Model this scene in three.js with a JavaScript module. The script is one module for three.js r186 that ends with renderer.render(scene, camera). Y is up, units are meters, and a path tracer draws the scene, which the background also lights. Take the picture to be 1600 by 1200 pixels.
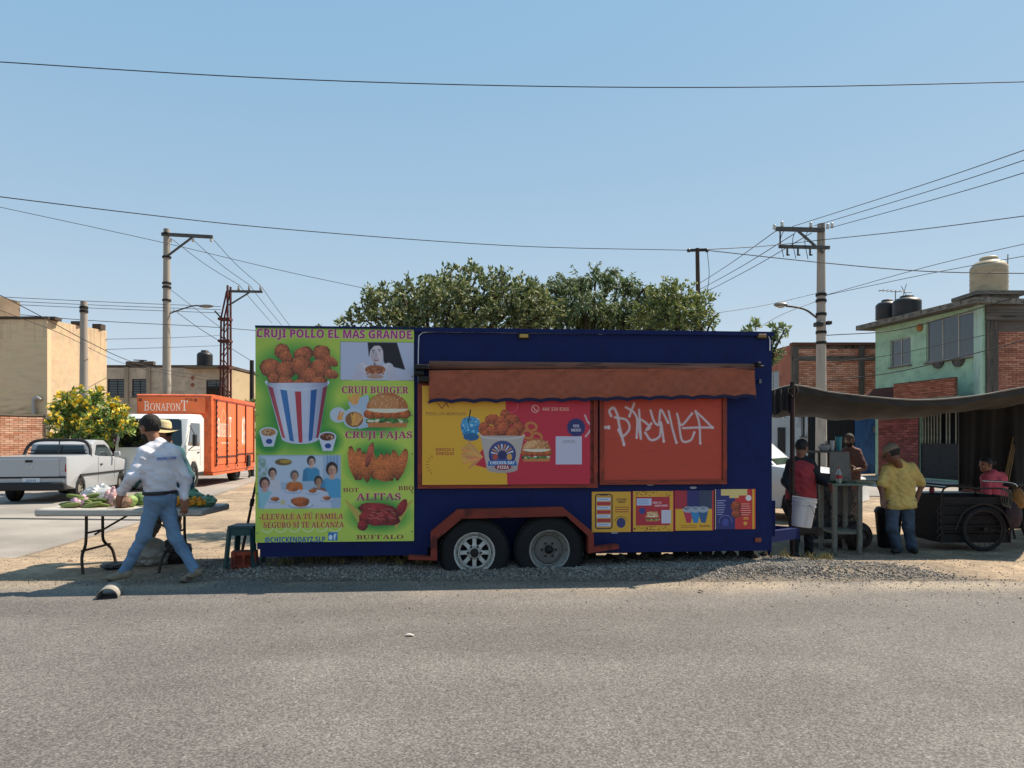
import * as THREE from 'three';
import { mergeGeometries, toCreasedNormals } from 'three/addons/utils/BufferGeometryUtils.js';
import { RoundedBoxGeometry } from 'three/addons/geometries/RoundedBoxGeometry.js';

// ---------- camera, sky, sun, exposure ----------
const F = 1130, EYE = 1.42, HOR = 688;                   // focal length in photo pixels, eye height, horizon row
const camera = new THREE.PerspectiveCamera(2 * Math.atan(600 / F) * 180 / Math.PI, 4 / 3, 0.05, 1500);
camera.position.set(0, EYE, 0);
camera.lookAt(0, EYE, -10);
camera.setViewOffset(1600, 1200, 0, -(HOR - 600), 1600, 1200);
const scene = new THREE.Scene();
const EXPOSURE = 1.6;
const SUN = new THREE.Vector3(1.59, 2.4, -0.83).normalize();
{
  const W = 512, H = 256, data = new Float32Array(W * H * 4);
  const hor = [.75, .825, .865], zen = [.165, .395, .65];
  for (let j = 0; j < H; j++) for (let i = 0; i < W; i++) {
    const up = ((j + .5) / H - .5) * Math.PI, az = ((i + .5) / W - .5) * 2 * Math.PI;
    const x = Math.cos(az) * Math.cos(up), y = Math.sin(up), z = Math.sin(az) * Math.cos(up);
    const t = 1 - Math.exp(-Math.max(0, y) / .27), ang = Math.acos(Math.min(1, x * SUN.x + y * SUN.y + z * SUN.z));
    const glow = .30 * Math.exp(-ang / .42), k = (j * W + i) * 4;
    for (let c = 0; c < 3; c++) data[k + c] = (hor[c] + (zen[c] - hor[c]) * t + glow * [1, .97, .9][c]) / EXPOSURE;
    data[k + 3] = 1;
  }
  const t = new THREE.DataTexture(data, W, H, THREE.RGBAFormat, THREE.FloatType);
  t.mapping = THREE.EquirectangularReflectionMapping; t.magFilter = t.minFilter = THREE.LinearFilter; t.needsUpdate = true;
  scene.background = t; scene.environment = t;
}
const sun = new THREE.DirectionalLight(0xfff0dc, 5);
sun.position.copy(SUN).multiplyScalar(80).add(new THREE.Vector3(0, 0, -16)); sun.target.position.set(0, 0, -16);
sun.castShadow = true; sun.shadow.mapSize.set(4096, 4096);
Object.assign(sun.shadow.camera, { left: -40, right: 40, top: 40, bottom: -40, near: 1, far: 200 });
scene.add(sun, sun.target);
const renderer = new THREE.WebGLRenderer({ antialias: true });
renderer.toneMapping = THREE.LinearToneMapping;
renderer.toneMappingExposure = EXPOSURE;
renderer.shadowMap.enabled = true;

// ---------- helpers ----------
function RNG(s) { return () => { s = (s + 0x6d2b79f5) | 0; let t = Math.imul(s ^ (s >>> 15), 1 | s); t = (t + Math.imul(t ^ (t >>> 7), 61 | t)) ^ t; return ((t ^ (t >>> 14)) >>> 0) / 4294967296; }; }
const rnd = RNG(11);
const V = (x, y, z) => new THREE.Vector3(x, y, z);
const P = (px, py, d) => V((px - 800) / F * d, EYE - (py - HOR) / F * d, -d);      // a point seen at a photo pixel, d metres deep
const ss = (a, b, x) => { const t = Math.min(1, Math.max(0, (x - a) / (b - a))); return t * t * (3 - 2 * t); };
const hash2 = (x, y) => { let h = Math.imul(x, 374761393) + Math.imul(y, 668265263) | 0; h = Math.imul(h ^ (h >>> 13), 1274126177); return ((h ^ (h >>> 16)) >>> 0) / 4294967296; };
function vnoise(x, y, per = 0) {
  const ix = Math.floor(x), iy = Math.floor(y), fx = x - ix, fy = y - iy, u = fx * fx * (3 - 2 * fx), v = fy * fy * (3 - 2 * fy);
  const w = per ? (a) => ((a % per) + per) % per : (a) => a;
  const a = hash2(w(ix), w(iy)), b = hash2(w(ix + 1), w(iy)), c = hash2(w(ix), w(iy + 1)), d = hash2(w(ix + 1), w(iy + 1));
  return a + (b - a) * u + (c - a) * v + (a - b - c + d) * u * v;
}
function fbm(x, y, oct = 4, per = 0) { let s = 0, a = .5, n = 0; for (let i = 0; i < oct; i++) { s += a * vnoise(x, y, per); n += a; x *= 2; y *= 2; per *= 2; a *= .5; } return s / n; }

const taken = new Map();
function numbered(name) { const n = taken.get(name) ?? 0; taken.set(name, n + 1); return n ? name + '_' + String(n).padStart(3, '0') : name; }
function tag(o, label, category, group, kind) { if (label) o.userData.label = label; if (category) o.userData.category = category; if (group) o.userData.group = group; if (kind) o.userData.kind = kind; return o; }
function G(name, label, category, pos = [0, 0, 0], ry = 0, group) {
  const o = new THREE.Group(); o.name = numbered(name); scene.add(o); o.position.set(...pos); o.rotation.y = ry; return tag(o, label, category, group);
}
function M(name, geo, mat, parent, pos, rot) {
  const m = new THREE.Mesh(geo, mat); m.castShadow = m.receiveShadow = true;
  m.name = parent ? name : numbered(name); (parent ?? scene).add(m);
  if (pos) m.position.set(...pos); if (rot) m.rotation.set(...rot); return m;
}
const struct = (m) => { m.userData.kind = 'structure'; return m; };
const box = (w, h, d, x = 0, y = 0, z = 0) => { const g = new THREE.BoxGeometry(w, h, d); g.translate(x, y, z); return g; };
const rbox = (w, h, d, r, x = 0, y = 0, z = 0, s = 2) => { const g = new RoundedBoxGeometry(w, h, d, s, r); g.translate(x, y, z); return g; };
const cyl = (r1, r2, h, n = 16, x = 0, y = 0, z = 0) => { const g = new THREE.CylinderGeometry(r1, r2, h, n); g.translate(x, y, z); return g; };
function bar(a, b, r, r2 = r, n = 8) {
  a = a.isVector3 ? a : V(...a); b = b.isVector3 ? b : V(...b);
  const g = new THREE.CylinderGeometry(r2, r, a.distanceTo(b), n); g.applyQuaternion(new THREE.Quaternion().setFromUnitVectors(V(0, 1, 0), b.clone().sub(a).normalize())); const m = a.clone().add(b).multiplyScalar(.5); g.translate(m.x, m.y, m.z); return g;
}
function beam(a, b, w, h) { a = a.isVector3 ? a : V(...a); b = b.isVector3 ? b : V(...b); const l = a.distanceTo(b), m = new THREE.Matrix4().lookAt(a, b, V(0, 1, .001)); const g = new THREE.BoxGeometry(w, h, l); const c = a.clone().add(b).multiplyScalar(.5); m.setPosition(c); g.applyMatrix4(m); return g; }
const tube = (pts, r, seg = 24, n = 6, closed = false) => new THREE.TubeGeometry(new THREE.CatmullRomCurve3(pts.map((p) => p.isVector3 ? p : V(...p)), closed), seg, r, n, closed);
const lathe = (pts, n = 24) => new THREE.LatheGeometry(pts.map((p) => new THREE.Vector2(...p)), n);
const merge = (list) => mergeGeometries(list.map((g) => { const q = g.index ? g.toNonIndexed() : g; for (const k of Object.keys(q.attributes)) if (!['position', 'normal', 'uv'].includes(k)) q.deleteAttribute(k); if (!q.attributes.uv) q.setAttribute('uv', new THREE.BufferAttribute(new Float32Array(q.attributes.position.count * 2), 2)); return q; }));
function shape(pts) { const s = new THREE.Shape(); pts.forEach(([x, y], i) => i ? s.lineTo(x, y) : s.moveTo(x, y)); s.closePath(); return s; }
function ext(pts, depth, bevel = 0, holes = []) {
  const s = Array.isArray(pts) ? shape(pts) : pts; for (const h of holes) s.holes.push(new THREE.Path(h.map(([x, y]) => new THREE.Vector2(x, y))));
  return new THREE.ExtrudeGeometry(s, { depth, bevelEnabled: bevel > 0, bevelSize: bevel, bevelThickness: bevel, bevelSegments: 2, curveSegments: 16 });
}
const rect = (x0, y0, x1, y1) => [[x0, y0], [x1, y0], [x1, y1], [x0, y1]];
function sheet(fn, nu, nv) {
  const p = [], uv = [], idx = [];
  for (let j = 0; j <= nv; j++) for (let i = 0; i <= nu; i++) { p.push(...fn(i / nu, j / nv)); uv.push(i / nu, j / nv); }
  for (let j = 0; j < nv; j++) for (let i = 0; i < nu; i++) { const a = j * (nu + 1) + i, b = a + 1, c = a + nu + 1, d = c + 1; idx.push(a, b, d, a, d, c); }
  const g = new THREE.BufferGeometry(); g.setAttribute('position', new THREE.Float32BufferAttribute(p, 3)); g.setAttribute('uv', new THREE.Float32BufferAttribute(uv, 2)); g.setIndex(idx); g.computeVertexNormals(); return g;
}
// a vertical face through (ox, -od) turned by th: photo pixel -> [along, height]
const face = (ox, oy, od, th) => (px, py) => { const k = (px - 800) / F, c = Math.cos(th), s = Math.sin(th), u = (k * od - ox) / (c - k * s); return [u, EYE - (py - HOR) / F * (od + s * u) - oy]; };

// signed-distance bodies, meshed with surface nets
function nets(sdf, lo, hi, cell) {
  const n = [0, 1, 2].map((k) => Math.ceil((hi[k] - lo[k]) / cell) + 1), [nx, ny, nz] = n, val = new Float32Array(nx * ny * nz);
  const S = 4; for (let K = 0; K < nz; K += S) for (let J = 0; J < ny; J += S) for (let I = 0; I < nx; I += S) {      // blocks far from the surface take one value
    const c = sdf(lo[0] + (I + 1.5) * cell, lo[1] + (J + 1.5) * cell, lo[2] + (K + 1.5) * cell), far = Math.abs(c) > cell * 6.5;
    for (let k = K; k < Math.min(nz, K + S); k++) for (let j = J; j < Math.min(ny, J + S); j++) for (let i = I; i < Math.min(nx, I + S); i++) val[i + j * nx + k * nx * ny] = far ? c : sdf(lo[0] + i * cell, lo[1] + j * cell, lo[2] + k * cell);
  }
  const id = new Int32Array(nx * ny * nz).fill(-1), pos = [], idx = [], st = [1, nx, nx * ny];
  for (let k = 0; k < nz - 1; k++) for (let j = 0; j < ny - 1; j++) for (let i = 0; i < nx - 1; i++) {
    const b = i + j * nx + k * nx * ny; let m = 0, cx = 0, cy = 0, cz = 0, e = 0;
    for (let c = 0; c < 8; c++) if (val[b + (c & 1) + ((c >> 1) & 1) * nx + ((c >> 2) & 1) * nx * ny] < 0) m |= 1 << c;
    if (m === 0 || m === 255) continue;
    for (let c = 0; c < 8; c++) for (let ax = 0; ax < 3; ax++) {
      if (c & (1 << ax)) continue; const c2 = c | (1 << ax); if (((m >> c) & 1) === ((m >> c2) & 1)) continue;
      const o = (c) => b + (c & 1) + ((c >> 1) & 1) * nx + ((c >> 2) & 1) * nx * ny, va = val[o(c)], vb = val[o(c2)], t = va / (va - vb);
      cx += (c & 1) + (ax === 0 ? t : 0); cy += ((c >> 1) & 1) + (ax === 1 ? t : 0); cz += ((c >> 2) & 1) + (ax === 2 ? t : 0); e++;
    }
    id[b] = pos.length / 3; pos.push(lo[0] + (i + cx / e) * cell, lo[1] + (j + cy / e) * cell, lo[2] + (k + cz / e) * cell);
  }
  for (let k = 1; k < nz - 1; k++) for (let j = 1; j < ny - 1; j++) for (let i = 1; i < nx - 1; i++) {
    const b = i + j * nx + k * nx * ny;
    for (let ax = 0; ax < 3; ax++) {
      const a = val[b] < 0, c = val[b + st[ax]] < 0; if (a === c) continue;
      const u = st[(ax + 1) % 3], v = st[(ax + 2) % 3], A = id[b], B = id[b - u], C = id[b - u - v], D = id[b - v];
      if (A < 0 || B < 0 || C < 0 || D < 0) continue;
      if (a) idx.push(A, B, C, A, C, D); else idx.push(A, C, B, A, D, C);
    }
  }
  const g = new THREE.BufferGeometry(); g.setAttribute('position', new THREE.Float32BufferAttribute(pos, 3)); g.setIndex(idx); g.computeVertexNormals();
  const uv = []; for (let i = 0; i < pos.length; i += 3) uv.push((pos[i] + pos[i + 2] * .8) * .8, pos[i + 1] * .8); g.setAttribute('uv', new THREE.Float32BufferAttribute(uv, 2)); return g;
}
function cone(a, b, ra, rb) {
  const bx = b.x - a.x, by = b.y - a.y, bz = b.z - a.z, L = bx * bx + by * by + bz * bz + 1e-9;
  return (x, y, z) => { const px = x - a.x, py = y - a.y, pz = z - a.z, t = Math.min(1, Math.max(0, (px * bx + py * by + pz * bz) / L)); return Math.hypot(px - bx * t, py - by * t, pz - bz * t) - (ra + (rb - ra) * t); };
}
const smin = (a, b, k) => { const h = Math.max(k - Math.abs(a - b), 0) / k; return Math.min(a, b) - h * h * k * .25; };
const join = (list, k = .03) => (x, y, z) => { let d = 9; for (const f of list) d = smin(d, f(x, y, z), k); return d; };

// ---------- textures and materials ----------
function pix(size, fn, srgb = true, rep) {
  const data = new Uint8Array(size * size * 4);
  for (let j = 0, k = 0; j < size; j++) for (let i = 0; i < size; i++, k += 4) { const c = fn(i / size, j / size, i, j); data[k] = c[0]; data[k + 1] = c[1]; data[k + 2] = c[2]; data[k + 3] = 255; }
  const t = new THREE.DataTexture(data, size, size); t.wrapS = t.wrapT = THREE.RepeatWrapping; t.magFilter = THREE.LinearFilter; t.minFilter = THREE.LinearMipmapLinearFilter; if (srgb) t.colorSpace = THREE.SRGBColorSpace; if (rep) t.repeat.set(...rep); t.needsUpdate = true; return t;
}
function canvas(w, h, draw) { const c = document.createElement('canvas'); c.width = w; c.height = h; draw(c.getContext('2d'), w, h); const t = new THREE.CanvasTexture(c); t.colorSpace = THREE.SRGBColorSpace; t.magFilter = THREE.LinearFilter; return t; }
const cl = (v) => Math.max(0, Math.min(255, v));
const std = (color, roughness = .8, o = {}) => new THREE.MeshStandardMaterial({ color, roughness, ...o });
// plain colour with grain and dirt: texture is a grey factor around white, tinted by the material colour
const grimeTex = (per, amp, spot, seed) => pix(256, (u, v) => { const n = fbm(u * per + seed * 8, v * per, 5, per), s = fbm(u * per * 2 + seed, v * per * 2 + 7, 4, per * 2); const q = cl(255 * (1 - amp * (1 - n) - spot * ss(.56, .72, s))); return [q, cl(q * .99), cl(q * .97)]; });
const GR = [grimeTex(4, .25, .12, 1), grimeTex(6, .4, .3, 2), grimeTex(8, .18, .06, 3), grimeTex(3, .5, .35, 4)];
const scuffTex = (() => { const c = document.createElement('canvas'); c.width = c.height = 1024; const x = c.getContext('2d'), r = RNG(91); x.fillStyle = '#e4e4e4'; x.fillRect(0, 0, 1024, 1024);
  for (let i = 0; i < 900; i++) { x.fillStyle = `rgba(${r() < .5 ? '255,250,240' : '120,115,110'},${.03 + r() * .06})`; x.beginPath(); x.ellipse(r() * 1024, r() * 1024, 4 + r() * 60, 2 + r() * 18, r() * 3, 0, 7); x.fill(); }
  for (let i = 0; i < 260; i++) { x.strokeStyle = `rgba(255,255,255,${.05 + r() * .22})`; x.lineWidth = .6 + r() * 1.4; const a = r() * 1024, b = r() * 1024, l = 10 + r() * 90, t = (r() - .5) * .9; x.beginPath(); x.moveTo(a, b); x.lineTo(a + Math.cos(t) * l, b + Math.sin(t) * l); x.stroke(); }
  for (let i = 0; i < 500; i++) { x.fillStyle = `rgba(60,55,50,${.1 + r() * .3})`; x.fillRect(r() * 1024, r() * 1024, 1 + r() * 3, 1 + r() * 3); }
  for (let i = 0; i < 70; i++) { x.fillStyle = `rgba(90,80,70,${.03 + r() * .07})`; x.fillRect(r() * 1024, r() * 1024, 2 + r() * 7, 60 + r() * 260); }
  const t = new THREE.CanvasTexture(c); t.colorSpace = THREE.SRGBColorSpace; t.wrapS = t.wrapT = THREE.RepeatWrapping; t.magFilter = THREE.LinearFilter; return t; })();
const worn = (color, roughness, k = 0, rep = 1, o = {}) => { const map = GR[k].clone(); map.repeat.set(rep, rep); map.needsUpdate = true; return std(color, roughness, { map, ...o }); };
const glass = (c = 0x10161a) => new THREE.MeshPhysicalMaterial({ color: c, roughness: .06, metalness: 0, clearcoat: 1, clearcoatRoughness: .03 });
const pane = () => new THREE.MeshPhysicalMaterial({ color: 0xdfe8e6, roughness: .04, transmission: 1, thickness: 0, ior: 1.5 });
const blackRubber = worn(0x17171a, .85, 1, 2), steel = worn(0x8c8f92, .45, 1, 1, { metalness: .7 }), darkSteel = worn(0x2a2725, .6, 1, 2, { metalness: .4 }), chrome = std(0xc9ccce, .2, { metalness: 1 });
const concreteMat = worn(0x8d857b, .9, 1, 1), brickTint = [0x8f4b34, 0x9c5840, 0x7f4130, 0xa4634a];
// bricks laid in courses on a recessed mortar bed; width w, height h, facing +z
function brickwork(w, h, bw, bh, gap, t, cols, seed) {
  const r = RNG(seed), list = [], col = [], C = new THREE.Color();
  for (let y = 0, row = 0; y + bh <= h + .001; y += bh + gap, row++) for (let x = row % 2 ? -bw / 2 : 0; x < w; x += bw + gap) {
    const x0 = Math.max(0, x), x1 = Math.min(w, x + bw); if (x1 - x0 < .03) continue;
    const p = t + (r() - .5) * .006, g = new THREE.BoxGeometry(x1 - x0, bh, p).toNonIndexed(); g.translate((x0 + x1) / 2, y + bh / 2, p / 2); list.push(g);
    C.setHex(cols[Math.floor(r() * cols.length)]).multiplyScalar(.82 + r() * .36); for (let i = 0; i < 36; i++) col.push(C.r, C.g, C.b);
  }
  const g = mergeGeometries(list); g.setAttribute('color', new THREE.Float32BufferAttribute(col, 3)); return g;
}
const brickMat = std(0xffffff, .92, { vertexColors: true });

// ---------- ground, roads ----------
const gy = (x, d) => {
  const base = -.13 * ss(8.2, 9.8, d), mound = .085 * ss(7.3, 7.6, d) * (1 - ss(8.2, 9.4, d)) * ss(-4.2, -2.4, x) * (1 - ss(3, 4.6, x));
  const heap = .02 * Math.exp(-(((x - 3.1) / 1.1) ** 2) - (((d - 7.75) / .4) ** 2));
  return base + mound + heap + (d > 7.3 ? (fbm(x * 1.3 + 50, d * 1.3, 3) - .5) * .05 * ss(7.3, 7.9, d) * (1 - ss(15, 18, d)) : 0);
};
const dirtTex = pix(1024, (u, v, i, j) => {
  const a = fbm(u * 6, v * 6, 5, 6), b = fbm(u * 40 + 3, v * 40, 3, 40), g = hash2(i, j), s = vnoise(u * 150, v * 150, 150);
  let q = .74 + .34 * (a - .5) + .22 * (b - .5) + .12 * (g - .5); if (s > .86) q *= .72; else if (s < .1) q *= 1.14;
  return [cl(182 * q * 1.12), cl(162 * q * 1.1), cl(138 * q * 1.06)];
});
{
  const xs = [], ds = [];
  for (let x = -420; x < -16; x += x < -60 ? 60 : 4) xs.push(x); for (let x = -16; x < 16; x += .2) xs.push(x); for (let x = 16; x <= 420; x += x > 60 ? 60 : 4) xs.push(x);
  for (let d = -60; d < 6; d += 6) ds.push(d); for (let d = 6; d < 14; d += .12) ds.push(d); for (let d = 14; d < 40; d += 1) ds.push(d); for (let d = 40; d <= 640; d += 60) ds.push(d);
  const nu = xs.length - 1, nv = ds.length - 1, g = sheet((u, v) => { const x = xs[Math.round(u * nu)], d = ds[Math.round(v * nv)]; return [x, (d < 7.28 ? -.012 : gy(x, d)), -d]; }, nu, nv);
  const p = g.attributes.position, uv = g.attributes.uv; for (let i = 0; i < p.count; i++) uv.setXY(i, p.getX(i) / 3.2, p.getZ(i) / 3.2);
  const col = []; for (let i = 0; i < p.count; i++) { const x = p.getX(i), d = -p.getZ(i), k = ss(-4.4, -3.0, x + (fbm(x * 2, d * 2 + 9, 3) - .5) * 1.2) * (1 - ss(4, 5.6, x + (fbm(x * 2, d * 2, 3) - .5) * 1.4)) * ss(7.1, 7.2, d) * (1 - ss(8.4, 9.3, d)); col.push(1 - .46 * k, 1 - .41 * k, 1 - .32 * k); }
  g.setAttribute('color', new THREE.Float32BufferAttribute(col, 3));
  struct(M('ground', g, std(0xffffff, .96, { map: dirtTex, bumpMap: dirtTex, bumpScale: .012, vertexColors: true })));
}
const asphaltTex = pix(2048, (u, v, i, j) => {
  const a = fbm(u * 8, v * 8, 4, 8), b = vnoise(u * 430, v * 430, 430), c = vnoise(u * 260 + 9, v * 260, 260), g = hash2(i, j);
  let q = .80 + .10 * (a - .5) + .46 * (b - .5) + .2 * (g - .5); if (c > .86) q *= .84; if (b > .93) q *= 1.14;
  return [cl(125 * q), cl(120 * q), cl(115 * q)];
});
{
  const nu = 1100, nv = 60, g = sheet((u, v) => { const x = -84 + u * 168, edge = 7.36 + (fbm(x * 1.7, 3, 4) - .5) * .28 + (fbm(x * 7, 8, 3) - .5) * .14, d = -14 + (edge + 14) * v; return [x, .004 + .012 * ss(-10, -2, -d) - (v > .995 ? .012 : 0), -d]; }, nu, nv);
  const p = g.attributes.position, uv = g.attributes.uv, col = [];
  for (let i = 0; i < p.count; i++) {
    const x = p.getX(i), z = p.getZ(i); uv.setXY(i, x / 3.3, z / 3.3);
    const k = .58 + .56 * fbm(x * .22 + 4, z * 2.2, 4) + .26 * fbm(x * .1, z * 5.5 + 3, 3) + .14 * (fbm(x * 1.6, z * 1.6 + 30, 3) - .5), sand = ss(6.3, 7.25, -z) * .75 * ss(.3, .7, fbm(x * 1.2, z * 4 + 8, 4));
    col.push(k * (1 + sand * 1.5), k * (1 + sand * 1.2), k * (1 + sand * .7));
  }
  g.setAttribute('color', new THREE.Float32BufferAttribute(col, 3));
  struct(M('road', g, std(0xffffff, .93, { map: asphaltTex, bumpMap: asphaltTex, bumpScale: .006, vertexColors: true })));
}
const concTex = pix(512, (u, v, i, j) => { const a = fbm(u * 5, v * 5, 5, 5), g = hash2(i, j); const q = .8 + .3 * (a - .5) + .1 * (g - .5); return [cl(178 * q), cl(170 * q), cl(160 * q)]; });
const concRoad = std(0xffffff, .93, { map: concTex, bumpMap: concTex, bumpScale: .006 });
function slab(name, pts, top, thick) {                       // flat slab over a polygon of (x, depth)
  const g = ext(pts.map(([x, d]) => [x, d]), thick); g.rotateX(-Math.PI / 2); g.translate(0, top - thick, 0);
  const p = g.attributes.position, uv = g.attributes.uv; for (let i = 0; i < p.count; i++) uv.setXY(i, p.getX(i) / 5, p.getZ(i) / 5);
  return struct(M(name, g, concRoad));
}
slab('side_street', [[-24, 9.2], [-6.42, 9.2], [-6.62, 10.8], [-6.95, 13.66], [-12.6, 14.2], [-24, 14.1]].map(([x, d]) => [x, d]), -.1, .1);
slab('side_street_far', [[-24, 14.13], [-12.6, 14.23], [-6.95, 13.69], [-8.2, 20], [-9.6, 27], [-16, 62], [-24, 62], [-17, 36], [-15.3, 25.5], [-14.6, 22], [-24, 18]], -.075, .12);
slab('cross_street', [[9.2, 19.9], [34, 17.4], [34, 25.6], [16.6, 25.6], [15.9, 32], [13.0, 34], [12, 62], [3, 62], [5.5, 36]], -.11, .1);
// ---------- food trailer ----------
const redRust = worn(0x963a2a, .8, 1, 1), navy = new THREE.MeshPhysicalMaterial({ color: 0x12225a, map: scuffTex, roughness: .6, specularIntensity: .4 }), navyDark = navy;
// drawing helpers for the printed panels
function txt(c, t, x, y, w, h, font, fill, stroke, lw = 1) {          // fits a word into a box with its left bottom at x, y
  c.save(); c.font = font.replace('#', '40px'); const m = c.measureText(t); c.translate(x, y); c.scale(w / m.width, h / 29); c.textBaseline = 'alphabetic';
  if (stroke) { c.strokeStyle = stroke; c.lineWidth = lw * 6; c.lineJoin = 'round'; c.strokeText(t, 0, 0); } c.fillStyle = fill; c.fillText(t, 0, 0); c.restore();
}
const ell = (c, x, y, rx, ry, fill, rot = 0) => { c.fillStyle = fill; c.beginPath(); c.ellipse(x, y, rx, ry, rot, 0, 7); c.fill(); };
const poly = (c, pts, fill) => { c.fillStyle = fill; c.beginPath(); pts.forEach(([x, y], i) => i ? c.lineTo(x, y) : c.moveTo(x, y)); c.closePath(); c.fill(); };
const line = (c, pts, col, w) => { c.strokeStyle = col; c.lineWidth = w; c.lineCap = c.lineJoin = 'round'; c.beginPath(); pts.forEach(([x, y], i) => i ? c.lineTo(x, y) : c.moveTo(x, y)); c.stroke(); };
function fried(c, x, y, rx, ry, r, base = [176, 100, 52], n = 90, rot = 0) {     // a crusted piece of chicken as printed in a food photo
  c.save(); c.translate(x, y); c.rotate(rot); const tone = (k, a = 1) => `rgba(${base.map((v) => Math.min(255, v * k) | 0)},${a})`, m = Math.min(rx, ry);
  const g = c.createRadialGradient(-rx * .25, -ry * .35, m * .1, 0, 0, Math.max(rx, ry) * 1.05); g.addColorStop(0, tone(1.22)); g.addColorStop(.6, tone(.95)); g.addColorStop(1, tone(.42));
  c.fillStyle = g; c.beginPath(); for (let i = 0; i <= 26; i++) { const a = i / 26 * 6.283, q = .94 + .13 * r(); c.lineTo(Math.cos(a) * rx * q, Math.sin(a) * ry * q); } c.fill();
  for (let i = 0; i < n * 3; i++) { const a = r() * 6.283, q = Math.sqrt(r()) * .97, ex = Math.cos(a) * q * rx, ey = Math.sin(a) * q * ry, up = -(ey / ry) * .25 - (ex / rx) * .12, w = r(), k = w < .3 ? .6 + up : w < .75 ? 1 + up : 1.35 + up; ell(c, ex, ey, .35 + r() * .9, .3 + r() * .6, tone(k, .55), r() * 3); }
  c.restore();
}
function fries(c, x, y, n, len, spread, r, ang = -1.57) { for (let i = 0; i < n; i++) { const a = ang + (r() - .5) * spread, x0 = x + (r() - .5) * len * .5, y0 = y + (r() - .5) * 3, l = len * (.6 + r() * .5); line(c, [[x0, y0], [x0 + Math.cos(a) * l, y0 + Math.sin(a) * l]], `rgb(${200 + r() * 40 | 0},${140 + r() * 40 | 0},${70 + r() * 30 | 0})`, 2.1); } }
function burger(c, x, y, w, r) {
  poly(c, [[x - w * .5, y + w * .3], [x + w * .5, y + w * .3], [x + w * .45, y + w * .44], [x - w * .45, y + w * .44]], '#c07a44');
  for (let i = 0; i < 40; i++) ell(c, x + (r() - .5) * w, y + w * .27 + r() * w * .05, w * .06, w * .03, ['#3f6f33', '#5b8c42', '#d9d3b8', '#2d5028'][i % 4]);
  for (let i = -2; i < 3; i++) fried(c, x + i * w * .2, y + w * .12, w * .16, w * .12, r, [178, 92, 44], 40);
  ell(c, x, y, w * .5, w * .1, '#dfd6c0'); c.save(); c.beginPath(); c.rect(x - w, y - w, w * 2, w); c.clip(); ell(c, x, y, w * .5, w * .38, '#b06a3a'); ell(c, x - w * .08, y - w * .1, w * .36, w * .22, '#c2824e');
  for (let i = 0; i < 46; i++) ell(c, x + (r() - .5) * w * .8, y - r() * w * .32, .8, .5, '#e6cfa6', r() * 3); c.restore();
}
const headOf = (c, x, y, s, hair, skin, shirt) => { s *= 1.3; poly(c, [[x - s * .4, y + s * 1.5], [x - s * .35, y + s * .5], [x + s * .4, y + s * .5], [x + s * .45, y + s * 1.5]], skin); poly(c, [[x - s * 2, y + s * 4.4], [x - s * 1.75, y + s * 1.9], [x - s * .9, y + s * 1.3], [x, y + s * 1.6], [x + s * .9, y + s * 1.3], [x + s * 1.75, y + s * 1.9], [x + s * 2, y + s * 4.4]], shirt); poly(c, [[x - s * 2, y + s * 4.4], [x - s * 1.75, y + s * 1.9], [x - s * 1.1, y + s * 1.6], [x - s * .8, y + s * 4.4]], 'rgba(40,50,80,.18)'); ell(c, x, y - s * .12, s * .92, s * 1.1, hair); ell(c, x + s * .08, y + s * .16, s * .66, s * .88, skin); ell(c, x - s * .2, y + s * .2, s * .3, s * .6, 'rgba(110,70,55,.28)'); ell(c, x + s * .1, y + s * .6, s * .26, s * .07, '#a8605a'); ell(c, x - s * .16, y + s * .02, s * .12, s * .05, '#4a3630'); ell(c, x + s * .34, y + s * .02, s * .12, s * .05, '#4a3630'); ell(c, x + s * .1, y + s * .28, s * .08, s * .16, 'rgba(120,75,60,.35)'); };
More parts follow.
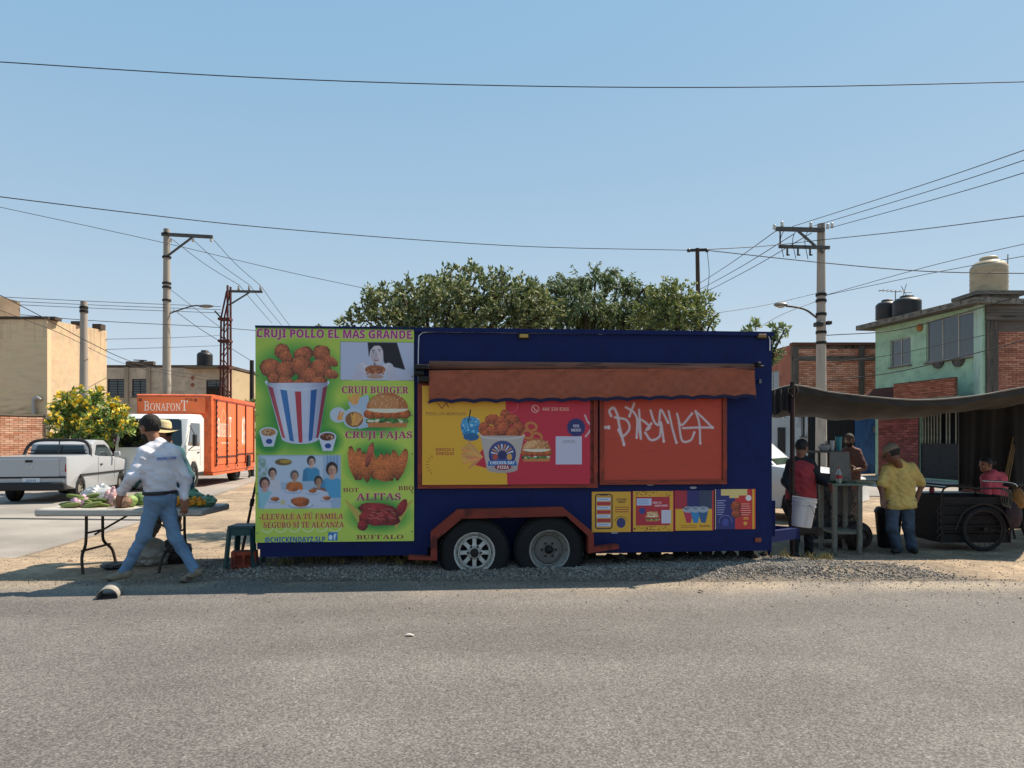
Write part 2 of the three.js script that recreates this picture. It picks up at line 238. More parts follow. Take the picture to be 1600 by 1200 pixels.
const signTex = canvas(988, 1332, (c) => {
  const r = RNG(5); c.setTransform(4, 0, 0, 4, -1600, -2056);
  const printed = (x, y, w, h, soft, draw) => { const k = document.createElement('canvas'); k.width = w * 4; k.height = h * 4; const q = k.getContext('2d'); q.setTransform(4, 0, 0, 4, -x * 4, -y * 4); draw(q); c.filter = `blur(${soft}px)`; c.drawImage(k, x, y, w, h); c.filter = 'none'; };
  const bg = c.createLinearGradient(400, 514, 648, 846); bg.addColorStop(0, '#a9c04c'); bg.addColorStop(.5, '#b6cc50'); bg.addColorStop(1, '#c2d45a'); c.fillStyle = bg; c.fillRect(400, 514, 250, 334);
  const halo = (x, y, rx, ry) => { c.save(); c.translate(x, y); c.scale(rx, ry); const g = c.createRadialGradient(0, 0, .55, 0, 0, 1.08); g.addColorStop(0, 'rgba(44,130,58,.95)'); g.addColorStop(1, 'rgba(60,150,60,0)'); c.fillStyle = g; c.fillRect(-1.2, -1.2, 2.4, 2.4); c.restore(); };
  line(c, [[400, 516.4], [648, 516.4]], '#5d7c2c', 1.4);
  txt(c, 'CRUJI POLLO EL MAS GRANDE', 401, 530.5, 243, 12.5, 'bold # sans-serif', '#a02c72', '#d9a9b4', .5);
  halo(465, 585, 74, 50); halo(466, 650, 62, 66); halo(420, 690, 26, 26); halo(511, 690, 26, 24);
  // bucket of chicken
  for (const [x, y, a, b, t] of [[441, 552, 12, 12, 0], [446, 560, 12, 9, .5], [474, 556, 16, 11, -.3], [502, 555, 14, 13, .3], [424, 578, 17, 15, .2], [515, 566, 14, 7, .5], [447, 581, 16, 14, -.2], [470, 574, 17, 16, 0], [500, 578, 17, 14, .3], [517, 587, 12, 7, .2], [480, 590, 12, 16, 1], [445, 600, 17, 9, .2], [498, 600, 14, 9, -.2], [469, 604, 13, 9, 0], [428, 594, 9, 9, 0]]) fried(c, x, y, a, b, r, [168, 92, 58], 110, t);
  poly(c, [[417, 601], [512, 600], [498, 686], [440, 686]], '#c8cbe0'); ell(c, 469, 686, 29, 9, '#c2c6dc');
  for (const [a, b, q] of [[.02, .1, '#b8363f'], [.22, .33, '#2462a4'], [.46, .56, '#b8363f'], [.72, .82, '#2462a4'], [.92, .99, '#b8363f']]) poly(c, [[417 + 95 * a, 604 + 10 * Math.sin(a * 3.1)], [417 + 95 * b, 604 + 10 * Math.sin(b * 3.1)], [440 + 58 * b, 684 + 9 * Math.sin(b * 3.1)], [440 + 58 * a, 684 + 9 * Math.sin(a * 3.1)]], q);
  c.strokeStyle = '#cfd2e4'; c.lineWidth = 3.6; c.beginPath(); c.ellipse(464.5, 599, 48, 12, 0, .0, 3.14); c.stroke();
  for (const [x, y, f] of [[420, 677, '#b98a5c'], [511, 684, '#5b2a22']]) { poly(c, [[x - 14, y], [x + 14, y], [x + 8, y + 22], [x - 7, y + 22]], '#c9cfdf'); ell(c, x, y, 14, 8, '#c9cfdf'); ell(c, x, y, 11.5, 6, f); for (let i = 0; i < 30; i++) ell(c, x + (r() - .5) * 18, y + (r() - .5) * 8, 1.4, .9, ['#d8b48c', '#9c5c40', '#704030'][i % 3]); ell(c, x + 1, y + 14, 5, 4, '#27468e'); }
  { const g = c.createLinearGradient(417, 0, 512, 0); g.addColorStop(0, 'rgba(30,34,70,.38)'); g.addColorStop(.3, 'rgba(255,255,255,.12)'); g.addColorStop(.65, 'rgba(30,34,70,.04)'); g.addColorStop(1, 'rgba(30,34,70,.4)'); poly(c, [[417, 601], [512, 600], [498, 686], [440, 686]], g); }
  // woman biting a burger
  printed(531, 536, 116, 60, 1.6, (c) => {
  c.fillStyle = '#b9bdd2'; c.fillRect(531, 536, 116, 60); c.strokeStyle = '#3b4a55'; c.lineWidth = .8; c.strokeRect(531, 536, 116, 60);
  poly(c, [[574, 537], [620, 537], [627, 560], [633, 579], [612, 574], [600, 560], [585, 572], [577, 556]], '#15121c'); ell(c, 588, 555, 11, 15.5, '#cdbfc4', -.12); ell(c, 584, 558, 5, 11, 'rgba(120,100,112,.25)', -.1); poly(c, [[574, 537], [604, 537], [599, 545], [592, 541.5], [584, 542], [578, 549], [576, 560]], '#15121c'); poly(c, [[598, 540], [606, 540], [606, 576], [599, 566]], '#15121c');
  for (const [a, b] of [[583, 551.6], [592.5, 550.6]]) { ell(c, a, b, 2.3, .9, '#e4dee2', -.1); ell(c, a, b, .9, .9, '#241e26'); line(c, [[a - 2.6, b - 2.4], [a + 2.4, b - 2.8]], '#3a3038', .8); } line(c, [[588, 552], [587, 558], [589, 558.6]], 'rgba(140,110,120,.6)', .7); ell(c, 588, 564, 3.6, 1.7, '#8c3a48', -.08); ell(c, 588, 563.6, 2.6, .7, '#e6dfe2', -.08);
  for (const s of [-1, 1]) { ell(c, 586 + s * 20, 578, 9, 10, '#c3bdca', s * .5); for (let i = 0; i < 4; i++) line(c, [[586 + s * (22 - i * 3), 570 + i * 4], [586 + s * (13 - i), 574 + i * 4]], '#d0cad4', 3); poly(c, [[586 + s * 18, 584], [586 + s * 30, 580], [586 + s * 38, 596], [586 + s * 20, 596]], '#bdb7c8'); }
  ell(c, 586, 579, 16, 7, '#9c5a38'); for (let i = 0; i < 50; i++) ell(c, 586 + (r() - .5) * 28, 582 + (r() - .5) * 8, 1.6, 1.1, ['#b06a40', '#8a4a34', '#c98a58', '#7a3a30'][i % 4]); ell(c, 586, 590, 13, 3.4, '#b28a78');
  });
  txt(c, 'CRUJI BURGER', 533, 616, 105, 10.5, 'bold # serif', '#a62c54', '#d8a8ac', .4);
  halo(582, 652, 64, 34);
  poly(c, [[543, 630], [575, 618], [580, 668], [560, 672]], '#a9bcd0'); fries(c, 553, 632, 26, 14, 1.6, r); ell(c, 528, 650, 13, 12, '#bcc6d4'); fries(c, 530, 656, 12, 12, 1, r, -.8); ell(c, 552, 655, 17, 16, '#b6c4d6'); ell(c, 553, 657, 14, 12, '#8c5f38'); fries(c, 553, 664, 34, 17, 1.1, r, -1.2);
  burger(c, 605, 640, 66, r);
  txt(c, 'CRUJI FAJAS', 538, 686, 107, 10.5, 'bold # serif', '#a62c54', '#d8a8ac', .4);
  halo(590, 727, 54, 40);
  for (let i = 0; i < 9; i++) { const x = 552 + i * 9.4, t = (r() - .5) * .5; fried(c, x, 728 + (r() - .5) * 8, 7.6, 19 + r() * 8, r, [186, 100, 52], 90, t * 1.3); } fried(c, 577, 712, 5, 20, r, [170, 80, 60], 60, .25); fried(c, 597, 744, 18, 9, r, [186, 100, 52], 80, .2);
  txt(c, 'HOT', 535, 770, 25, 6.5, 'bold # serif', '#8d2440'); txt(c, 'BBQ', 622, 767.5, 25, 6.5, 'bold # serif', '#8d2440');
  txt(c, 'ALITAS', 556, 783, 71, 11, 'bold # serif', '#a62c54', '#d8a8ac', .4);
  halo(592, 806, 54, 30);
  for (const s of [-1, 1]) for (let i = 0; i < 8; i++) line(c, [[592 + s * 26, 806 + i * 3], [592 + s * (52 - i * 3), 784 + i * 5]], '#bda650', 3);
  for (const [x, y, a, b, t] of [[590, 797, 30, 10, .1], [577, 808, 17, 12, -.3], [604, 812, 22, 10, .2], [627, 796, 7, 16, .5], [566, 822, 8, 8, 0], [590, 814, 18, 9, 0]]) fried(c, x, y, a, b, r, [140, 40, 42], 120, t);
  for (let i = 0; i < 30; i++) ell(c, 575 + r() * 40, 796 + r() * 18, 3.4, .8, 'rgba(205,120,105,.55)', .3);
  txt(c, 'BUFFALO', 556, 843.5, 75, 6.5, 'bold # serif', '#8d2440');
  // family photo
  printed(404, 712, 128, 83, 2.4, (c) => {
  c.fillStyle = '#9fb4cc'; c.fillRect(404, 712, 128, 83); c.fillStyle = '#b9c8da'; c.fillRect(408, 714, 96, 40); for (let i = 0; i < 4; i++) { c.fillStyle = '#6f93bb'; c.fillRect(510 + i * 5, 713, 2.6, 18); } for (let i = 0; i < 40; i++) ell(c, 406 + r() * 12, 718 + r() * 40, 2, 3, ['#7f9c8e', '#8fa9a8', '#a9bec6'][i % 3]);
  headOf(c, 486, 722, 5.4, '#221a1c', '#d0a797', '#3f8bb4'); headOf(c, 426, 740, 5.4, '#221a1c', '#c79a8a', '#c9c6d2'); headOf(c, 460, 744, 5.4, '#4a4d58', '#bd8c72', '#c46a30'); headOf(c, 518, 735, 7.6, '#251c1c', '#cd9d86', '#4f9cc6'); headOf(c, 497, 753, 5.4, '#2e2220', '#b58a70', '#8a5a48'); headOf(c, 414, 756, 6.6, '#33211f', '#c79384', '#8fc0cc');
  poly(c, [[412, 795], [424, 772], [440, 766], [500, 766], [512, 770], [518, 795]], '#c3c8da');
  ell(c, 443, 723, 13, 5, '#6b5230'); ell(c, 446, 722, 9, 3, '#b08c3c');
  for (const [x, y, w] of [[430, 783, 11], [470, 790, 19], [458, 768, 13], [510, 782, 10], [488, 771, 10]]) { ell(c, x, y, w, w * .27, '#8796b4'); ell(c, x, y - .8, w * .92, w * .22, '#cfd5e4'); fried(c, x, y - 3, w * .6, w * .28, r, [176, 96, 54], 40); } fried(c, 469, 784, 14, 7, r, [178, 92, 50], 70); ell(c, 442, 785, 4, 4, '#c9bb92');
  });
  // tear-drop pattern and slogan
  for (let i = 0; i < 6; i++) { ell(c, 416 + i * 21, 812, 9, 11, 'rgba(214,178,60,.55)'); c.strokeStyle = 'rgba(220,226,190,.75)'; c.lineWidth = 2; c.beginPath(); c.arc(418 + i * 21, 822, 9, .2, 2.6); c.stroke(); }
  ell(c, 407, 809, 1.2, 1.2, '#a03038'); txt(c, 'LLEVALE A TÚ FAMILA', 409, 811.5, 127, 8.5, 'bold # serif', '#a8323c', '#e0c070', .5); txt(c, 'SEGURO SÍ TE ALCANZA', 412, 824.5, 125, 8.5, 'bold # serif', '#a8323c', '#e0c070', .5);
  txt(c, '@CHICKENDAYZ.SLP', 414, 847, 94, 8.5, 'bold # sans-serif', '#2e5a92', '#9db3a0', .4); c.fillStyle = '#3878b4'; c.fillRect(512, 832, 15, 13); txt(c, 'f', 520, 844, 5, 9, 'bold # sans-serif', '#e6edf2'); ell(c, 516, 840, 3, 4, '#dfe8ee');
});
const posterTex = canvas(1040, 612, (c) => {
  const r = RNG(8); c.setTransform(4, 0, 0, 4, -2640, -2420);
  c.fillStyle = '#e0a82c'; c.fillRect(660, 605, 262, 154); poly(c, [[788, 605], [922, 605], [922, 760], [791, 760], [790, 741], [735, 726], [770, 680], [788, 660]], '#c0243c');
  c.strokeStyle = 'rgba(220,140,150,.6)'; c.lineWidth = 1; c.beginPath(); c.arc(795, 634, 12, 0, 7); c.stroke();
  txt(c, 'TODOS LOS MIERCOLES!', 665, 650.5, 62, 4.6, '# sans-serif', '#5a3326'); line(c, [[684, 632], [690, 640], [697, 631], [700, 638]], '#7b3d22', 1.2); line(c, [[668, 629], [671, 633]], '#7b3d22', 1.4);
  c.strokeStyle = '#e0a79c'; c.lineWidth = 1.4; c.beginPath(); c.arc(834, 640, 5.6, 0, 7); c.stroke(); line(c, [[831.5, 637], [833, 641], [836.5, 643]], '#e0a79c', 1.8); txt(c, '444 320 8365', 845, 643, 42, 5.4, 'bold # sans-serif', '#dca58e');
  // blue drink
  ell(c, 734, 668, 15, 16, '#2a7fb4'); ell(c, 734, 661, 14, 8, '#4d9cc8'); for (let i = 0; i < 60; i++) ell(c, 722 + r() * 24, 655 + r() * 26, 1.6, 1.2, ['#5fb0d6', '#1d5f94', '#a4d2e4', '#2f86b8'][i % 4]); line(c, [[731, 660], [734, 642]], '#23282e', 1.8); ell(c, 735, 684, 12, 6, '#215f90');
  for (let i = 0; i < 46; i++) { const a = 2.1 + r() * 2.0, l = 16 + r() * 14; line(c, [[752, 715], [752 + Math.cos(a) * l * 1.15, 710 + Math.sin(a) * l * .95]], `rgb(${196 + r() * 40 | 0},${128 + r() * 40 | 0},${74 + r() * 20 | 0})`, 2.3); }
  for (const [x, y] of [[828, 668], [836, 684], [822, 680]]) { c.strokeStyle = '#b85f34'; c.lineWidth = 5; c.beginPath(); c.ellipse(x, y, 8, 6, .2, 0, 7); c.stroke(); c.strokeStyle = '#d2864e'; c.lineWidth = 1.6; c.stroke(); }
  burger(c, 836, 703, 44, r); ell(c, 826, 696, 12, 5, 'rgba(238,190,140,.5)', -.4);
  for (const [x, y, a, b] of [[787, 649, 7, 8], [768, 657, 12, 8], [798, 657, 12, 8], [782, 662, 14, 9], [755, 671, 9, 10], [808, 670, 9, 10], [767, 677, 12, 10], [784, 671, 11, 12], [799, 679, 11, 10], [757, 680, 7, 8]]) fried(c, x, y, a, b, r, [174, 84, 50], 100);
  poly(c, [[749, 682], [817, 682], [806, 733], [759, 733]], '#b7aaa2'); ell(c, 783, 734, 24, 6, '#a99c96'); c.strokeStyle = '#c9beb8'; c.lineWidth = 2.5; c.beginPath(); c.ellipse(783, 681, 34, 6, 0, 0, 3.14); c.stroke();
  ell(c, 783, 711, 21, 21, '#2a2f6b'); ell(c, 783, 709, 18.5, 18, '#394a86'); for (let i = 0; i < 9; i++) poly(c, [[783, 712], [783 + Math.cos(3.3 + i * .32) * 18, 712 + Math.sin(3.3 + i * .32) * 17], [783 + Math.cos(3.45 + i * .32) * 18, 712 + Math.sin(3.45 + i * .32) * 17]], i % 2 ? '#d98a4a' : '#d9cfc4'); ell(c, 783, 712, 7, 7, '#262b5e'); ell(c, 772, 715, 4, 5, '#b5483c'); ell(c, 794, 715, 4, 5, '#d79a4c');
  poly(c, [[762, 721], [804, 721], [806, 729], [760, 729]], '#3466a4'); txt(c, 'CHICKEN DAY', 764, 726.5, 38, 5, 'bold # sans-serif', '#e8e8ee'); ell(c, 784, 731, 13, 4.5, '#8e2434'); txt(c, 'PIZZA', 775, 733.5, 18, 5, 'bold # sans-serif', '#eadfdc');
  c.fillStyle = '#262a66'; c.beginPath(); for (let i = 0; i < 40; i++) { const q = i % 2 ? 13 : 15.6, a = i / 40 * 6.283; c.lineTo(898 + Math.cos(a) * q, 669 + Math.sin(a) * q); } c.fill(); txt(c, 'VER', 893, 669, 10, 4.4, 'bold # sans-serif', '#d8cfd6'); txt(c, 'MENÚ!', 890, 675.5, 16, 4.4, 'bold # sans-serif', '#d8cfd6');
  for (const [k, a] of [[2, .15], [1.3, .35], [1, .85]]) { line(c, [[912, 650], [916, 660], [921, 665]], `rgba(206,186,190,${a})`, 2.4 * k); line(c, [[913, 683], [918, 677], [921, 672]], `rgba(206,186,190,${a})`, 2.4 * k); }
  c.fillStyle = '#c3c0d2'; c.fillRect(866, 683, 41, 44); txt(c, 'ESCANEA AQUI', 877, 691.5, 19, 2, 'bold # sans-serif', '#55525e'); line(c, [[875, 693.5], [899, 693.5]], '#77747e', .5);
  txt(c, 'SERVICIO A', 680, 706, 29, 5, 'bold # sans-serif', '#9c2a2c'); txt(c, 'DOMICILIO!', 681, 712, 28, 5, 'bold # sans-serif', '#9c2a2c');
  for (let i = 0; i < 7; i++) { const a = 2.2 + i * .32; line(c, [[683 + Math.cos(a) * 13, 727 + Math.sin(a) * 13], [683 + Math.cos(a) * 17, 727 + Math.sin(a) * 17]], '#8a5a1e', .9); }
});
const menuTex = canvas(1040, 264, (c) => {
  const r = RNG(12); c.setTransform(4, 0, 0, 4, -3696, -3068);
  c.fillStyle = '#d6a031'; c.fillRect(924, 767, 62, 66); c.strokeStyle = '#20222c'; c.lineWidth = 1.6; c.beginPath(); c.roundRect(930, 772, 26, 54, 4); c.fillStyle = '#c79040'; c.fill(); c.stroke(); c.fillStyle = '#20222c'; c.fillRect(937, 771.5, 12, 2.4);
  for (let i = 0; i < 7; i++) { c.fillStyle = i % 2 ? '#b0333b' : '#c3cbdc'; c.fillRect(932.5, 777.5 + i * 6.6, 21, 5.2); if (i % 2 === 0) for (let k = 0; k < 5; k++) line(c, [[935 + k * 3, 780 + i * 6.6], [937 + k * 3, 780 + i * 6.6]], '#5b7cb4', 1); }
  txt(c, '¡CHICKEN', 962, 782, 17, 3.4, 'bold # sans-serif', '#3a2a24'); txt(c, 'AMIGO!', 965, 786, 12, 3.4, 'bold # sans-serif', '#3a2a24'); for (let i = 0; i < 3; i++) line(c, [[961, 792.5 + i * 3.6], [982, 792.5 + i * 3.6]], '#9d4a2a', 1.3); ell(c, 970, 817, 7, 8, '#2c3568'); c.strokeStyle = '#4b3a2c'; c.lineWidth = .8; c.beginPath(); c.arc(970, 817, 10, 3.4, 6); c.stroke();
  c.fillStyle = '#b3323a'; c.fillRect(985, 767, 5, 66); c.fillStyle = '#d6a436'; c.fillRect(989, 767, 62, 65); for (let i = 0; i < 90; i++) { const x = 990 + r() * 58, y = r() < .5 ? 768 + r() * 7 : 822 + r() * 8; line(c, [[x, y], [x + r() * 2.4, y + (r() - .5) * 2.4]], ['#8a3a1c', '#3c2a20', '#c4622c'][i % 3], .9); }
  c.fillStyle = '#b02a38'; c.fillRect(993, 776, 53, 45); c.fillStyle = '#b9c6de'; c.fillRect(994.5, 778.5, 23, 11); for (let i = 0; i < 3; i++) line(c, [[996, 781 + i * 3], [1013, 781 + i * 3]], '#5878b0', .9); txt(c, 'PIDE TU', 1019, 787, 14, 3.2, 'bold # sans-serif', '#e6cfd2'); txt(c, 'COMBO FAVORITO', 1022, 791.5, 21, 3, 'bold # sans-serif', '#e6cfd2'); burger(c, 1019, 806, 20, r); ell(c, 1003, 798, 5, 5, '#2f3f80'); c.fillStyle = '#c6c3d0'; c.fillRect(1033, 797, 15, 21);
  c.fillStyle = '#b3323a'; c.fillRect(1051, 767, 4.5, 66); c.fillStyle = '#d9a52f'; c.fillRect(1055, 766, 60, 64); c.fillStyle = '#a32a3c'; c.fillRect(1055, 766, 18, 29); c.fillStyle = '#262b68'; c.fillRect(1073, 766, 19, 29); c.fillStyle = '#31405a'; c.fillRect(1092, 766, 20, 29);
  for (const [x, q] of [[1075, '#b5304e'], [1086, '#2d80b6'], [1098, '#2f5a86']]) { poly(c, [[x - 8, 798], [x + 8, 798], [x + 4, 817], [x - 3, 817]], q); ell(c, x, 796, 9, 5, '#9aa4b4'); ell(c, x, 794, 4, 2.5, '#7d8898'); ell(c, x + 1, 806, 3, 4, q); } line(c, [[1066, 792], [1073, 796]], '#222', 1.2); for (let i = 0; i < 2; i++) line(c, [[1064, 821 + i * 3], [1088, 821 + i * 3]], '#a8641e', 1); txt(c, 'FRAPPES', 1092, 824, 17, 3.4, 'bold # sans-serif', '#6d2f1c');
  c.fillStyle = '#b3323a'; c.fillRect(1112, 765, 3.4, 65); c.fillStyle = '#d8c08a'; c.fillRect(1115.4, 765, 2.6, 65); c.fillStyle = '#262b6b'; c.fillRect(1118, 764, 32, 67); c.fillStyle = '#bd2f30'; c.fillRect(1148, 764, 27, 64); c.fillStyle = '#d9a531'; c.fillRect(1175, 764, 3, 64); c.fillStyle = '#c6472f'; c.fillRect(1178, 764, 3.4, 63);
  c.fillStyle = '#d7c07c'; c.fillRect(1126, 767, 41, 7); c.fillRect(1139, 774, 15, 4); ell(c, 1169, 778, 4.6, 4.6, '#dcd6d4'); fried(c, 1149, 791, 8, 8, r, [150, 70, 44], 60); fried(c, 1150, 803, 8, 6, r, [150, 70, 44], 60); for (let i = 0; i < 7; i++) { line(c, [[1120, 782 + i * 3.6], [1128 + r() * 8, 782 + i * 3.6]], '#b8bcd8', .9); if (i > 0) line(c, [[1158, 784 + i * 3.4], [1168 + r() * 5, 784 + i * 3.4]], '#e3b9a8', .9); } c.strokeStyle = '#6c74a8'; c.lineWidth = 1; c.beginPath(); c.arc(1133, 815, 10, 3, 6.4); c.stroke(); ell(c, 1133, 816, 5, 6, '#3d4890'); c.fillStyle = '#d38b3c'; c.fillRect(1161, 808, 8, 4); ell(c, 1164, 818, 3, 3, '#d9a03c');
});
const graffitiTex = canvas(784, 520, (c) => {
  const r = RNG(31); c.setTransform(4, 0, 0, 4, -3744, -2500); c.fillStyle = '#b8412c'; c.fillRect(930, 600, 210, 170);
  for (let i = 0; i < 500; i++) ell(c, 930 + r() * 206, 620 + r() * 136, 1 + r() * 9, .6 + r() * 2, `rgba(${90 + r() * 110 | 0},${30 + r() * 30 | 0},${30 + r() * 20 | 0},.06)`);
  const spray = (pts, w = 3.6) => { const q = new THREE.CatmullRomCurve3(pts.map(([x, y]) => V(x, y, 0))).getPoints(60).map((p) => [p.x, p.y]); for (const [k, a] of [[2, .12], [1.4, .3], [1, .95]]) line(c, q, `rgba(206,186,190,${a})`, w * k); ell(c, q[60][0], q[60][1], w * .62, w * .8, 'rgba(214,198,200,.9)'); };
  spray([[948, 650], [945, 642], [951, 637], [957, 645], [962, 668], [969, 695]]); spray([[954, 652], [974, 657], [978, 670], [966, 682], [960, 672]], 3); spray([[972, 636], [984, 643], [990, 652], [990, 684]], 3); spray([[986, 630], [978, 650]], 3); spray([[994, 640], [997, 686], [994, 655], [1012, 668], [1006, 672], [1014, 662]], 3); spray([[1013, 641], [1020, 660], [1026, 664], [1030, 640], [1042, 660]], 3.2); spray([[1004, 676], [1014, 688], [1028, 682], [1030, 660], [1035, 690]], 3.2); spray([[1043, 642], [1049, 668], [1056, 692]], 3); spray([[1057, 646], [1064, 664], [1082, 646]], 3); spray([[1060, 660], [1067, 690], [1080, 688], [1086, 676]], 3); spray([[1067, 669], [1090, 668], [1117, 668]], 3); spray([[1088, 642], [1094, 660], [1096, 693]], 3); spray([[1088, 642], [1104, 656], [1116, 668]], 3); spray([[936, 668], [944, 668]], 4);
});
{
  const TH = .0806, TX = .095, TD = 7.65, tr = G('food_trailer', 'blue food trailer with red hatches, awning and a lime green printed menu board', 'trailer', [TX, 0, -TD], TH), L = face(TX, 0, TD, TH);
  const mapRect = (g, u0, v0, u1, v1) => { const p = g.attributes.position, uv = g.attributes.uv; for (let i = 0; i < p.count; i++) uv.setXY(i, (p.getX(i) - u0) / (u1 - u0), (p.getY(i) - v0) / (v1 - v0)); return g; };
  const panel = (name, a, b, c, d, z, t, mat, parent = tr) => { const [x0, y0] = L(a, d), [x1, y1] = L(b, c); return M(name, mapRect(box(x1 - x0, y1 - y0, t, (x0 + x1) / 2, (y0 + y1) / 2, z + t / 2), x0, y0, x1, y1), mat, parent); };
  const X0 = L(402, 600)[0], X1 = L(1206, 600)[0], TOP = 2.575, BOT = .30;
  const n = [[672, 868], [679, 838], [718, 806], [880, 802], [919, 832], [922, 868]].map(([a, b]) => L(a, b));
  const prof = [[X0, BOT], [n[0][0], BOT], n[1], n[2], n[3], n[4], [n[5][0], BOT], [X1, BOT], [X1, TOP], [X0, TOP]];
  const uvm = (g) => { const p = g.attributes.position, uv = g.attributes.uv; for (let i = 0; i < p.count; i++) uv.setXY(i, p.getX(i) * .5, p.getY(i) * .5 + p.getZ(i) * .5); return g; };
  const bodyG = ext(prof, 2.1); bodyG.translate(0, 0, -2.1);
  const body = M('body', uvm(bodyG), navy, tr);
  M('wheel_well', box(n[5][0] - n[0][0] - .04, .5, 1.5, (n[0][0] + n[5][0]) / 2, .36, -1.05), navy, tr);
  const XB = L(647, 520)[0]; M('roof_rim', merge([box(X1 - XB + .015, .035, .03, (XB + X1) / 2 + .007, TOP - .005, .018), box(X1 - X0 + .03, .02, 2.16, (X0 + X1) / 2, TOP + .012, -1.05)]), navyDark, tr);
  M('lower_rail', box(n[0][0] - X0 - .05, .1, .05, (X0 + n[0][0]) / 2, BOT - .03, -.03), navyDark, tr); M('lower_rail', box(X1 - n[5][0] - .05, .1, .05, (X1 + n[5][0]) / 2, BOT - .03, -.03), navyDark, tr);
  M('added_rear_blocker', box(X1 - X0 - .1, .42, .03, (X0 + X1) / 2, BOT - .2, -2.06), navyDark, tr);  // added unseen panel; keeps sunlit ground behind from showing under the body
  M('chassis', merge([box(X1 - X0 - .2, .1, .08, 0, BOT - .06, -.4), box(X1 - X0 - .2, .1, .08, 0, BOT - .06, -1.7), box(.08, .1, 1.4, X0 + .3, BOT - .07, -1.05), box(.08, .1, 1.4, X1 - .3, BOT - .07, -1.05)]), darkSteel, tr);
  // printed menu board at the end
  { const [x0, y0] = L(400, 847.5), [x1, y1] = L(647, 513.5); const g = mapRect(box(x1 - x0, y1 - y0, .02, (x0 + x1) / 2, (y0 + y1) / 2, .012), x0, y0, x1, y1); M('menu_board', g, [std(0x8da23a, .6), std(0x8da23a, .6), std(0x8da23a, .6), std(0x8da23a, .6), std(0xffffff, .55, { map: signTex }), std(0x8da23a, .6)], tr);
    const rv = []; for (let i = 0; i < 6; i++) for (const e of [x0 + .02, x1 - .02]) rv.push(cyl(.007, .007, .008, 8, 0, 0, 0).rotateX(1.57).translate(e, y0 + .1 + i * (y1 - y0 - .2) / 5, .026)); for (let i = 0; i < 7; i++) rv.push(cyl(.007, .007, .008, 8).rotateX(1.57).translate(x0 + .1 + i * (x1 - x0 - .2) / 6, y1 - .02, .026)); for (const g of rv) M('rivet', g, steel, tr); }
  // white wiring along the top edge
  { const w = [[654, 600], [654, 540], [656, 522], [662, 519.5], [720, 519], [800, 520], [900, 521], [990, 522], [1100, 523], [1196, 522], [1201, 526], [1202, 548]].map(([a, b]) => { const q = L(a, b); return V(q[0], q[1], .012); }); M('trim_wire', tube(w, .006, 80, 5), std(0xc9ccd2, .6), tr); }
  for (const px of [818, 1189]) { const [a, b] = L(px, 525.5); const m = M('marker_lamp', rbox(.12, .06, .03, .01, a, b, .015), std(0x23211c, .6), tr); M('lens', rbox(.09, .04, .02, .008, a, b, .034), new THREE.MeshPhysicalMaterial({ color: px < 900 ? 0xa8861e : 0x80561c, roughness: .35, clearcoat: .6 }), m); }
  // hatches
  const hatchRed = worn(0xb03f28, .6, 1, 1.5), frameRed = worn(0xb44528, .65, 1, 1);
  const hatch = (a, b, yTop, yBotL, yBotR, mat, name) => {
    const h = panel(name, a, b, yTop, (yBotL + yBotR) / 2, .002, .03, hatchRed); const [x0, y0] = L(a, yBotL), [x1, y0b] = L(b, yBotR), [, y1] = L(a, yTop), yb = Math.min(y0, y0b), w = .045;
    M('hatch_frame', merge([box(x1 - x0, w, .022, (x0 + x1) / 2, yb + w / 2, .043), box(x1 - x0, w, .022, (x0 + x1) / 2, y1 - w / 2, .043), box(w, y1 - yb - 2 * w, .022, x0 + w / 2, (yb + y1) / 2, .043), box(w, y1 - yb - 2 * w, .022, x1 - w / 2, (yb + y1) / 2, .043)]), frameRed, h); return h;
  };
  const hl = hatch(653, 932.5, 600, 763, 756, hatchRed, 'service_hatch'), hr = hatch(935.5, 1133, 600, 757, 752, hatchRed, 'service_hatch');
  hr.userData.label = 'red hatch with white spray-painted scrawl'; hl.userData.label = 'hatch covered with a yellow and red food poster';
  { const [x0, y0] = L(660, 757), [x1, y1] = L(920, 605), s = new THREE.MeshStandardMaterial({ map: posterTex, roughness: .5 }); M('poster', mapRect(box(x1 - x0, y1 - y0, .006, (x0 + x1) / 2, (y0 + y1) / 2, .069), x0, y0, x1, y1), s, hl); }
  { const [x0, y0] = L(936, 755), [x1, y1] = L(1132, 625), s = new THREE.MeshStandardMaterial({ map: graffitiTex, roughness: .6 }); M('painted_panel', mapRect(box(x1 - x0 - .09, y1 - y0 - .02, .004, (x0 + x1) / 2, (y0 + y1) / 2 + .02, .0345), x0 + .045, y0 + .01, x1 - .045, y1 - .01), s, hr); }
  // menu posters low on the side
  { const s = new THREE.MeshStandardMaterial({ map: menuTex, roughness: .5 }); for (const [a, b, y0, y1] of [[924.5, 986, 768, 831.5], [988, 1053, 767, 830.5], [1054, 1115, 766, 829], [1117, 1180, 764, 827]]) { const [x0, v0] = L(a, y1), [x1, v1] = L(b, y0), g = box(x1 - x0, v1 - v0, .008, (x0 + x1) / 2, (v0 + v1) / 2, .006), p = g.attributes.position, uv = g.attributes.uv; for (let i = 0; i < p.count; i++) { const u = (p.getX(i) - x0) / (x1 - x0), v = (p.getY(i) - v0) / (v1 - v0); uv.setXY(i, (a - 924 + u * (b - a)) / 260, 1 - (y0 - 767 + (1 - v) * (y1 - y0)) / 66); } M('menu_poster', g, s, tr); } }
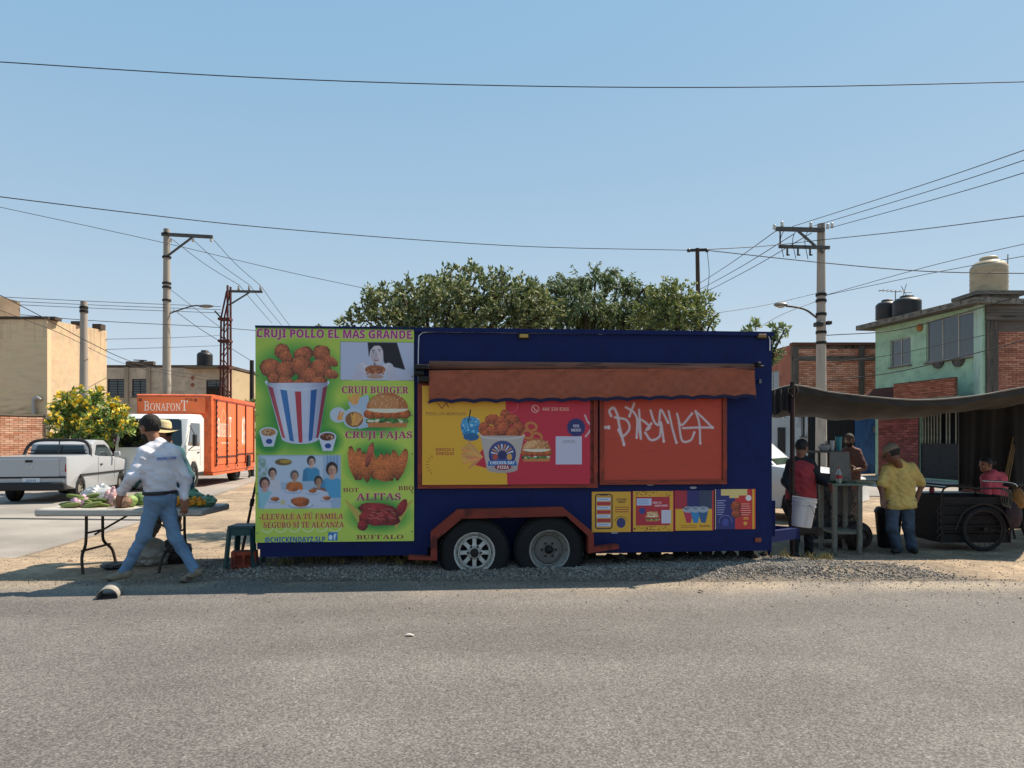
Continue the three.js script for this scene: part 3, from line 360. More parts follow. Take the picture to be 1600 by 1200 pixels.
  // awning rolled up with a hanging valance
  { const cloth = worn(0x8c4634, .9, 2, 1.3), [ax, ay] = L(671, 576), [bx, by] = L(1172, 572); cloth.map.repeat.set(7, .7); const aw = M('awning_roller', cyl(.045, .045, bx - ax, 14).rotateZ(Math.PI / 2).translate((ax + bx) / 2, (ay + by) / 2, .085), worn(0x8f6050, .85, 1, 1), tr);
    const len = .33, val = (u, v) => { const x = ax + u * (bx - ax), yt = ay + (by - ay) * u - .03, sc = .018 * Math.abs(Math.sin(u * Math.PI * 15)) ; return [x, yt - v * (len - sc) - .006 * Math.sin(u * 5) * v, 0.125 + .03 * v + .010 * Math.sin(u * 60) * v + .007 * Math.sin(u * 23 + v * 3) + .012 * (fbm(u * 40, v * 3, 3) - .5) + .01 * Math.max(0, Math.sin(u * 37 + v * 2.5)) ** 6]; };
    M('valance', sheet(val, 150, 12), new THREE.MeshStandardMaterial({ map: cloth.map, color: 0xa85a40, roughness: .9, side: THREE.DoubleSide }), aw);
    M('valance_hem', sheet((u, v) => { const q = val(u, 1), k = val(u, .93); return [q[0], k[1] + (q[1] - .012 - k[1]) * v, q[2] + .004]; }, 150, 2), std(0x1c1a3a, .9, { side: THREE.DoubleSide }), aw);
    M('awning_bracket', merge([rbox(.14, .05, .2, .012, ax - .07, ay, .1), rbox(.1, .06, .16, .012, ax - .05, ay - .12, .09), cyl(.03, .03, .1, 12).rotateZ(1.57).translate(ax - .1, ay - .06, .16), box(.03, .2, .03, ax - .1, ay - .07, .03)]), darkSteel, aw); M('awning_bracket', merge([rbox(.04, .05, .2, .01, bx + .02, by, .1), cyl(.012, .012, .06, 8).rotateZ(1.57).translate(bx + .05, by - .02, .16)]), darkSteel, aw); const q = L(1186, 596); M('hook', rbox(.03, .05, .03, .006, q[0], q[1], .02), steel, tr); }
  // fender over the two wheels
  { const o = [[640, 866], [674, 868], [674, 829], [715, 795], [876, 791], [923, 830], [924, 853], [962, 849], [962, 854], [916, 861], [916, 835], [882, 804], [721, 808], [683, 840], [683, 872], [640, 871]].map(([a, b]) => L(a, b)); const g = ext(o, .13, .004); g.translate(0, 0, .01); M('fender', uvm(g), redRust, tr); }
  // wheels: lathed tyre, rim with openings, hub
  const wheel = (px, py, kind) => {
    const [wx, wy] = L(px, py), w = new THREE.Group(); w.name = 'wheel'; tr.add(w); w.position.set(wx, wy, -.02); w.userData.label = kind ? 'wheel with plain steel rim' : 'wheel with white spoked rim';
    const tp = [[.205, -.1], [.25, -.112], [.31, -.115], [.345, -.1], [.362, -.06], [.365, 0], [.362, .06], [.345, .1], [.31, .115], [.25, .112], [.205, .1]]; const ty = lathe(tp, 48); ty.rotateX(Math.PI / 2); M('tyre', ty, blackRubber, w);
    const tread = []; for (let i = 0; i < 56; i++) for (const s of [-.05, .05]) tread.push(box(.026, .012, .07).translate(0, .364, s).rotateZ(i / 56 * 6.283 + s)); M('tread', merge(tread), blackRubber, w);
    const paint = worn(kind ? 0xa6a5a2 : 0xdad9d5, .6, 1, 2), rp = [[.14, .03], [.17, .035], [.175, .07], [.19, .085], [.196, .1], [.214, .112], [.216, .104], [.2, .06], [.2, -.1]]; const rim = lathe(rp, 40); rim.rotateX(Math.PI / 2); const rm = M('rim', rim, Object.assign(paint.clone(), { side: THREE.DoubleSide }), w);
    if (kind) { M('dish', lathe([[0, .04], [.06, .045], [.07, .05], [.12, .04], [.145, .05], [.155, .036]], 32).rotateX(Math.PI / 2), new THREE.MeshStandardMaterial({ map: GR[3], color: 0x7d7b78, roughness: .7, side: THREE.DoubleSide }), rm); for (let i = 0; i < 6; i++) M('bolt', cyl(.012, .012, .03, 6).rotateX(1.57).translate(Math.cos(i * 1.047) * .075, Math.sin(i * 1.047) * .075, .055), darkSteel, rm); M('hub', lathe([[0, .09], [.035, .085], [.045, .05]], 20).rotateX(Math.PI / 2), darkSteel, rm); }
    else {
      for (let i = 0; i < 8; i++) M('spoke', ext([[-.03, .05], [-.016, .1], [-.026, .168], [.026, .168], [.016, .1], [.03, .05]], .014, .004).translate(0, 0, .068).rotateZ(i * .7854), paint, rm); M('centre', lathe([[0, .09], [.07, .09], [.078, .08], [.078, .06]], 28).rotateX(Math.PI / 2), paint, rm); M('outer_ring', lathe([[.15, .07], [.152, .086], [.172, .09], [.176, .07]], 36).rotateX(Math.PI / 2), paint, rm);
      M('dish', cyl(.165, .165, .01, 32).rotateX(1.57).translate(0, 0, .03), std(0x0d0d0f, .9), rm);
      for (let i = 0; i < 6; i++) M('bolt', cyl(.011, .011, .03, 6).rotateX(1.57).translate(Math.cos(i * 1.047) * .07, Math.sin(i * 1.047) * .07, .095), darkSteel, rm); M('hub', lathe([[0, .15], [.03, .15], [.04, .14], [.045, .08]], 20).rotateX(Math.PI / 2), darkSteel, rm);
    }
    const back = M('tyre', ty.clone(), blackRubber, w, [0, 0, -1.9]); back.userData.label = 'tyre on the far side'; M('axle', cyl(.04, .04, 1.9, 10).rotateX(1.57).translate(0, 0, -.95), darkSteel, w);
  };
  wheel(741, 862, 0); wheel(857, 858, 1);
  // drawbar, jack and coupling on the right
  { const y = .3, a = [X1 - .1, y, -.35], t = [X1 + .8, y - .03, -1.05]; const db = M('drawbar', merge([beam(a, t, .08, .13), beam([X1 - .1, y, -1.75], t, .08, .13), box(.06, .1, 1.4, X1 + .06, y, -1.05)]), navy, tr); M('coupler', merge([rbox(.28, .1, .1, .03, X1 + .92, y, -1.05), cyl(.06, .05, .1, 14, X1 + 1.04, y - .02, -1.05)]), darkSteel, db); M('jack', merge([rbox(.1, .42, .1, .01, X1 + .2, .52, -.5), cyl(.025, .025, .35, 10, X1 + .2, .15, -.5), cyl(.08, .09, .02, 14, X1 + .2, -.01 + gy(3.1, 8), -.5)]), navy, db); M('tail_lamp', rbox(.07, .05, .02, .006, X1 - .16, .34, .012), new THREE.MeshPhysicalMaterial({ color: 0x7d3018, roughness: .4, clearcoat: .5 }), tr); }
  // paint chips
  for (const [px, py] of [[1016, 757], [1083, 762], [938, 521], [960, 832]]) { const [a, b] = L(px, py); const g = new THREE.CircleGeometry(.03, 7); g.scale(1.4, .45, 1); g.translate(a, b, .0045); M('paint_chip', g, std(0x9a9aa4, .9), tr); }
}
// ---------- buildings ----------
const GB = -.13;                                              // level of the lot and streets behind the trailer
const frameWhite = worn(0xb9b9b4, .5, 2, 1), frameDark = worn(0x2c2b2b, .5, 2, 1);
// a wall slab with openings, facing +z, its face at z = 0
const wallGeo = (pts, holes, t = .2) => { const g = ext(pts, t, 0, holes); g.translate(0, 0, -t); const p = g.attributes.position, uv = g.attributes.uv; for (let i = 0; i < p.count; i++) uv.setXY(i, p.getX(i) * .35 + p.getZ(i) * .35, p.getY(i) * .35); return g; };
function windowIn(parent, x0, y0, x1, y1, n, frame, depth = .1, curtain = 0x4c4a4a) {
  const w = new THREE.Group(); w.name = 'window'; parent.add(w); const f = .045, list = [box(x1 - x0, f, .05, (x0 + x1) / 2, y0 + f / 2, -depth), box(x1 - x0, f, .05, (x0 + x1) / 2, y1 - f / 2, -depth)];
  for (let i = 0; i <= n; i++) list.push(box(f, y1 - y0 - 2 * f, .045, x0 + f / 2 + (x1 - x0 - f) * i / n, (y0 + y1) / 2, -depth)); M('frame', merge(list), frame, w);
  for (let i = 0; i < n; i++) { const a = x0 + f + (x1 - x0 - f) * i / n, b = x0 + (x1 - x0 - f) * (i + 1) / n; M('pane', box(b - a, y1 - y0 - 2 * f, .008, (a + b) / 2, (y0 + y1) / 2, -depth), glass(0x1a2226), w); }
  M('curtain', sheet((u, v) => [x0 + u * (x1 - x0), y0 + v * (y1 - y0), -depth - .1 + .02 * Math.sin(u * 40)], 40, 1), std(curtain, .95, { side: THREE.DoubleSide }), w);
  M('sill', box(x1 - x0 + .12, .05, .12, (x0 + x1) / 2, y0 - .026, .02), concreteMat, w); return w;
}
// cream building with a stained shaded front and a sunlit flank
{
  const c = G('cream_building', 'tall blank cream building with black mould stains, behind the brick fence', 'building', [-16.9, GB, -26.3], 0), H = 5.95;
  const stain = canvas(512, 768, (x) => { const r = RNG(3); x.fillStyle = '#d6bd98'; x.fillRect(0, 0, 512, 768); for (let i = 0; i < 3000; i++) { const a = r() * 512, b = r() * 768; ell(x, a, b, 2 + r() * 18, 1 + r() * 8, `rgba(${130 + r() * 80 | 0},${110 + r() * 70 | 0},${90 + r() * 60 | 0},.05)`); } for (let i = 0; i < 1500; i++) { const a = r() * 512, b = 420 + Math.sin(a * .012 + 1) * 50 + (r() - .3) * 130; if (r() < ss(360, 520, b)) ell(x, a, b, 3 + r() * 22, 1 + r() * 7, 'rgba(48,42,38,.07)', -.25); } for (let i = 0; i < 60; i++) { const a = r() * 512; x.fillStyle = 'rgba(70,60,50,.08)'; x.fillRect(a, 0, 2 + r() * 6, 20 + r() * 90); } });
  const lit = canvas(512, 512, (x) => { const r = RNG(4); x.fillStyle = '#d6bd98'; x.fillRect(0, 0, 512, 512); for (let i = 0; i < 2500; i++) ell(x, r() * 512, r() * 512, 2 + r() * 22, 2 + r() * 12, `rgba(${130 + r() * 80 | 0},${110 + r() * 70 | 0},${90 + r() * 60 | 0},.05)`); for (let i = 0; i < 120; i++) { const a = r() * 512; x.fillStyle = 'rgba(70,58,44,.09)'; x.fillRect(a, 0, 1 + r() * 5, 15 + r() * 75); } line(x, [[260, 0], [250, 170], [270, 300]], 'rgba(90,75,58,.4)', 1.5); });
  const front = box(9, H, .25, -4.5, H / 2, -.125); M('front_wall', front, std(0xffffff, .95, { map: stain }), c);
  const side = new THREE.BoxGeometry(.25, H, 2.75); const sw = M('side_wall', side, std(0xffffff, .95, { map: lit }), c); sw.position.set(.169, H / 2, -1.447); sw.rotation.y = -.24;
  M('roof', box(9, .12, 2.5, -4.5, H - .12, -1.5), concreteMat, c);
  M('parapet_cap', merge([box(9.1, .1, .34, -4.5, H + .05, -.12), box(.34, .16, .4, .2, H + .08, -1.55), box(.34, .22, .34, .42, H + .11, -2.55), box(.34, .12, .4, .05, H + .06, -.3)]), worn(0x5e5148, .95, 3, 1), c);
  M('stair_tower', box(1.6, 1.05, 2, -3.42, H + .57, -1.4), worn(0x9d8a74, .95, 1, .4), c);
  const w = new THREE.Group(); w.name = 'window'; c.add(w); M('pane', box(.7, .85, .03, -2.12, H - .47, .02), glass(0x241c1a), w); M('frame', box(.78, .05, .06, -2.12, H - .93, .02), frameDark, w);
  M('drain_pipe', tube([[-.42, 1.9, .12], [-.42, 2.9, .12], [-.4, 3.05, .12], [-.28, 3.1, .1], [-.2, 3.02, .06]], .065, 24, 10), std(0xa8a4a0, .6), c);
}
// brick fence with concrete posts
{
  const th = -.61, f = G('brick_fence', 'salmon brick fence with pale concrete posts beside the pickup', 'fence', [-17.1, GB, -21.5], .96, undefined), w = 3.05, h = 2.34;
  M('mortar_bed', box(w, h, .1, w / 2, h / 2, -.06), worn(0xac8668, .95, 1, 1), f);
  const b = M('bricks', brickwork(w, h - .04, .24, .056, .012, .014, [0xd39a7c, 0xdba88a, 0xc98b6c, 0xe0b294], 21).translate(0, 0, -.008), brickMat, f); b.userData.kind = 'stuff';
  for (const x of [-.05, 1.28, 2.98]) M('post', rbox(.14, h + .08, .2, .012, x, h / 2 + .04, -.05), worn(0xb0a690, .9, 1, 1), f); M('coping', box(w, .06, .16, w / 2, h + .03, -.06), worn(0xa39884, .95, 1, 1), f);
}
// low two-storey house closing the street
{
  const D = 43.5, o = P(165, HOR, D), L = face(o.x, GB, D, 0), b = G('street_end_house', 'grey-beige two-storey house with barred windows at the end of the side street', 'house', [o.x, GB, -D]);
  const top = L(200, 574)[1], r = L(358, 600)[0], wins = [[168, 197, 592, 620], [206, 230, 592, 620], [322, 352, 593, 618]].map(([p, q, y0, y1]) => { const a = L(p, y1), c = L(q, y0); return [a[0], a[1], c[0], c[1]]; });
  M('front_wall', wallGeo(rect(0, 0, r, top), wins.map((w) => rect(...w))), worn(0xcdbba8, .95, 2, 1), b);
  for (const w of wins) { const g = windowIn(b, ...w, 2, frameDark, .1, 0x6a6560); const bars = []; for (let i = 1; i < 7; i++) bars.push(box(w[2] - w[0], .025, .02, (w[0] + w[2]) / 2, w[1] + (w[3] - w[1]) * i / 7, -.03)); M('bars', merge(bars), darkSteel, g); }
  M('side_wall', box(.2, top - .1, 9, r - .1, top / 2 - .05, -4.72), worn(0xcbb692, .95, 0, 1), b); M('roof', box(r, .16, 9, r / 2, top + .06, -4.5), worn(0x6b5b50, .95, 3, 1), b);
  const k = L(197, 569), k2 = L(240, 569); M('parapet', box(k2[0] - k[0], .22, .3, (k[0] + k2[0]) / 2, top + .25, -.1), worn(0x77675a, .95, 3, 1), b); const pl = L(233, 600)[0], pr = L(196, 600)[0]; M('pilaster', merge([box(.22, top, .12, pl, top / 2, .06), box(.22, top, .12, pr + .1, top / 2, .06)]), worn(0xb9a893, .95, 0, 1), b); M('slab_edge', box(r * .34, .14, .6, r * .83, top - .02, .25), worn(0x8b7b6a, .95, 1, 1), b);
  for (const py of [590.5, 601.5]) { const q = L(301, py); M('wall_tile', new THREE.BoxGeometry(.2, .2, .03).rotateZ(.785), std(0x8f563c, .8), b, [q[0], q[1], .015]); }
  const lo = []; for (const [p, q] of [[172, 196], [330, 350]]) { const a = L(p, 700)[0], c = L(q, 700)[0]; lo.push(box(c - a, 2, .05, (a + c) / 2, 1, .03)); } for (const g of lo) M('door', g, frameDark, b);
}
const tank = (name, label, p, r, h, mat, group) => {
  const t = G(name, label, 'water tank', [p.x, p.y, p.z], 0, group), pts = [[0, 0], [r, 0], [r * 1.02, h * .03]]; for (let i = 0; i < 5; i++) pts.push([r * .985, h * (.1 + i * .13)], [r * 1.01, h * (.15 + i * .13)]); pts.push([r * .97, h * .74], [r * .8, h * .84], [r * .5, h * .9], [r * .48, h * .92]);
  M('shell', toCreasedNormals(lathe(pts, 32), .6), mat, t); M('lid', lathe([[r * .48, h * .91], [r * .5, h * .97], [r * .42, h], [0, h]], 24), mat, t); return t;
};
const tankBlack = worn(0x1d1f22, .5, 2, 1), tankCream = worn(0xb9a88a, .55, 2, 1);
tank('water_tank', 'black ribbed water tank on the grey-beige house roof', P(320, 571.6, 44.6), .46, .95, tankBlack);
// right side: pink and brick house
{
  const D = 34, x0 = 13.2, b = G('brick_house', 'bare red brick house with concrete beams and a salmon plastered front', 'house', [x0, GB, -D]), L = face(x0, GB, D, 0), top = L(1250, 538)[1], w = 4.6;
  M('side_wall', box(w, top, .2, w / 2, top / 2, -.12), worn(0x8a7a6c, .95, 1, 1), b);
  const br = M('bricks', brickwork(w, top - .2, .25, .075, .018, .02, [0xcb8a6a, 0xd69878, 0xbe7c5e, 0xdca386], 33).translate(0, 0, -.02), brickMat, b); br.userData.kind = 'stuff';
  const col = worn(0x837b72, .95, 1, 1); for (const px of [1243, 1346]) { const u = L(px, 600)[0]; M('column', box(.26, top, .09, Math.max(.13, u), top / 2, .005), col, b); } M('tie_beam', box(w, .22, .08, w / 2, L(1300, 560)[1], .012), col, b); M('coping', box(w + .1, .12, .4, w / 2, top + .02, -.1), worn(0x8d5b46, .95, 1, 1), b);
  const fr = new THREE.Group(); fr.name = 'street_front'; fr.position.set(0, 0, -.24); fr.rotation.y = -Math.PI / 2 + .1; b.add(fr); const hl = [[2.2, 3.75, 3.6, 4.9]]; M('wall', wallGeo(rect(-7.2, 0, 0, top), [rect(-2.9, 3.9, -1.2, 5.0)]), worn(0xb4705a, .9, 0, 1), fr); windowIn(fr, -2.9, 3.9, -1.2, 5.0, 2, frameWhite, .1, 0x8d8a86); M('roof', box(w, .14, 7, w / 2, top - .1, -3.7), concreteMat, b);
  // ground floor towards the lot: dark ribbed gate and blue wall
  const g0 = L(1262, 700)[0], g1 = L(1333, 700)[0], g2 = L(1369, 700)[0], gate = new THREE.Group(); gate.name = 'gate'; b.add(gate); M('leaf', box(g1 - g0, 2.7, .05, (g0 + g1) / 2, 1.35, .09), worn(0x24272c, .6, 2, 1), gate); const ribs = []; for (let x = g0 + .06; x < g1; x += .12) ribs.push(box(.03, 2.6, .03, x, 1.35, .13)); M('ribs', merge(ribs), worn(0x1b1d22, .6, 2, 1), gate);
  const blue = M('blue_wall', box(g2 - g1 - .02, 2.85, .12, (g1 + g2) / 2, 1.425, .12), worn(0x3b6fae, .85, 0, 1), b); const m = L(1364, 671); M('meter_box', rbox(.2, .28, .12, .02, m[0], m[1], .24), worn(0x9a9a98, .6, 1, 1), blue);
}
{ // white house front seen under the tarp
  const D = 31, p0 = P(1198, HOR, D).x, p1 = P(1262, HOR, D).x, w = p1 - p0, h = G('white_house_front', 'white single-storey house front with narrow window under the tarp', 'house', [p0, GB, -D]); const L = face(p0, GB, D, 0), a = L(1252, 682), c = L(1258, 651), d0 = L(1215, 735), d1 = L(1223, 645);
  M('wall', wallGeo(rect(0, 0, w, 2.75), [rect(a[0], a[1], c[0], c[1])]), worn(0xc9ccd0, .9, 0, 1), h); windowIn(h, a[0], a[1], c[0], c[1], 1, frameDark); M('roof', box(w + .1, .14, 2.2, w / 2, 2.82, -1.1), concreteMat, h); const dr = M('door', box(.32, 2.1, .05, d0[0] + .16, 1.05, .03), worn(0x33302e, .6, 1, 1), h); M('handle', rbox(.04, .12, .05, .01, d0[0] + .27, 1, .08), steel, dr);
  const numTex = canvas(128, 48, (x) => { x.fillStyle = '#c9ccd0'; x.fillRect(0, 0, 128, 48); txt(x, '881', 18, 40, 92, 30, 'bold # sans-serif', '#4a4a4c'); }); const q = L(1229, 652.5); M('house_number', box(.34, .13, .01, q[0], q[1], .008), std(0xffffff, .8, { map: numTex }), h);
}
// green house with balcony
{
  const th = -1.403, ox = 15.93, od = 31.7, h = G('green_house', 'mint green two-storey house with big dark window and brick balcony', 'house', [ox, GB, -od], th), L = face(ox, GB, od, th), len = 5.8, H = 6.42;
  const W = (a, y1, b, y0) => { const p = L(a, y1), q = L(b, y0); return [p[0], (p[1] + L(b, y1)[1]) / 2, q[0], (q[1] + L(a, y0)[1]) / 2]; };
  const w1 = W(1447, 562, 1523, 494), w2 = W(1391, 572, 1423, 529), gt = [L(1437, 700)[0], .05, L(1500, 700)[0], 2.75], mint = worn(0xaed4b8, .9, 2, 1); w1[3] = Math.min(w1[3], H - .12);
  M('front_wall', wallGeo(rect(0, 0, len, H), [rect(...w1), rect(...w2), rect(gt[0], gt[1], gt[2], gt[3])], .22), mint, h);
  windowIn(h, ...w1, 3, frameWhite, .08, 0x23262b); windowIn(h, ...w2, 2, frameWhite, .08, 0x85827d);
  M('roof', ext([[-.5, H], [len + .35, H], [len + .35, H + .2], [-.5, H + .2]], 7.4).translate(0, 0, -6.8), worn(0x8f8a82, .95, 1, 1), h); M('back_wall', box(len, H, .2, len / 2, H / 2, -6.6), mint, h); M('end_wall', box(.2, H, 6.3, .1, H / 2, -3.4), worn(0x8c8178, .95, 1, 1), h);
  M('corner_post', box(.28, H, .1, len - .14, H / 2, .052), worn(0xb8d6c8, .9, 2, 1), h);
  const bal = new THREE.Group(); bal.name = 'balcony'; h.add(bal); const b0 = L(1430, 600)[0], b1 = len - .15, by = 3.15; M('slab', box(b1 - b0, .22, 1, (b0 + b1) / 2, by - .11, .5), worn(0xaaa695, .95, 1, 1), bal); M('parapet_core', box(b1 - b0, .68, .1, (b0 + b1) / 2, by + .34, .92), worn(0x75503f, .95, 1, 1), bal); const bb = M('bricks', brickwork(b1 - b0, .68, .25, .05, .016, .02, [0x9a5c46, 0xa66850, 0x8c503c], 44).translate(b0, by, .965), brickMat, bal); bb.userData.kind = 'stuff';
  const ta = new THREE.Group(); ta.name = 'tile_awning'; h.add(ta); const t0 = -.1, t1 = b0, tm = worn(0x77453a, .9, 1, 1); for (let x = t0; x < t1; x += .16) M('tile', bar([x, 3.75, .05], [x, 3.15, .95], .075, .075, 8), tm, ta); M('deck', beam([(t0 + t1) / 2, 3.68, .04], [(t0 + t1) / 2, 3.08, .95], t1 - t0, .05), tm, ta);
  for (const [a, b, y] of [[1458, 1476, 563], [1489, 1508, 560]]) { const p = L(a, y), q = L(b, y), s = new THREE.Shape(); s.absellipse((p[0] + q[0]) / 2, (p[1] + q[1]) / 2 - .02, (q[0] - p[0]) / 2, .3, Math.PI, Math.PI * 2); M('ornament', ext(s, .06).translate(0, 0, .002), worn(0x6b6660, .9, 1, 1), h); }
  { const q = L(1438, 512); M('plaque', cyl(.16, .16, .05, 16).rotateX(1.57).translate(q[0], q[1], .03), worn(0xc98a3a, .7, 1, 1), h); }
  // ground floor: maroon slips, gate with pale bars
  const m0 = L(1374, 700)[0]; M('slip_bed', box(gt[0] - m0, 2.8, .04, (m0 + gt[0]) / 2, 1.4, .022), worn(0x6d5a52, .9, 1, 1), h); const sl = M('brick_slips', brickwork(gt[0] - m0, 2.8, .3, .085, .02, .018, [0x8a4842, 0x96524a, 0x7e403a], 51).translate(m0, 0, .043), brickMat, h); sl.userData.kind = 'stuff';
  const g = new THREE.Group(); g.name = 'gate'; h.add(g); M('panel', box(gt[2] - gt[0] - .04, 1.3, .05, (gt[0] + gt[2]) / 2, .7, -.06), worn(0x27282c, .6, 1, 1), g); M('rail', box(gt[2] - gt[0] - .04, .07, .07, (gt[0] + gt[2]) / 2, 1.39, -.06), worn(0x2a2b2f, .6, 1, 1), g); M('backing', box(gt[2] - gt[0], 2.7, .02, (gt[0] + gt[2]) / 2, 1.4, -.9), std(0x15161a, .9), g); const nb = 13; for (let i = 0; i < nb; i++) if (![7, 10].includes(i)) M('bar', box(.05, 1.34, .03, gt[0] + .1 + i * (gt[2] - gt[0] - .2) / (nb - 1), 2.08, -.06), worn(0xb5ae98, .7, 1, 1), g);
  const nb2 = new THREE.Group(); nb2.name = 'flank'; nb2.position.set(len, 0, 0); nb2.rotation.y = -th; h.add(nb2);
  M('flank_wall', box(9, H, .2, 4.62, H / 2 - .002, -.14), worn(0x6f665f, .95, 1, 1), nb2); const fb = M('bricks', brickwork(5, H - .95, .26, .06, .016, .02, [0x9c6551, 0xa87059, 0x8f5a47, 0xb27c64], 61).translate(.55, 0, -.04), brickMat, nb2); fb.userData.kind = 'stuff'; M('column', box(.42, H - .6, .1, .33, (H - .6) / 2, .012), worn(0x736a64, .95, 1, 1), nb2); M('tie_beam', box(9, .55, .1, 4.6, H - .3, .01), worn(0x746c66, .95, 1, 1), nb2);
}
tank('water_tank', 'small black water tank nearest the aerial on the green house roof', P(1386, 499, 31.6), .46, .85, tankBlack); tank('water_tank', 'wider black water tank with pale stripe on the green house roof', P(1417, 494, 30.3), .55, .85, tankBlack);
{ const b = P(1546, 466.5, 27.6), t = tank('water_tank', 'large cream water tank on a slab above the green house', P(1545, 460, 27.6), .63, 1.42, tankCream); M('slab', box(1.9, .14, 1.6, 0, -.08, 0), concreteMat, t); M('stand', box(1.4, .3, 1.3, 0, -.3, 0), concreteMat, t); M('outlet_pipe', bar([.62, 0, .1], [.66, 1.5, .1], .02), std(0x77716a, .6), t); }
{ const a = P(1399, 497, 31), g = G('aerial', 'thin rooftop television aerial beside the black tanks', 'aerial', [a.x, a.y, a.z]), L = [bar([0, -.1, 0], [0, 1.15, 0], .02), bar([-.7, 1.2, 0], [.7, 1.1, 0], .018)]; for (let i = 0; i < 5; i++) L.push(bar([-.6 + i * .18, 1.19 - i * .013, -.25], [-.6 + i * .18, 1.19 - i * .013, .25], .01)); L.push(bar([.3, .85, 0], [.42, 1.45, .1], .014), bar([.5, .9, 0], [.2, 1.35, .1], .014)); M('mast', merge(L), steel, g); }
{ const a = P(219, 571, 43.7), g = G('aerial', 'tiny aerial on the parapet of the street-end house', 'aerial', [a.x, a.y, a.z]); M('mast', merge([bar([0, -.2, 0], [0, .35, 0], .025), bar([-.4, .33, 0], [.4, .3, 0], .03), bar([-.25, .22, 0], [.25, .28, 0], .02)]), darkSteel, g); }
// ---------- utility poles ----------
const poleMat = worn(0xb4aca2, .9, 0, 1), armMat = worn(0x6a6866, .6, 1, 1, { metalness: .3 }), rustRed = worn(0x6a2f28, .8, 1, 1);
const bands = (r, ys) => merge(ys.map((y) => cyl(r * 1.12, r * 1.12, .09, 16, 0, y, 0)));
function lampArm(parent, pts, head) { const a = M('lamp_arm', tube(pts, .035, 20, 8), armMat, parent); const [hx, hy, hz, w] = head; const g = new THREE.SphereGeometry(.5, 16, 10); g.scale(w, .16, .28); M('lamp_head', g, worn(0x8f8f8c, .5, 1, 1), a, [hx, hy, hz]); const s = new THREE.SphereGeometry(.5, 12, 8, 0, 6.3, 1.57, 1.57); s.scale(w * .6, .16, .22); M('lamp_glass', s, glass(0x9a9a92), a, [hx, hy - .03, hz]); }
{ // tall left pole
  const D = 36, b = P(260.5, HOR, D), p = G('utility_pole', 'tall round concrete pole with single side arm and street lamp', 'pole', [b.x, GB, -D]), H = 1.42 + (HOR - 358) / F * D - GB; M('shaft', cyl(.15, .23, H, 18, 0, H / 2, 0), poleMat, p); M('bands', bands(.19, [H - 2.9, H - 2.7, H - 3.55, H - 1.4, H - .25]), darkSteel, p);
  const s = D / F; M('crossarm', merge([beam([-.2, H - .28, .1], [73 * s, H - .42, .1], .12, .16), beam([.1, H - 1.35, .1], [42 * s, H - .42, .1], .07, .09)]), armMat, p); for (const x of [.25, 1.35, 2.25]) M('insulator', lathe([[0, 0], [.05, 0], [.07, .05], [.04, .08], [.07, .12], [.03, .18], [0, .18]], 12), std(0xb9b4aa, .4), p, [x, H - .66, .1]);
  lampArm(p, [[.15, H - 4.2, 0], [.7, H - 4.0, 0], [1.4, H - 3.82, .05], [1.7, H - 3.82, .05]], [1.98, H - 3.84, .05, .8]);
}
{ const D = 25.5, b = P(131, HOR, D), p = G('short_pole', 'short thick concrete pole rising out of the yellow-flowered shrub', 'pole', [b.x, GB, -D]), H = 1.42 + (HOR - 471) / F * D - GB; M('shaft', cyl(.11, .17, H, 18, 0, H / 2, 0), poleMat, p); M('bands', bands(.125, [H - .22, H - .35]), darkSteel, p); }
{ // red lattice pole
  const D = 38, b = P(352, HOR, D), p = G('lattice_pole', 'dark red steel lattice pole with side crossarm', 'pole', [b.x, GB, -D]), s = D / F, H = 1.42 + (HOR - 447) / F * D - GB, L = []; for (const z of [-.2, .2]) { L.push(beam([-.22, 0, z], [-.14, H - 1.7, z], .08, .08), beam([.22, 0, z], [.2, H, z], .08, .08), beam([-.14, H - 1.7, z], [.16, H - .3, z], .07, .07)); } M('legs', merge(L), rustRed, p); const Z = []; for (let i = 0; i < 12; i++) { const y = .3 + i * (H - 2.2) / 12, y2 = y + (H - 2.2) / 12, q = i % 2 ? 1 : -1; for (const z of [-.2, .2]) Z.push(beam([-.18 * q, y, z], [.2 * q, y2, z], .04, .04)); } M('lacing', merge(Z), rustRed, p); M('plates', merge([box(.6, .12, .5, 0, H - 4.3, 0), box(.6, .12, .5, 0, H - 1.75, 0), box(.6, .12, .5, 0, H - 2.9, 0)]), rustRed, p);
  M('crossarm', merge([beam([.1, H - .27, 0], [58 * s, H - .3, 0], .1, .12), beam([.2, H - 1.0, 0], [37 * s, H - .35, 0], .06, .07), beam([-.2, H - 1.7, 0], [-.55, H - 1.3, 0], .06, .07)]), armMat, p); for (const x of [.7, 1.25, 1.85]) M('insulator', lathe([[0, 0], [.05, 0], [.07, .08], [.04, .12], [.06, .22], [0, .24]], 12), std(0x8f8b86, .4), p, [x, H - .22, 0]);
}
{ const D = 30, b = P(393.5, HOR, D), p = G('dark_post', 'dark slim post standing beside the green menu board', 'post', [b.x, GB, -D]), H = 1.42 + (HOR - 563) / F * D - GB; M('shaft', cyl(.085, .1, H, 12, 0, H / 2, 0), worn(0x2f3230, .9, 1, 1), p); M('bands', bands(.09, [H - .5, 1.6, 1.8]), darkSteel, p); }
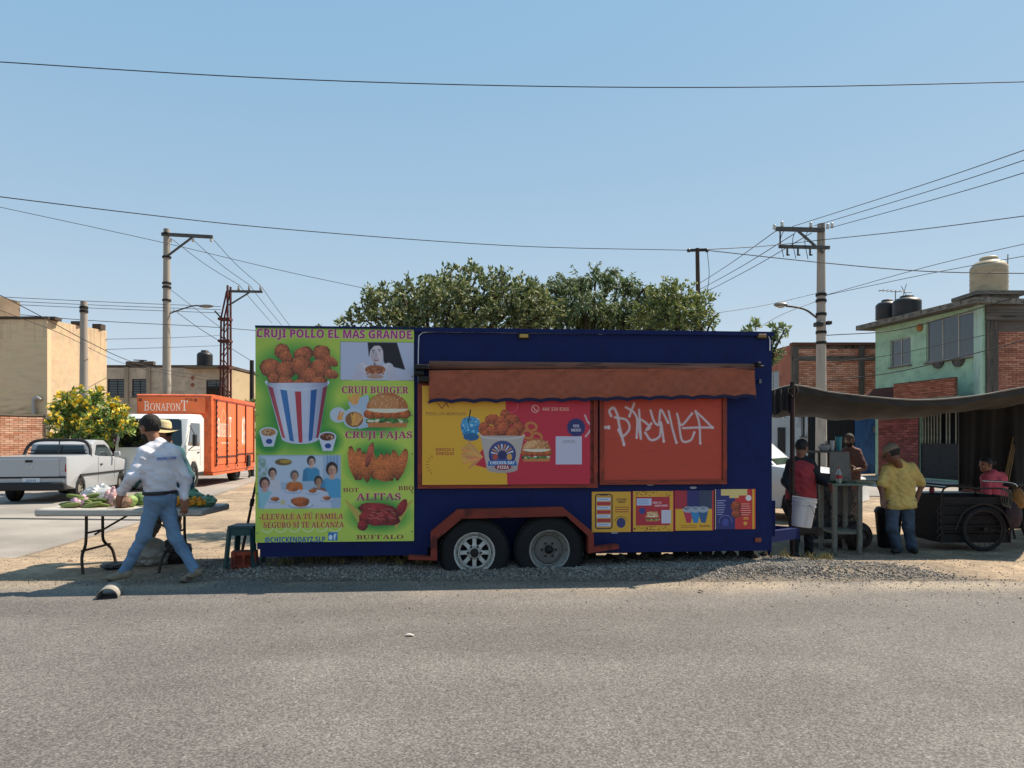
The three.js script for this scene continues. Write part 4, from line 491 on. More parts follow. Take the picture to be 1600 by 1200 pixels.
{ const D = 20, b = P(1097, HOR, D), p = G('wooden_pole', 'thin leaning wooden pole rising behind the trailer trees', 'pole', [b.x, GB, -D]), t = P(1089.5, 388, D), H = t.y - GB, dx = t.x - b.x; M('shaft', bar([0, 0, 0], [dx, H, 0], .1, .055, 12), worn(0x5a4c42, .9, 1, 1), p); M('crossarm', beam([dx - .28, H - .06, 0], [dx + .28, H - .04, 0], .06, .07), worn(0x4a4038, .9, 1, 1), p); for (const x of [-.25, .25]) M('insulator', lathe([[0, 0], [.04, 0], [.055, .05], [.03, .09], [0, .1]], 12), std(0x2c2a2a, .4), p, [dx + x, H - .12, .06]); }
{ // right concrete pole
  const D = 24, b = P(1283, HOR, D), p = G('utility_pole', 'concrete pole with two stacked crossarms standing behind the food stall', 'pole', [b.x, GB, -D]), s = D / F, H = 1.42 + (HOR - 350) / F * D - GB; M('shaft', cyl(.125, .19, H, 18, 0, H / 2, 0), poleMat, p); M('bands', bands(.155, [H - 2.35, H - 2.55, H - 3.0, H - 3.6, H - 3.95]), darkSteel, p); M('wrap', tube([...Array(13)].map((_, i) => [Math.cos(i * 2.1) * .185, 1.55 + (i % 2) * .12, Math.sin(i * 2.1) * .185]), .014, 60, 5), std(0xa9a49c, .7), p);
  M('crossarm', merge([beam([-1.55, H - .2, .13], [.05, H - .24, .13], .1, .13), beam([-1.45, H - .78, .13], [.22, H - .82, .13], .1, .1), beam([-1.42, H - .2, .16], [-1.42, H - .8, .16], .04, .04), beam([-.85, H - .26, .16], [0, H - 1.0, .16], .06, .07)]), armMat, p);
  const ins = lathe([[0, 0], [.045, 0], [.06, .05], [.03, .08], [.06, .12], [.03, .17], [0, .18]], 12), im = std(0xb4b8b2, .35); for (const [x, y] of [[-1.6, -.22], [-1.35, -.13], [-.4, -.15], [.16, -.2], [.3, -.17]]) M('insulator', ins, im, p, [x, H + y, .14]); for (const x of [-1.2, -.85, -.45]) M('cutout', merge([box(.05, .26, .05, x, H - .96, .2), box(.09, .04, .05, x + .03, H - 1.08, .2)]), armMat, p); M('jumpers', merge([[-1.3, -1.15], [-.9, -1.2], [-.5, -1.22]].map(([x, y]) => tube([[x + .05, H - .18, .16], [x - .12, H - .55, .2], [x - .02, H + y, .2]], .012, 14, 5))), std(0x2a2a2a, .6), p); M('junction', merge([rbox(.24, .14, .3, .03, -.14, H - 3.35, .12), rbox(.16, .12, .2, .03, .2, H - 3.3, .12)]), std(0x1c1c1e, .6), p);
  lampArm(p, [[-.1, H - 3.15, 0], [-.55, H - 2.85, .05], [-1.0, H - 2.76, .1], [-1.2, H - 2.74, .1]], [-1.38, H - 2.7, .1, .46]);
}
// ---------- vehicles ----------
const carPaint = (c) => new THREE.MeshPhysicalMaterial({ color: c, roughness: .45, clearcoat: .6, clearcoatRoughness: .18 });
function roadWheel(parent, x, y, z, r, w, rimC = 0xa8aaac) { const g = new THREE.Group(); g.name = 'wheel'; g.position.set(x, y, z); g.rotation.y = x > 0 ? Math.PI / 2 : -Math.PI / 2; parent.add(g); M('tyre', lathe([[r * .6, -w / 2], [r * .9, -w / 2], [r, -w * .35], [r, w * .35], [r * .9, w / 2], [r * .6, w / 2]], 32).rotateX(Math.PI / 2), blackRubber, g); const rm = M('rim', lathe([[0, w * .3], [r * .2, w * .34], [r * .3, w * .25], [r * .52, w * .3], [r * .62, w * .46], [r * .62, -w * .4]], 28).rotateX(Math.PI / 2), std(rimC, .45, { metalness: .5, side: THREE.DoubleSide }), g); const h = []; for (let i = 0; i < 8; i++) h.push(cyl(r * .07, r * .07, .02, 8).rotateX(1.57).translate(Math.cos(i * .785) * r * .42, Math.sin(i * .785) * r * .42, w * .31)); M('rim_hole', merge(h), std(0x111111, .9), rm); return g; }
// side profile in (along, up) extruded over the width; along = +z forward
function hull(pts, width, bevel, holes) { const g = ext(pts, width - 2 * bevel, bevel, holes); g.translate(0, 0, -(width - 2 * bevel) / 2); g.rotateY(-Math.PI / 2); return g; }      // (along, up) -> z = along, x = width
{ // delivery truck, front towards the camera
  const t = G('delivery_truck', 'orange beverage delivery truck with white cab on the side street', 'truck', [-10.83, -.075, -23.1], .1), org = worn(0xe06c38, .5, 2, .6), wht = carPaint(0xdfe0dc), W = 2.36;
  const box0 = ext(rect(-W / 2 + .12, .58, W / 2 - .12, 2.86), 5.3, .12).translate(0, 0, -5.5); M('cargo_box', toCreasedNormals(box0, .5), org, t); M('skirt', box(W - .05, .34, 5.2, 0, .52, -2.85), org, t);
  const ft = canvas(1024, 256, (c) => { c.fillStyle = '#e06c38'; c.fillRect(0, 0, 1024, 256); txt(c, 'B', 90, 220, 90, 150, '# serif', '#e8d8cc'); txt(c, 'ONAFON', 185, 220, 470, 118, '# serif', '#e8d8cc'); txt(c, 'T', 655, 220, 110, 165, '# serif', '#e8d8cc'); txt(c, '9736', 720, 62, 120, 42, 'bold # sans-serif', '#4a2418'); for (const x of [40, 880]) { ell(c, x, 50, 26, 26, '#4a2418'); ell(c, x, 50, 12, 12, '#c05030'); } });
  M('front_lettering', box(2.05, .51, .01, 0, 2.62, .126), std(0xffffff, .5, { map: ft }), t);
  const st = canvas(1024, 512, (c) => { const r = RNG(4); c.fillStyle = '#e06c38'; c.fillRect(0, 0, 1024, 512); c.fillStyle = '#dc6634'; c.fillRect(0, 380, 1024, 132); txt(c, 'B', 60, 290, 60, 150, '# serif', '#eee2d8'); txt(c, 'ONAFON', 122, 290, 190, 110, '# serif', '#eee2d8'); txt(c, 'T', 330, 290, 60, 170, '# serif', '#eee2d8'); line(c, [[140, 130], [200, 60], [260, 130], [200, 190], [140, 130]], '#e8b8a0', 5); line(c, [[150, 340], [320, 340]], '#eec8b4', 8); for (let i = 0; i < 90; i++) ell(c, 720 + (r() - .5) * 90, 120 + r() * 230, 8 + r() * 16, 12 + r() * 22, `rgba(${220 + r() * 30 | 0},${200 + r() * 30 | 0},${200 + r() * 30 | 0},.18)`); line(c, [[690, 330], [680, 180], [700, 150]], '#efe6e0', 14); });
  M('side_panel', box(.012, 2.1, 5.0, W / 2 + .012, 1.75, -2.8).rotateY(0), std(0xffffff, .5, { map: st }), t);
  for (let i = 0; i < 5; i++) { const z = -.42 - i * 1.2; M('door_post', box(.05, 2.15, .06, W / 2 + .03, 1.72, z), worn(0x7c3420, .6, 1, 1), t); if (i < 4) M('door_rail', box(.04, .04, 1.14, W / 2 + .028, i < 2 ? .95 : 1.0, z - .6), worn(0x5d3426, .6, 1, 1), t); }
  const hz = []; for (let i = 0; i < 22; i++) if (i % 2) hz.push(box(.012, .09, .09, W / 2 + .062, .72 + i * .098, -.42)); M('warning_strip', merge(hz), std(0x15120e, .6), t); const hz2 = []; for (let i = 0; i < 12; i++) if (i % 2) for (const z of [-1.62, -2.82]) hz2.push(box(.012, .08, .08, W / 2 + .062, .5 + i * .09, z)); M('warning_strip', merge(hz2), std(0x15120e, .6), t); M('gutter', box(.05, .05, 5.2, W / 2 + .01, 2.83, -2.85), worn(0xc2492a, .6, 1, 1), t); M('step_box', box(.12, .42, .34, W / 2 + .02, .72, -4.4), std(0x15100e, .8), t);
  M('chassis', merge([box(.12, .2, 6.6, -.42, .5, -2.1), box(.12, .2, 6.6, .42, .5, -2.1), box(1.9, .12, .12, 0, .42, -5.5)]), darkSteel, t);
  // cab: side profile with wheel arch, extruded
  const prof = [[.1, .55], [.1, 2.16], [.3, 2.24], [1.2, 2.22], [1.42, 2.1], [1.72, 1.28], [1.76, .95], [1.76, .42], [1.42, .42], [1.36, .72], [1.18, .9], [.82, .9], [.62, .72], [.56, .55]]; const cab = M('cab', toCreasedNormals(hull(prof, 2.0, .07), .5), wht, t); cab.position.z = .05;
  const ws = (pts, off) => { const s = shape(pts); return new THREE.ExtrudeGeometry(s, { depth: .02, bevelEnabled: true, bevelSize: .015, bevelThickness: .01, bevelSegments: 2 }); };
  const wsh = M('windshield', ws([[-.86, 0], [.86, 0], [.88, .12], [.78, .82], [.7, .86], [-.7, .86], [-.78, .82], [-.88, .12]]), glass(0x0e1314), t); wsh.position.set(0, 1.3, 1.83); wsh.rotation.x = -.345; M('wiper', merge([bar([-.5, .03, .05], [.1, .1, .05], .012), bar([.1, .03, .05], [.62, .1, .05], .012)]), std(0x111111, .7), wsh);
  for (const s of [-1, 1]) { const d = new THREE.Group(); d.name = 'door'; t.add(d); M('side_window', hull([[.55, 1.32], [.55, 2.02], [1.32, 2.02], [1.56, 1.36]], .02, .004), glass(0x12181a), d, [s * 1.005, 0, .05]); M('door_seam', merge([box(.01, 1.3, .018, s * 1.002, 1.36, .52), box(.01, .018, 1.1, s * 1.002, 1.2, 1.05)]), std(0x8e908e, .7), d); M('handle', rbox(.03, .04, .16, .012, s * 1.015, 1.12, .72), darkSteel, d); const m = M('mirror', rbox(.1, .36, .2, .04, s * 1.24, 1.5, 1.75), std(0x141415, .5), t); M('mirror_arm', merge([bar([s * 1.0, 1.2, 1.6], [s * 1.22, 1.34, 1.72], .014), bar([s * 1.0, 1.95, 1.45], [s * 1.22, 1.68, 1.72], .014)]), std(0x141415, .5), m); M('headlamp', rbox(.34, .2, .08, .04, s * .72, .84, 1.83), new THREE.MeshPhysicalMaterial({ color: 0xb9bcba, roughness: .15, clearcoat: 1 }), t); M('indicator', rbox(.1, .18, .08, .02, s * .93, .84, 1.81), std(0xb3642a, .4), t); M('mud_guard', box(.06, .5, .5, s * .95, .65, .35), std(0x1b1b1c, .8), t); }
  M('grille', merge([box(1.1, .05, .03, 0, .98, 1.85), box(1.1, .05, .03, 0, .88, 1.85), box(1.0, .12, .02, 0, 1.1, 1.84)]), std(0x2a2b2c, .6), t); M('bumper', rbox(2.02, .3, .16, .05, 0, .5, 1.82), wht, t); M('plate', box(.34, .16, .01, 0, .5, 1.906), std(0xc9cbc4, .6), t); M('sun_strip', box(.34, .07, .01, -.1, 2.06, 1.6).rotateX(0), std(0x6f8a94, .5), t);
  for (const x of [-.86, .86]) { roadWheel(t, x, .42, 1.02, .42, .26); roadWheel(t, x, .42, -3.7, .42, .3); }
}
{ // silver-white pickup seen from behind
  const t = G('pickup_truck', 'white compact pickup with black roll bar, tail towards the lot', 'pickup', [-11.42, -.075, -17.15], .17 + Math.PI), pt = carPaint(0xa2a5a9), W = 1.62;       // front = +z after the half turn
  const low = [[.02, .46], [0, 1.06], [1.62, 1.08], [2.0, 1.03], [3.1, 1.0], [3.9, .9], [4.28, .74], [4.34, .42], [4.0, .3], [3.86, .3], [3.82, .48], [3.66, .64], [3.42, .64], [3.24, .48], [3.2, .28], [1.12, .28], [1.08, .48], [.92, .64], [.66, .64], [.48, .48], [.44, .36]]; M('body', toCreasedNormals(hull(low, W, .05), .5), pt, t);
  M('bed_floor', box(W - .22, .03, 1.5, 0, 1.075, .82), std(0x26282a, .9), t);
  const cab = [[1.62, 1.06], [1.72, 1.36], [1.9, 1.46], [2.5, 1.45], [2.78, 1.34], [3.28, .98]]; M('cabin', toCreasedNormals(hull(cab, W - .16, .05), .5), pt, t);
  const rw = M('rear_window', new THREE.ExtrudeGeometry(shape([[-.64, 0], [.64, 0], [.54, .3], [-.54, .3]]), { depth: .02, bevelEnabled: false }), glass(0x1c2322), t); rw.position.set(0, 1.08, 1.53); rw.rotation.x = .31;
  for (const s of [-1, 1]) { M('side_window', hull([[1.84, 1.08], [1.93, 1.38], [2.46, 1.38], [2.72, 1.29], [3.02, 1.05]], .012, .003), glass(0x2a3233), t, [s * .742, 0, 0]); const d = new THREE.Group(); d.name = 'door'; t.add(d); M('seam', merge([box(.006, .68, .014, s * .812, .72, 1.86), box(.006, .5, .014, s * .812, .72, 3.02)]), std(0x6e7274, .7), d); M('handle', rbox(.03, .04, .14, .012, s * .82, .86, 2.05), std(0x1b1b1c, .6), d); M('side_moulding', box(.02, .05, 3.0, s * .818, .63, 2.2), std(0x1d1d1e, .7), t); const m = M('mirror', rbox(.16, .13, .1, .03, s * .93, 1.12, 2.86), pt, t); M('stalk', box(.1, .04, .05, s * .85, 1.08, 2.86), std(0x1b1b1c, .6), m); M('tail_lamp', rbox(.14, .3, .1, .03, s * .73, .88, .01), new THREE.MeshPhysicalMaterial({ color: 0x7c1d1e, roughness: .25, clearcoat: 1 }), t); M('headlamp', rbox(.3, .16, .12, .04, s * .6, .72, 4.24), new THREE.MeshPhysicalMaterial({ color: 0xc0c3c4, roughness: .15, clearcoat: 1 }), t); }
  M('roll_bar', merge([tube([[-.78, 1.08, 1.42], [-.74, 1.3, 1.5], [-.6, 1.46, 1.56], [0, 1.5, 1.58], [.6, 1.46, 1.56], [.74, 1.3, 1.5], [.78, 1.08, 1.42]], .04, 40, 8), bar([-.66, 1.24, 1.49], [.66, 1.24, 1.49], .014), bar([-.7, 1.16, 1.46], [.7, 1.16, 1.46], .014), bar([0, 1.08, 1.44], [0, 1.48, 1.55], .014)]), std(0x121213, .6), t);
  const tg = M('tailgate', rbox(1.3, .44, .05, .02, 0, .84, -.045), pt, t); M('tailgate_handle', rbox(.16, .06, .03, .012, 0, 1.0, -.075), std(0x151516, .6), tg); M('emblem', merge([new THREE.TorusGeometry(.055, .01, 8, 24).translate(0, .86, -.075), box(.07, .014, .01, 0, .86, -.076)]), chrome, tg); M('black_band', box(1.58, .045, .03, 0, .615, -.055), std(0x17171a, .7), t);
  M('rear_bumper', rbox(1.6, .2, .16, .05, 0, .4, -.06), std(0x202124, .75), t); const plateTex = canvas(256, 96, (c) => { c.fillStyle = '#c8cdd2'; c.fillRect(0, 0, 256, 96); c.fillStyle = '#5d86b4'; c.fillRect(0, 62, 120, 34); for (let i = 0; i < 5; i++) { c.fillStyle = '#7d8fa4'; c.fillRect(60 + i * 30, 18, 18, 40); } }); M('plate', box(.38, .14, .012, -.05, .53, -.075), std(0xffffff, .5, { map: plateTex }), t); M('lower_panel', box(1.5, .13, .02, 0, .545, -.055), pt, t);
  for (const x of [-.7, .7]) { roadWheel(t, x, .3, .8, .3, .2, 0x9a9488); roadWheel(t, x, .3, 3.54, .3, .2, 0x9a9488); }
}
{ // white SUV behind the stall
  const t = G('parked_car', 'white car parked behind the food stall and trailer end', 'car', [3.1, GB, -16.4], Math.PI / 2 - .6), pt = carPaint(0xd6d8da), W = 1.8;          // front to the right
  const low = [[0, .45], [-.02, .95], [.2, 1.05], [2.9, 1.02], [3.9, .9], [4.3, .75], [4.36, .4], [4.0, .3], [3.85, .36], [3.8, .5], [3.62, .68], [3.3, .68], [3.12, .5], [3.08, .28], [1.2, .28], [1.16, .5], [.98, .68], [.66, .68], [.48, .5], [.44, .36]], cab = [[.15, 1.02], [.35, 1.5], [.6, 1.66], [2.0, 1.68], [2.3, 1.6], [3.0, 1.02]]; M('body', toCreasedNormals(hull(low, W, .05), .5), pt, t); M('cabin', toCreasedNormals(hull(cab, W - .2, .06), .5), pt, t);
  for (const s of [-1, 1]) { M('side_window', hull([[.42, 1.08], [.58, 1.5], [1.5, 1.54], [1.5, 1.08]], .012, .003), glass(0x14191b), t, [s * .802, 0, 0]); M('side_window', hull([[1.58, 1.08], [1.58, 1.54], [2.1, 1.52], [2.62, 1.08]], .012, .003), glass(0x14191b), t, [s * .802, 0, 0]); const m = M('mirror', rbox(.18, .14, .12, .04, s * .98, 1.08, 2.55), pt, t); M('stalk', box(.08, .04, .05, s * .9, 1.04, 2.55), std(0x1b1b1c, .6), m); M('headlamp', rbox(.34, .16, .16, .05, s * .66, .8, 4.2), new THREE.MeshPhysicalMaterial({ color: 0xc4c7c8, roughness: .15, clearcoat: 1 }), t); M('door_seam', box(.006, .6, .014, s * .902, .75, 1.54), std(0x77797b, .7), t); }
  const wd = M('windshield', new THREE.ExtrudeGeometry(shape([[-.72, 0], [.72, 0], [.6, .7], [-.6, .7]]), { depth: .012, bevelEnabled: false }), glass(0x11171a), t); wd.position.set(0, 1.06, 2.99); wd.rotation.x = -.87; M('bumper', rbox(1.78, .22, .14, .05, 0, .42, 4.3), std(0x2a2b2d, .7), t);
  for (const x of [-.78, .78]) { roadWheel(t, x, .34, .82, .34, .22); roadWheel(t, x, .34, 3.46, .34, .22); }
}
// ---------- stall on the right ----------
const at = (px, py, d) => { const p = P(px, py, d); return [p.x, p.y, p.z]; }, gat = (px, d, dy = 0) => { const x = (px - 800) / F * d; return [x, gy(x, d) + dy, -d]; };
{ // tarp canopy
  const tm = (c) => new THREE.MeshStandardMaterial({ color: c, roughness: .9, side: THREE.DoubleSide, map: GR[2] });
  const t = G('tarp_canopy', 'sagging grey-brown tarp stretched over the stall', 'tarp', gat(1440, 11)), o = t.position;
  const nearE = [[1204, 612], [1238, 603], [1300, 614], [1370, 622], [1440, 626], [1520, 620], [1600, 606], [1700, 590]], farE = [[1204, 650], [1250, 652], [1320, 656], [1370, 655], [1440, 651], [1520, 641], [1600, 632], [1700, 622]];
  const cv = (a, d) => new THREE.CatmullRomCurve3(a.map(([x, y]) => P(x, y, d).sub(o))), cn = cv(nearE, 9.5), cf = cv(farE, 12.6);
  M('sheet', sheet((u, v) => { const a = cn.getPoint(u), b = cf.getPoint(u), p = a.clone().lerp(b, v); p.y += -.06 * Math.sin(Math.PI * v) + .012 * Math.sin(u * 26 + v * 4) + .012 * Math.sin(u * 60 + v * 9) + .02 * (fbm(u * 8, v * 6, 3) - .5); return [p.x, p.y, p.z]; }, 110, 40), tm(0x2f2d2c), t);
  M('edge_rope', tube(nearE.map(([x, y]) => P(x, y - 1, 9.49).sub(o)), .012, 60, 6), worn(0xb3aca2, .9, 1, 1), t);
  const hem = (u, v) => { const a = cn.getPoint(u); return [a.x, a.y - v * (.07 + .015 * Math.sin(u * 40)), a.z + .01 + .01 * Math.sin(u * 90)]; }; M('hem', sheet(hem, 110, 3), tm(0x3b3531), t);
  const flap = new THREE.CatmullRomCurve3([[1206, 610], [1222, 608], [1240, 604]].map(([x, y]) => P(x, y, 9.4).sub(o))); M('side_flap', sheet((u, v) => { const a = flap.getPoint(u); return [a.x, a.y - v * (.30 + .03 * Math.sin(u * 9)), a.z + .03 * Math.sin(u * 20)]; }, 30, 8), tm(0x3d3733), t);
}
{ const b = gat(1238, 9.35), p = G('tarp_post', 'rusty brown tube post holding the tarp beside the trailer', 'post', b), H = P(1238, 597, 9.35).y - b[1]; M('tube', cyl(.03, .03, H, 12, 0, H / 2, 0), worn(0x4d3028, .8, 1, 1), p); M('foot', cyl(.14, .15, .04, 16, 0, .02, 0), darkSteel, p); M('tie', tube([[-.06, H - .1, .03], [.02, H - .05, .05], [.06, H - .12, .02], [0, H - .2, .04], [-.05, H - .14, .03]], .012, 20, 5), worn(0x55463c, .9, 1, 1), p); }
for (const [px, d, py, l] of [[1500, 12.6, 642, 'dark thin post at the edge of the black shade cloth'], [1690, 9.5, 592, 'tarp post beyond the cargo tricycle']]) { const b = gat(px, d), p = G('tarp_post', l, 'post', b), H = P(px, py, d).y - b[1]; M('tube', cyl(.025, .025, H, 12, 0, H / 2, 0), darkSteel, p); M('foot', cyl(.12, .13, .04, 16, 0, .02, 0), darkSteel, p); }
{ const b = gat(1500, 12.5), t = G('shade_cloth', 'black mesh shade cloth hanging behind the seated person', 'cloth', b), o = t.position, a = P(1498, 640, 12.5).sub(o), c = P(1705, 620, 12.5).sub(o); M('cloth', sheet((u, v) => { const p = a.clone().lerp(c, u), f = Math.sin(u * 34) * .06 + Math.sin(u * 81 + v * 2) * .02 + .05 * Math.sin(u * 13 + v * 3); return [p.x, p.y * (1 - v) + .03 * v, p.z + f * (.35 + v)]; }, 120, 16), new THREE.MeshStandardMaterial({ color: 0x1c1b1c, roughness: .95, side: THREE.DoubleSide, map: GR[2] }), t); }
{ // prep table with griddle cart behind
  const d = 9.75, b = gat(1320, d), t = G('prep_table', 'narrow pale metal prep table with a lower shelf', 'table', b), o = t.position, X = (px) => (px - 1320) / F * d, H = P(1320, 757, d).y - b[1], m = worn(0x8f8c80, .6, 1, 1); M('top', rbox(X(1362) - X(1298), .03, .5, .008, (X(1298) + X(1362)) / 2, H, -.2), worn(0x7d9180, .6, 1, 1), t); for (const x of [X(1303), X(1342)]) for (const z of [.02, -.4]) M('leg', box(.055, H, .05, x, H / 2, z), m, t); M('shelf', rbox(X(1342) - X(1303), .05, .4, .008, (X(1303) + X(1342)) / 2, .3, -.19), m, t);
  const top = b[1] + H + .015, put = (px, dz = 0) => [(px - 800) / F * (d - dz), top, -(d - dz)];
  const bt = G('soda_bottle', 'clear plastic bottle with red label on the prep table', 'bottle', put(1311, .0)); M('body', lathe([[0, 0], [.032, 0], [.036, .01], [.034, .06], [.036, .1], [.034, .13], [.014, .18], [.013, .2]], 20), new THREE.MeshPhysicalMaterial({ color: 0x7d8a80, roughness: .1, clearcoat: 1 }), bt); M('label', cyl(.0365, .0365, .05, 20, 0, .09, 0), std(0xa3262c, .6), bt); M('cap', cyl(.016, .016, .02, 14, 0, .21, 0), std(0xa3262c, .5), bt);
  const tr = G('chopping_board', 'pale chopping board at the end of the prep table', 'board', put(1347, -.2)); M('board', rbox(.26, .03, .22, .008, 0, .016, 0), worn(0xb0a283, .8, 1, 1), tr); M('grip', rbox(.08, .028, .06, .008, .16, .016, 0), worn(0xb0a283, .8, 1, 1), tr);
  const pl = G('green_tray', 'dark green tray lying on the prep table', 'tray', put(1314, .0)); M('tray', lathe([[0, .0], [.11, 0], [.13, .02], [.125, .022], [.105, .006], [0, .006]], 24), std(0x1d4a2a, .5), pl, [0, .001, -.14]); M('rim', new THREE.TorusGeometry(.128, .005, 6, 24).rotateX(1.57), std(0x1d4a2a, .5), pl, [0, .022, -.14]);
  // griddle cart
  const gd = 10.5, gb = gat(1300, gd), c = G('griddle_cart', 'tall sheet-metal griddle cart with grey splash panel and shelf', 'cart', gb), U = (px) => (px - 1300) / F * gd, Y = (py) => P(1300, py, gd).y - gb[1], sm = worn(0x6f6e6c, .5, 1, 1, { metalness: .5 }); M('cabinet', rbox(U(1332) - U(1268), Y(755) - .12, .55, .01, (U(1268) + U(1332)) / 2, (Y(755) + .12) / 2, -.3), worn(0x5d5a58, .6, 1, 1), c); M('door_panel', merge([box(U(1318) - U(1300), Y(765) - .2, .02, U(1306), (Y(765) + .12) / 2, -.012), box(U(1331) - U(1319), Y(765) - .2, .02, U(1325), (Y(765) + .12) / 2, -.012)]), worn(0x7f7672, .6, 1, 1), c);
  M('griddle', rbox(U(1300) - U(1262), .12, .6, .015, U(1281), Y(752) + .05, -.3), std(0x17171a, .5), c); M('splash_panel', ext([[U(1297), Y(757)], [U(1331), Y(757)], [U(1326), Y(706)], [U(1297), Y(706)]], .03).translate(0, 0, -.02), worn(0x8b8884, .55, 2, 1), c); M('shelf', box(U(1318) - U(1262), .03, .4, U(1290), Y(706), -.25), sm, c); for (const x of [U(1264), U(1298)]) M('upright', box(.03, Y(706) - Y(752), .03, x, (Y(706) + Y(752)) / 2, -.4), sm, c); for (const x of [U(1270), U(1330)]) for (const z of [-.06, -.52]) M('leg', box(.04, .14, .04, x, .06, z), sm, c); M('gas_hose', tube([[U(1285), Y(760), .04], [U(1292), Y(790), .1], [U(1308), Y(806), .1], [U(1322), Y(808), .06], [U(1334), Y(806), .02]], .012, 30, 6), std(0x141416, .7), c);
  const sy = gb[1] + Y(706) + .016, sp = (px, dz) => [(px - 800) / F * (gd + dz), sy, -(gd + dz)];
  const cup = G('blue_tumbler', 'tall turquoise tumbler on the griddle shelf', 'tumbler', sp(1310.5, .2)); M('wall', lathe([[0, 0], [.036, 0], [.048, .2], [.046, .2], [.034, .006], [0, .006]], 24), std(0x2f8e9c, .4), cup); M('lid', lathe([[.05, .196], [.05, .21], [0, .214]], 24), std(0x2a8290, .4), cup);
  const fc = G('foam_cups', 'slim stack of white foam cups on the shelf', 'cups', sp(1300.5, .2)); M('stack', lathe([[0, 0], [.024, 0], [.033, .11], [.034, .115], [.03, .12], [.034, .13], [.031, .135], [.035, .145], [0, .145]], 20), std(0xcfcfd2, .7), fc); M('rim', new THREE.TorusGeometry(.034, .003, 6, 20).rotateX(1.57).translate(0, .145, 0), std(0xcfcfd2, .7), fc);
  const bg = G('plastic_bag', 'crumpled pale bag on the griddle shelf', 'bag', sp(1288, .22)); M('bag', lump(.17, .11, .13, 3), std(0xa9a7a4, .6), bg); M('knot', lump(.04, .05, .04, 4), std(0xa9a7a4, .6), bg, [.03, .1, 0]);
}
function lump(w, h, dp, seed, rough = .18) { const g = new THREE.IcosahedronGeometry(.5, 5), p = g.attributes.position; for (let i = 0; i < p.count; i++) { const v = V(p.getX(i), p.getY(i), p.getZ(i)), n = fbm(v.x * 5 + seed * 9, v.y * 5 + v.z * 4, 4) + .6 * Math.abs(fbm(v.x * 9 + v.z * 5, v.y * 9 + seed, 3) - .5); v.multiplyScalar(1 - rough + rough * 2 * n); p.setXYZ(i, v.x * w, Math.max(-.42, v.y) * h + .42 * h, v.z * dp); } g.computeVertexNormals(); return g; }
{ const b = gat(1336, 10.2), t = G('gas_cylinder', 'dark round gas cylinder lying under the prep table', 'gas cylinder', b); M('tank', lathe([[0, -.3], [.1, -.29], [.19, -.22], [.2, -.1], [.2, .1], [.19, .22], [.1, .29], [0, .3]], 28).rotateX(1.45), worn(0x4a3c38, .55, 1, 1), t, [0, .2, -.1]); M('collar', new THREE.TorusGeometry(.09, .012, 8, 20), darkSteel, t, [0, .22, .21]); M('valve', merge([cyl(.02, .02, .06, 10, 0, .42, 0), box(.07, .03, .03, .02, .45, 0)]), worn(0x6a5c48, .5, 1, 1), t); }
{ // white bucket hung on the drawbar jack
  const t = G('white_bucket', 'tilted white plastic bucket hanging over the trailer drawbar', 'bucket', at(1252, 823, 8.2)); t.rotation.z = -.12; t.scale.setScalar(.9); const h = .37; M('wall', lathe([[0, 0], [.115, 0], [.118, .01], [.143, h - .05], [.15, h - .05], [.15, h - .035], [.144, h - .03], [.146, h], [.15, h], [.15, h - .008], [.138, h - .01], [.11, .012], [0, .012]], 40), worn(0xc9c6ca, .45, 2, 1), t); M('rib', new THREE.TorusGeometry(.143, .005, 8, 40).rotateX(1.57).translate(0, h - .1, 0), worn(0xc9c6ca, .45, 2, 1), t); M('handle', tube([[.0, h - .08, .152], [.03, h - .1, .16], [.09, h - .2, .13], [.12, h - .25, .1]], .004, 20, 5), steel, t);
}
{ const b = gat(1388, 10.6), t = G('waste_bin', 'black plastic bin standing beside the man in yellow', 'bin', b); M('bin', lathe([[0, 0], [.14, 0], [.18, .5], [.19, .5], [.19, .53], [.17, .53], [.13, .02], [0, .02]], 28), std(0x15151a, .5), t); M('lid', lathe([[.19, .53], [.16, .58], [0, .6]], 28), std(0x18181c, .5), t); }
{ // folding white table on the right
  const d = 11.3, b = gat(1478, d), t = G('folding_table', 'white folding table in front of the seated person', 'table', b), H = P(1478, 772, d).y - b[1]; M('table_top', rbox(.98, .04, .62, .015, .02, H, -.1), worn(0xc5c8cc, .5, 2, 1), t); for (const s of [-1, 1]) { M('leg_frame', merge([bar([s * .34, H, .12], [s * .34, 0, .14], .014), bar([s * .34, H, -.32], [s * .34, 0, -.34], .014), bar([s * .34, .2, .13], [s * .34, .2, -.34], .01), bar([s * .34, H * .5, .13], [s * .1, H - .03, -.1], .009), bar([s * .34, .3, .13], [s * .16, .3, .13], .009)]), darkSteel, t); } const q = b[1] + H + .02; const j = G('red_jar', 'small red jar on the folding table', 'jar', [(1456 - 800) / F * 11.3, q, -11.3]); M('jar', lathe([[0, 0], [.035, 0], [.038, .01], [.038, .06], [.03, .07], [0, .07]], 20), std(0x8e2230, .5), j); M('lid', cyl(.032, .032, .02, 18, 0, .08, 0), std(0x70202a, .5), j); }
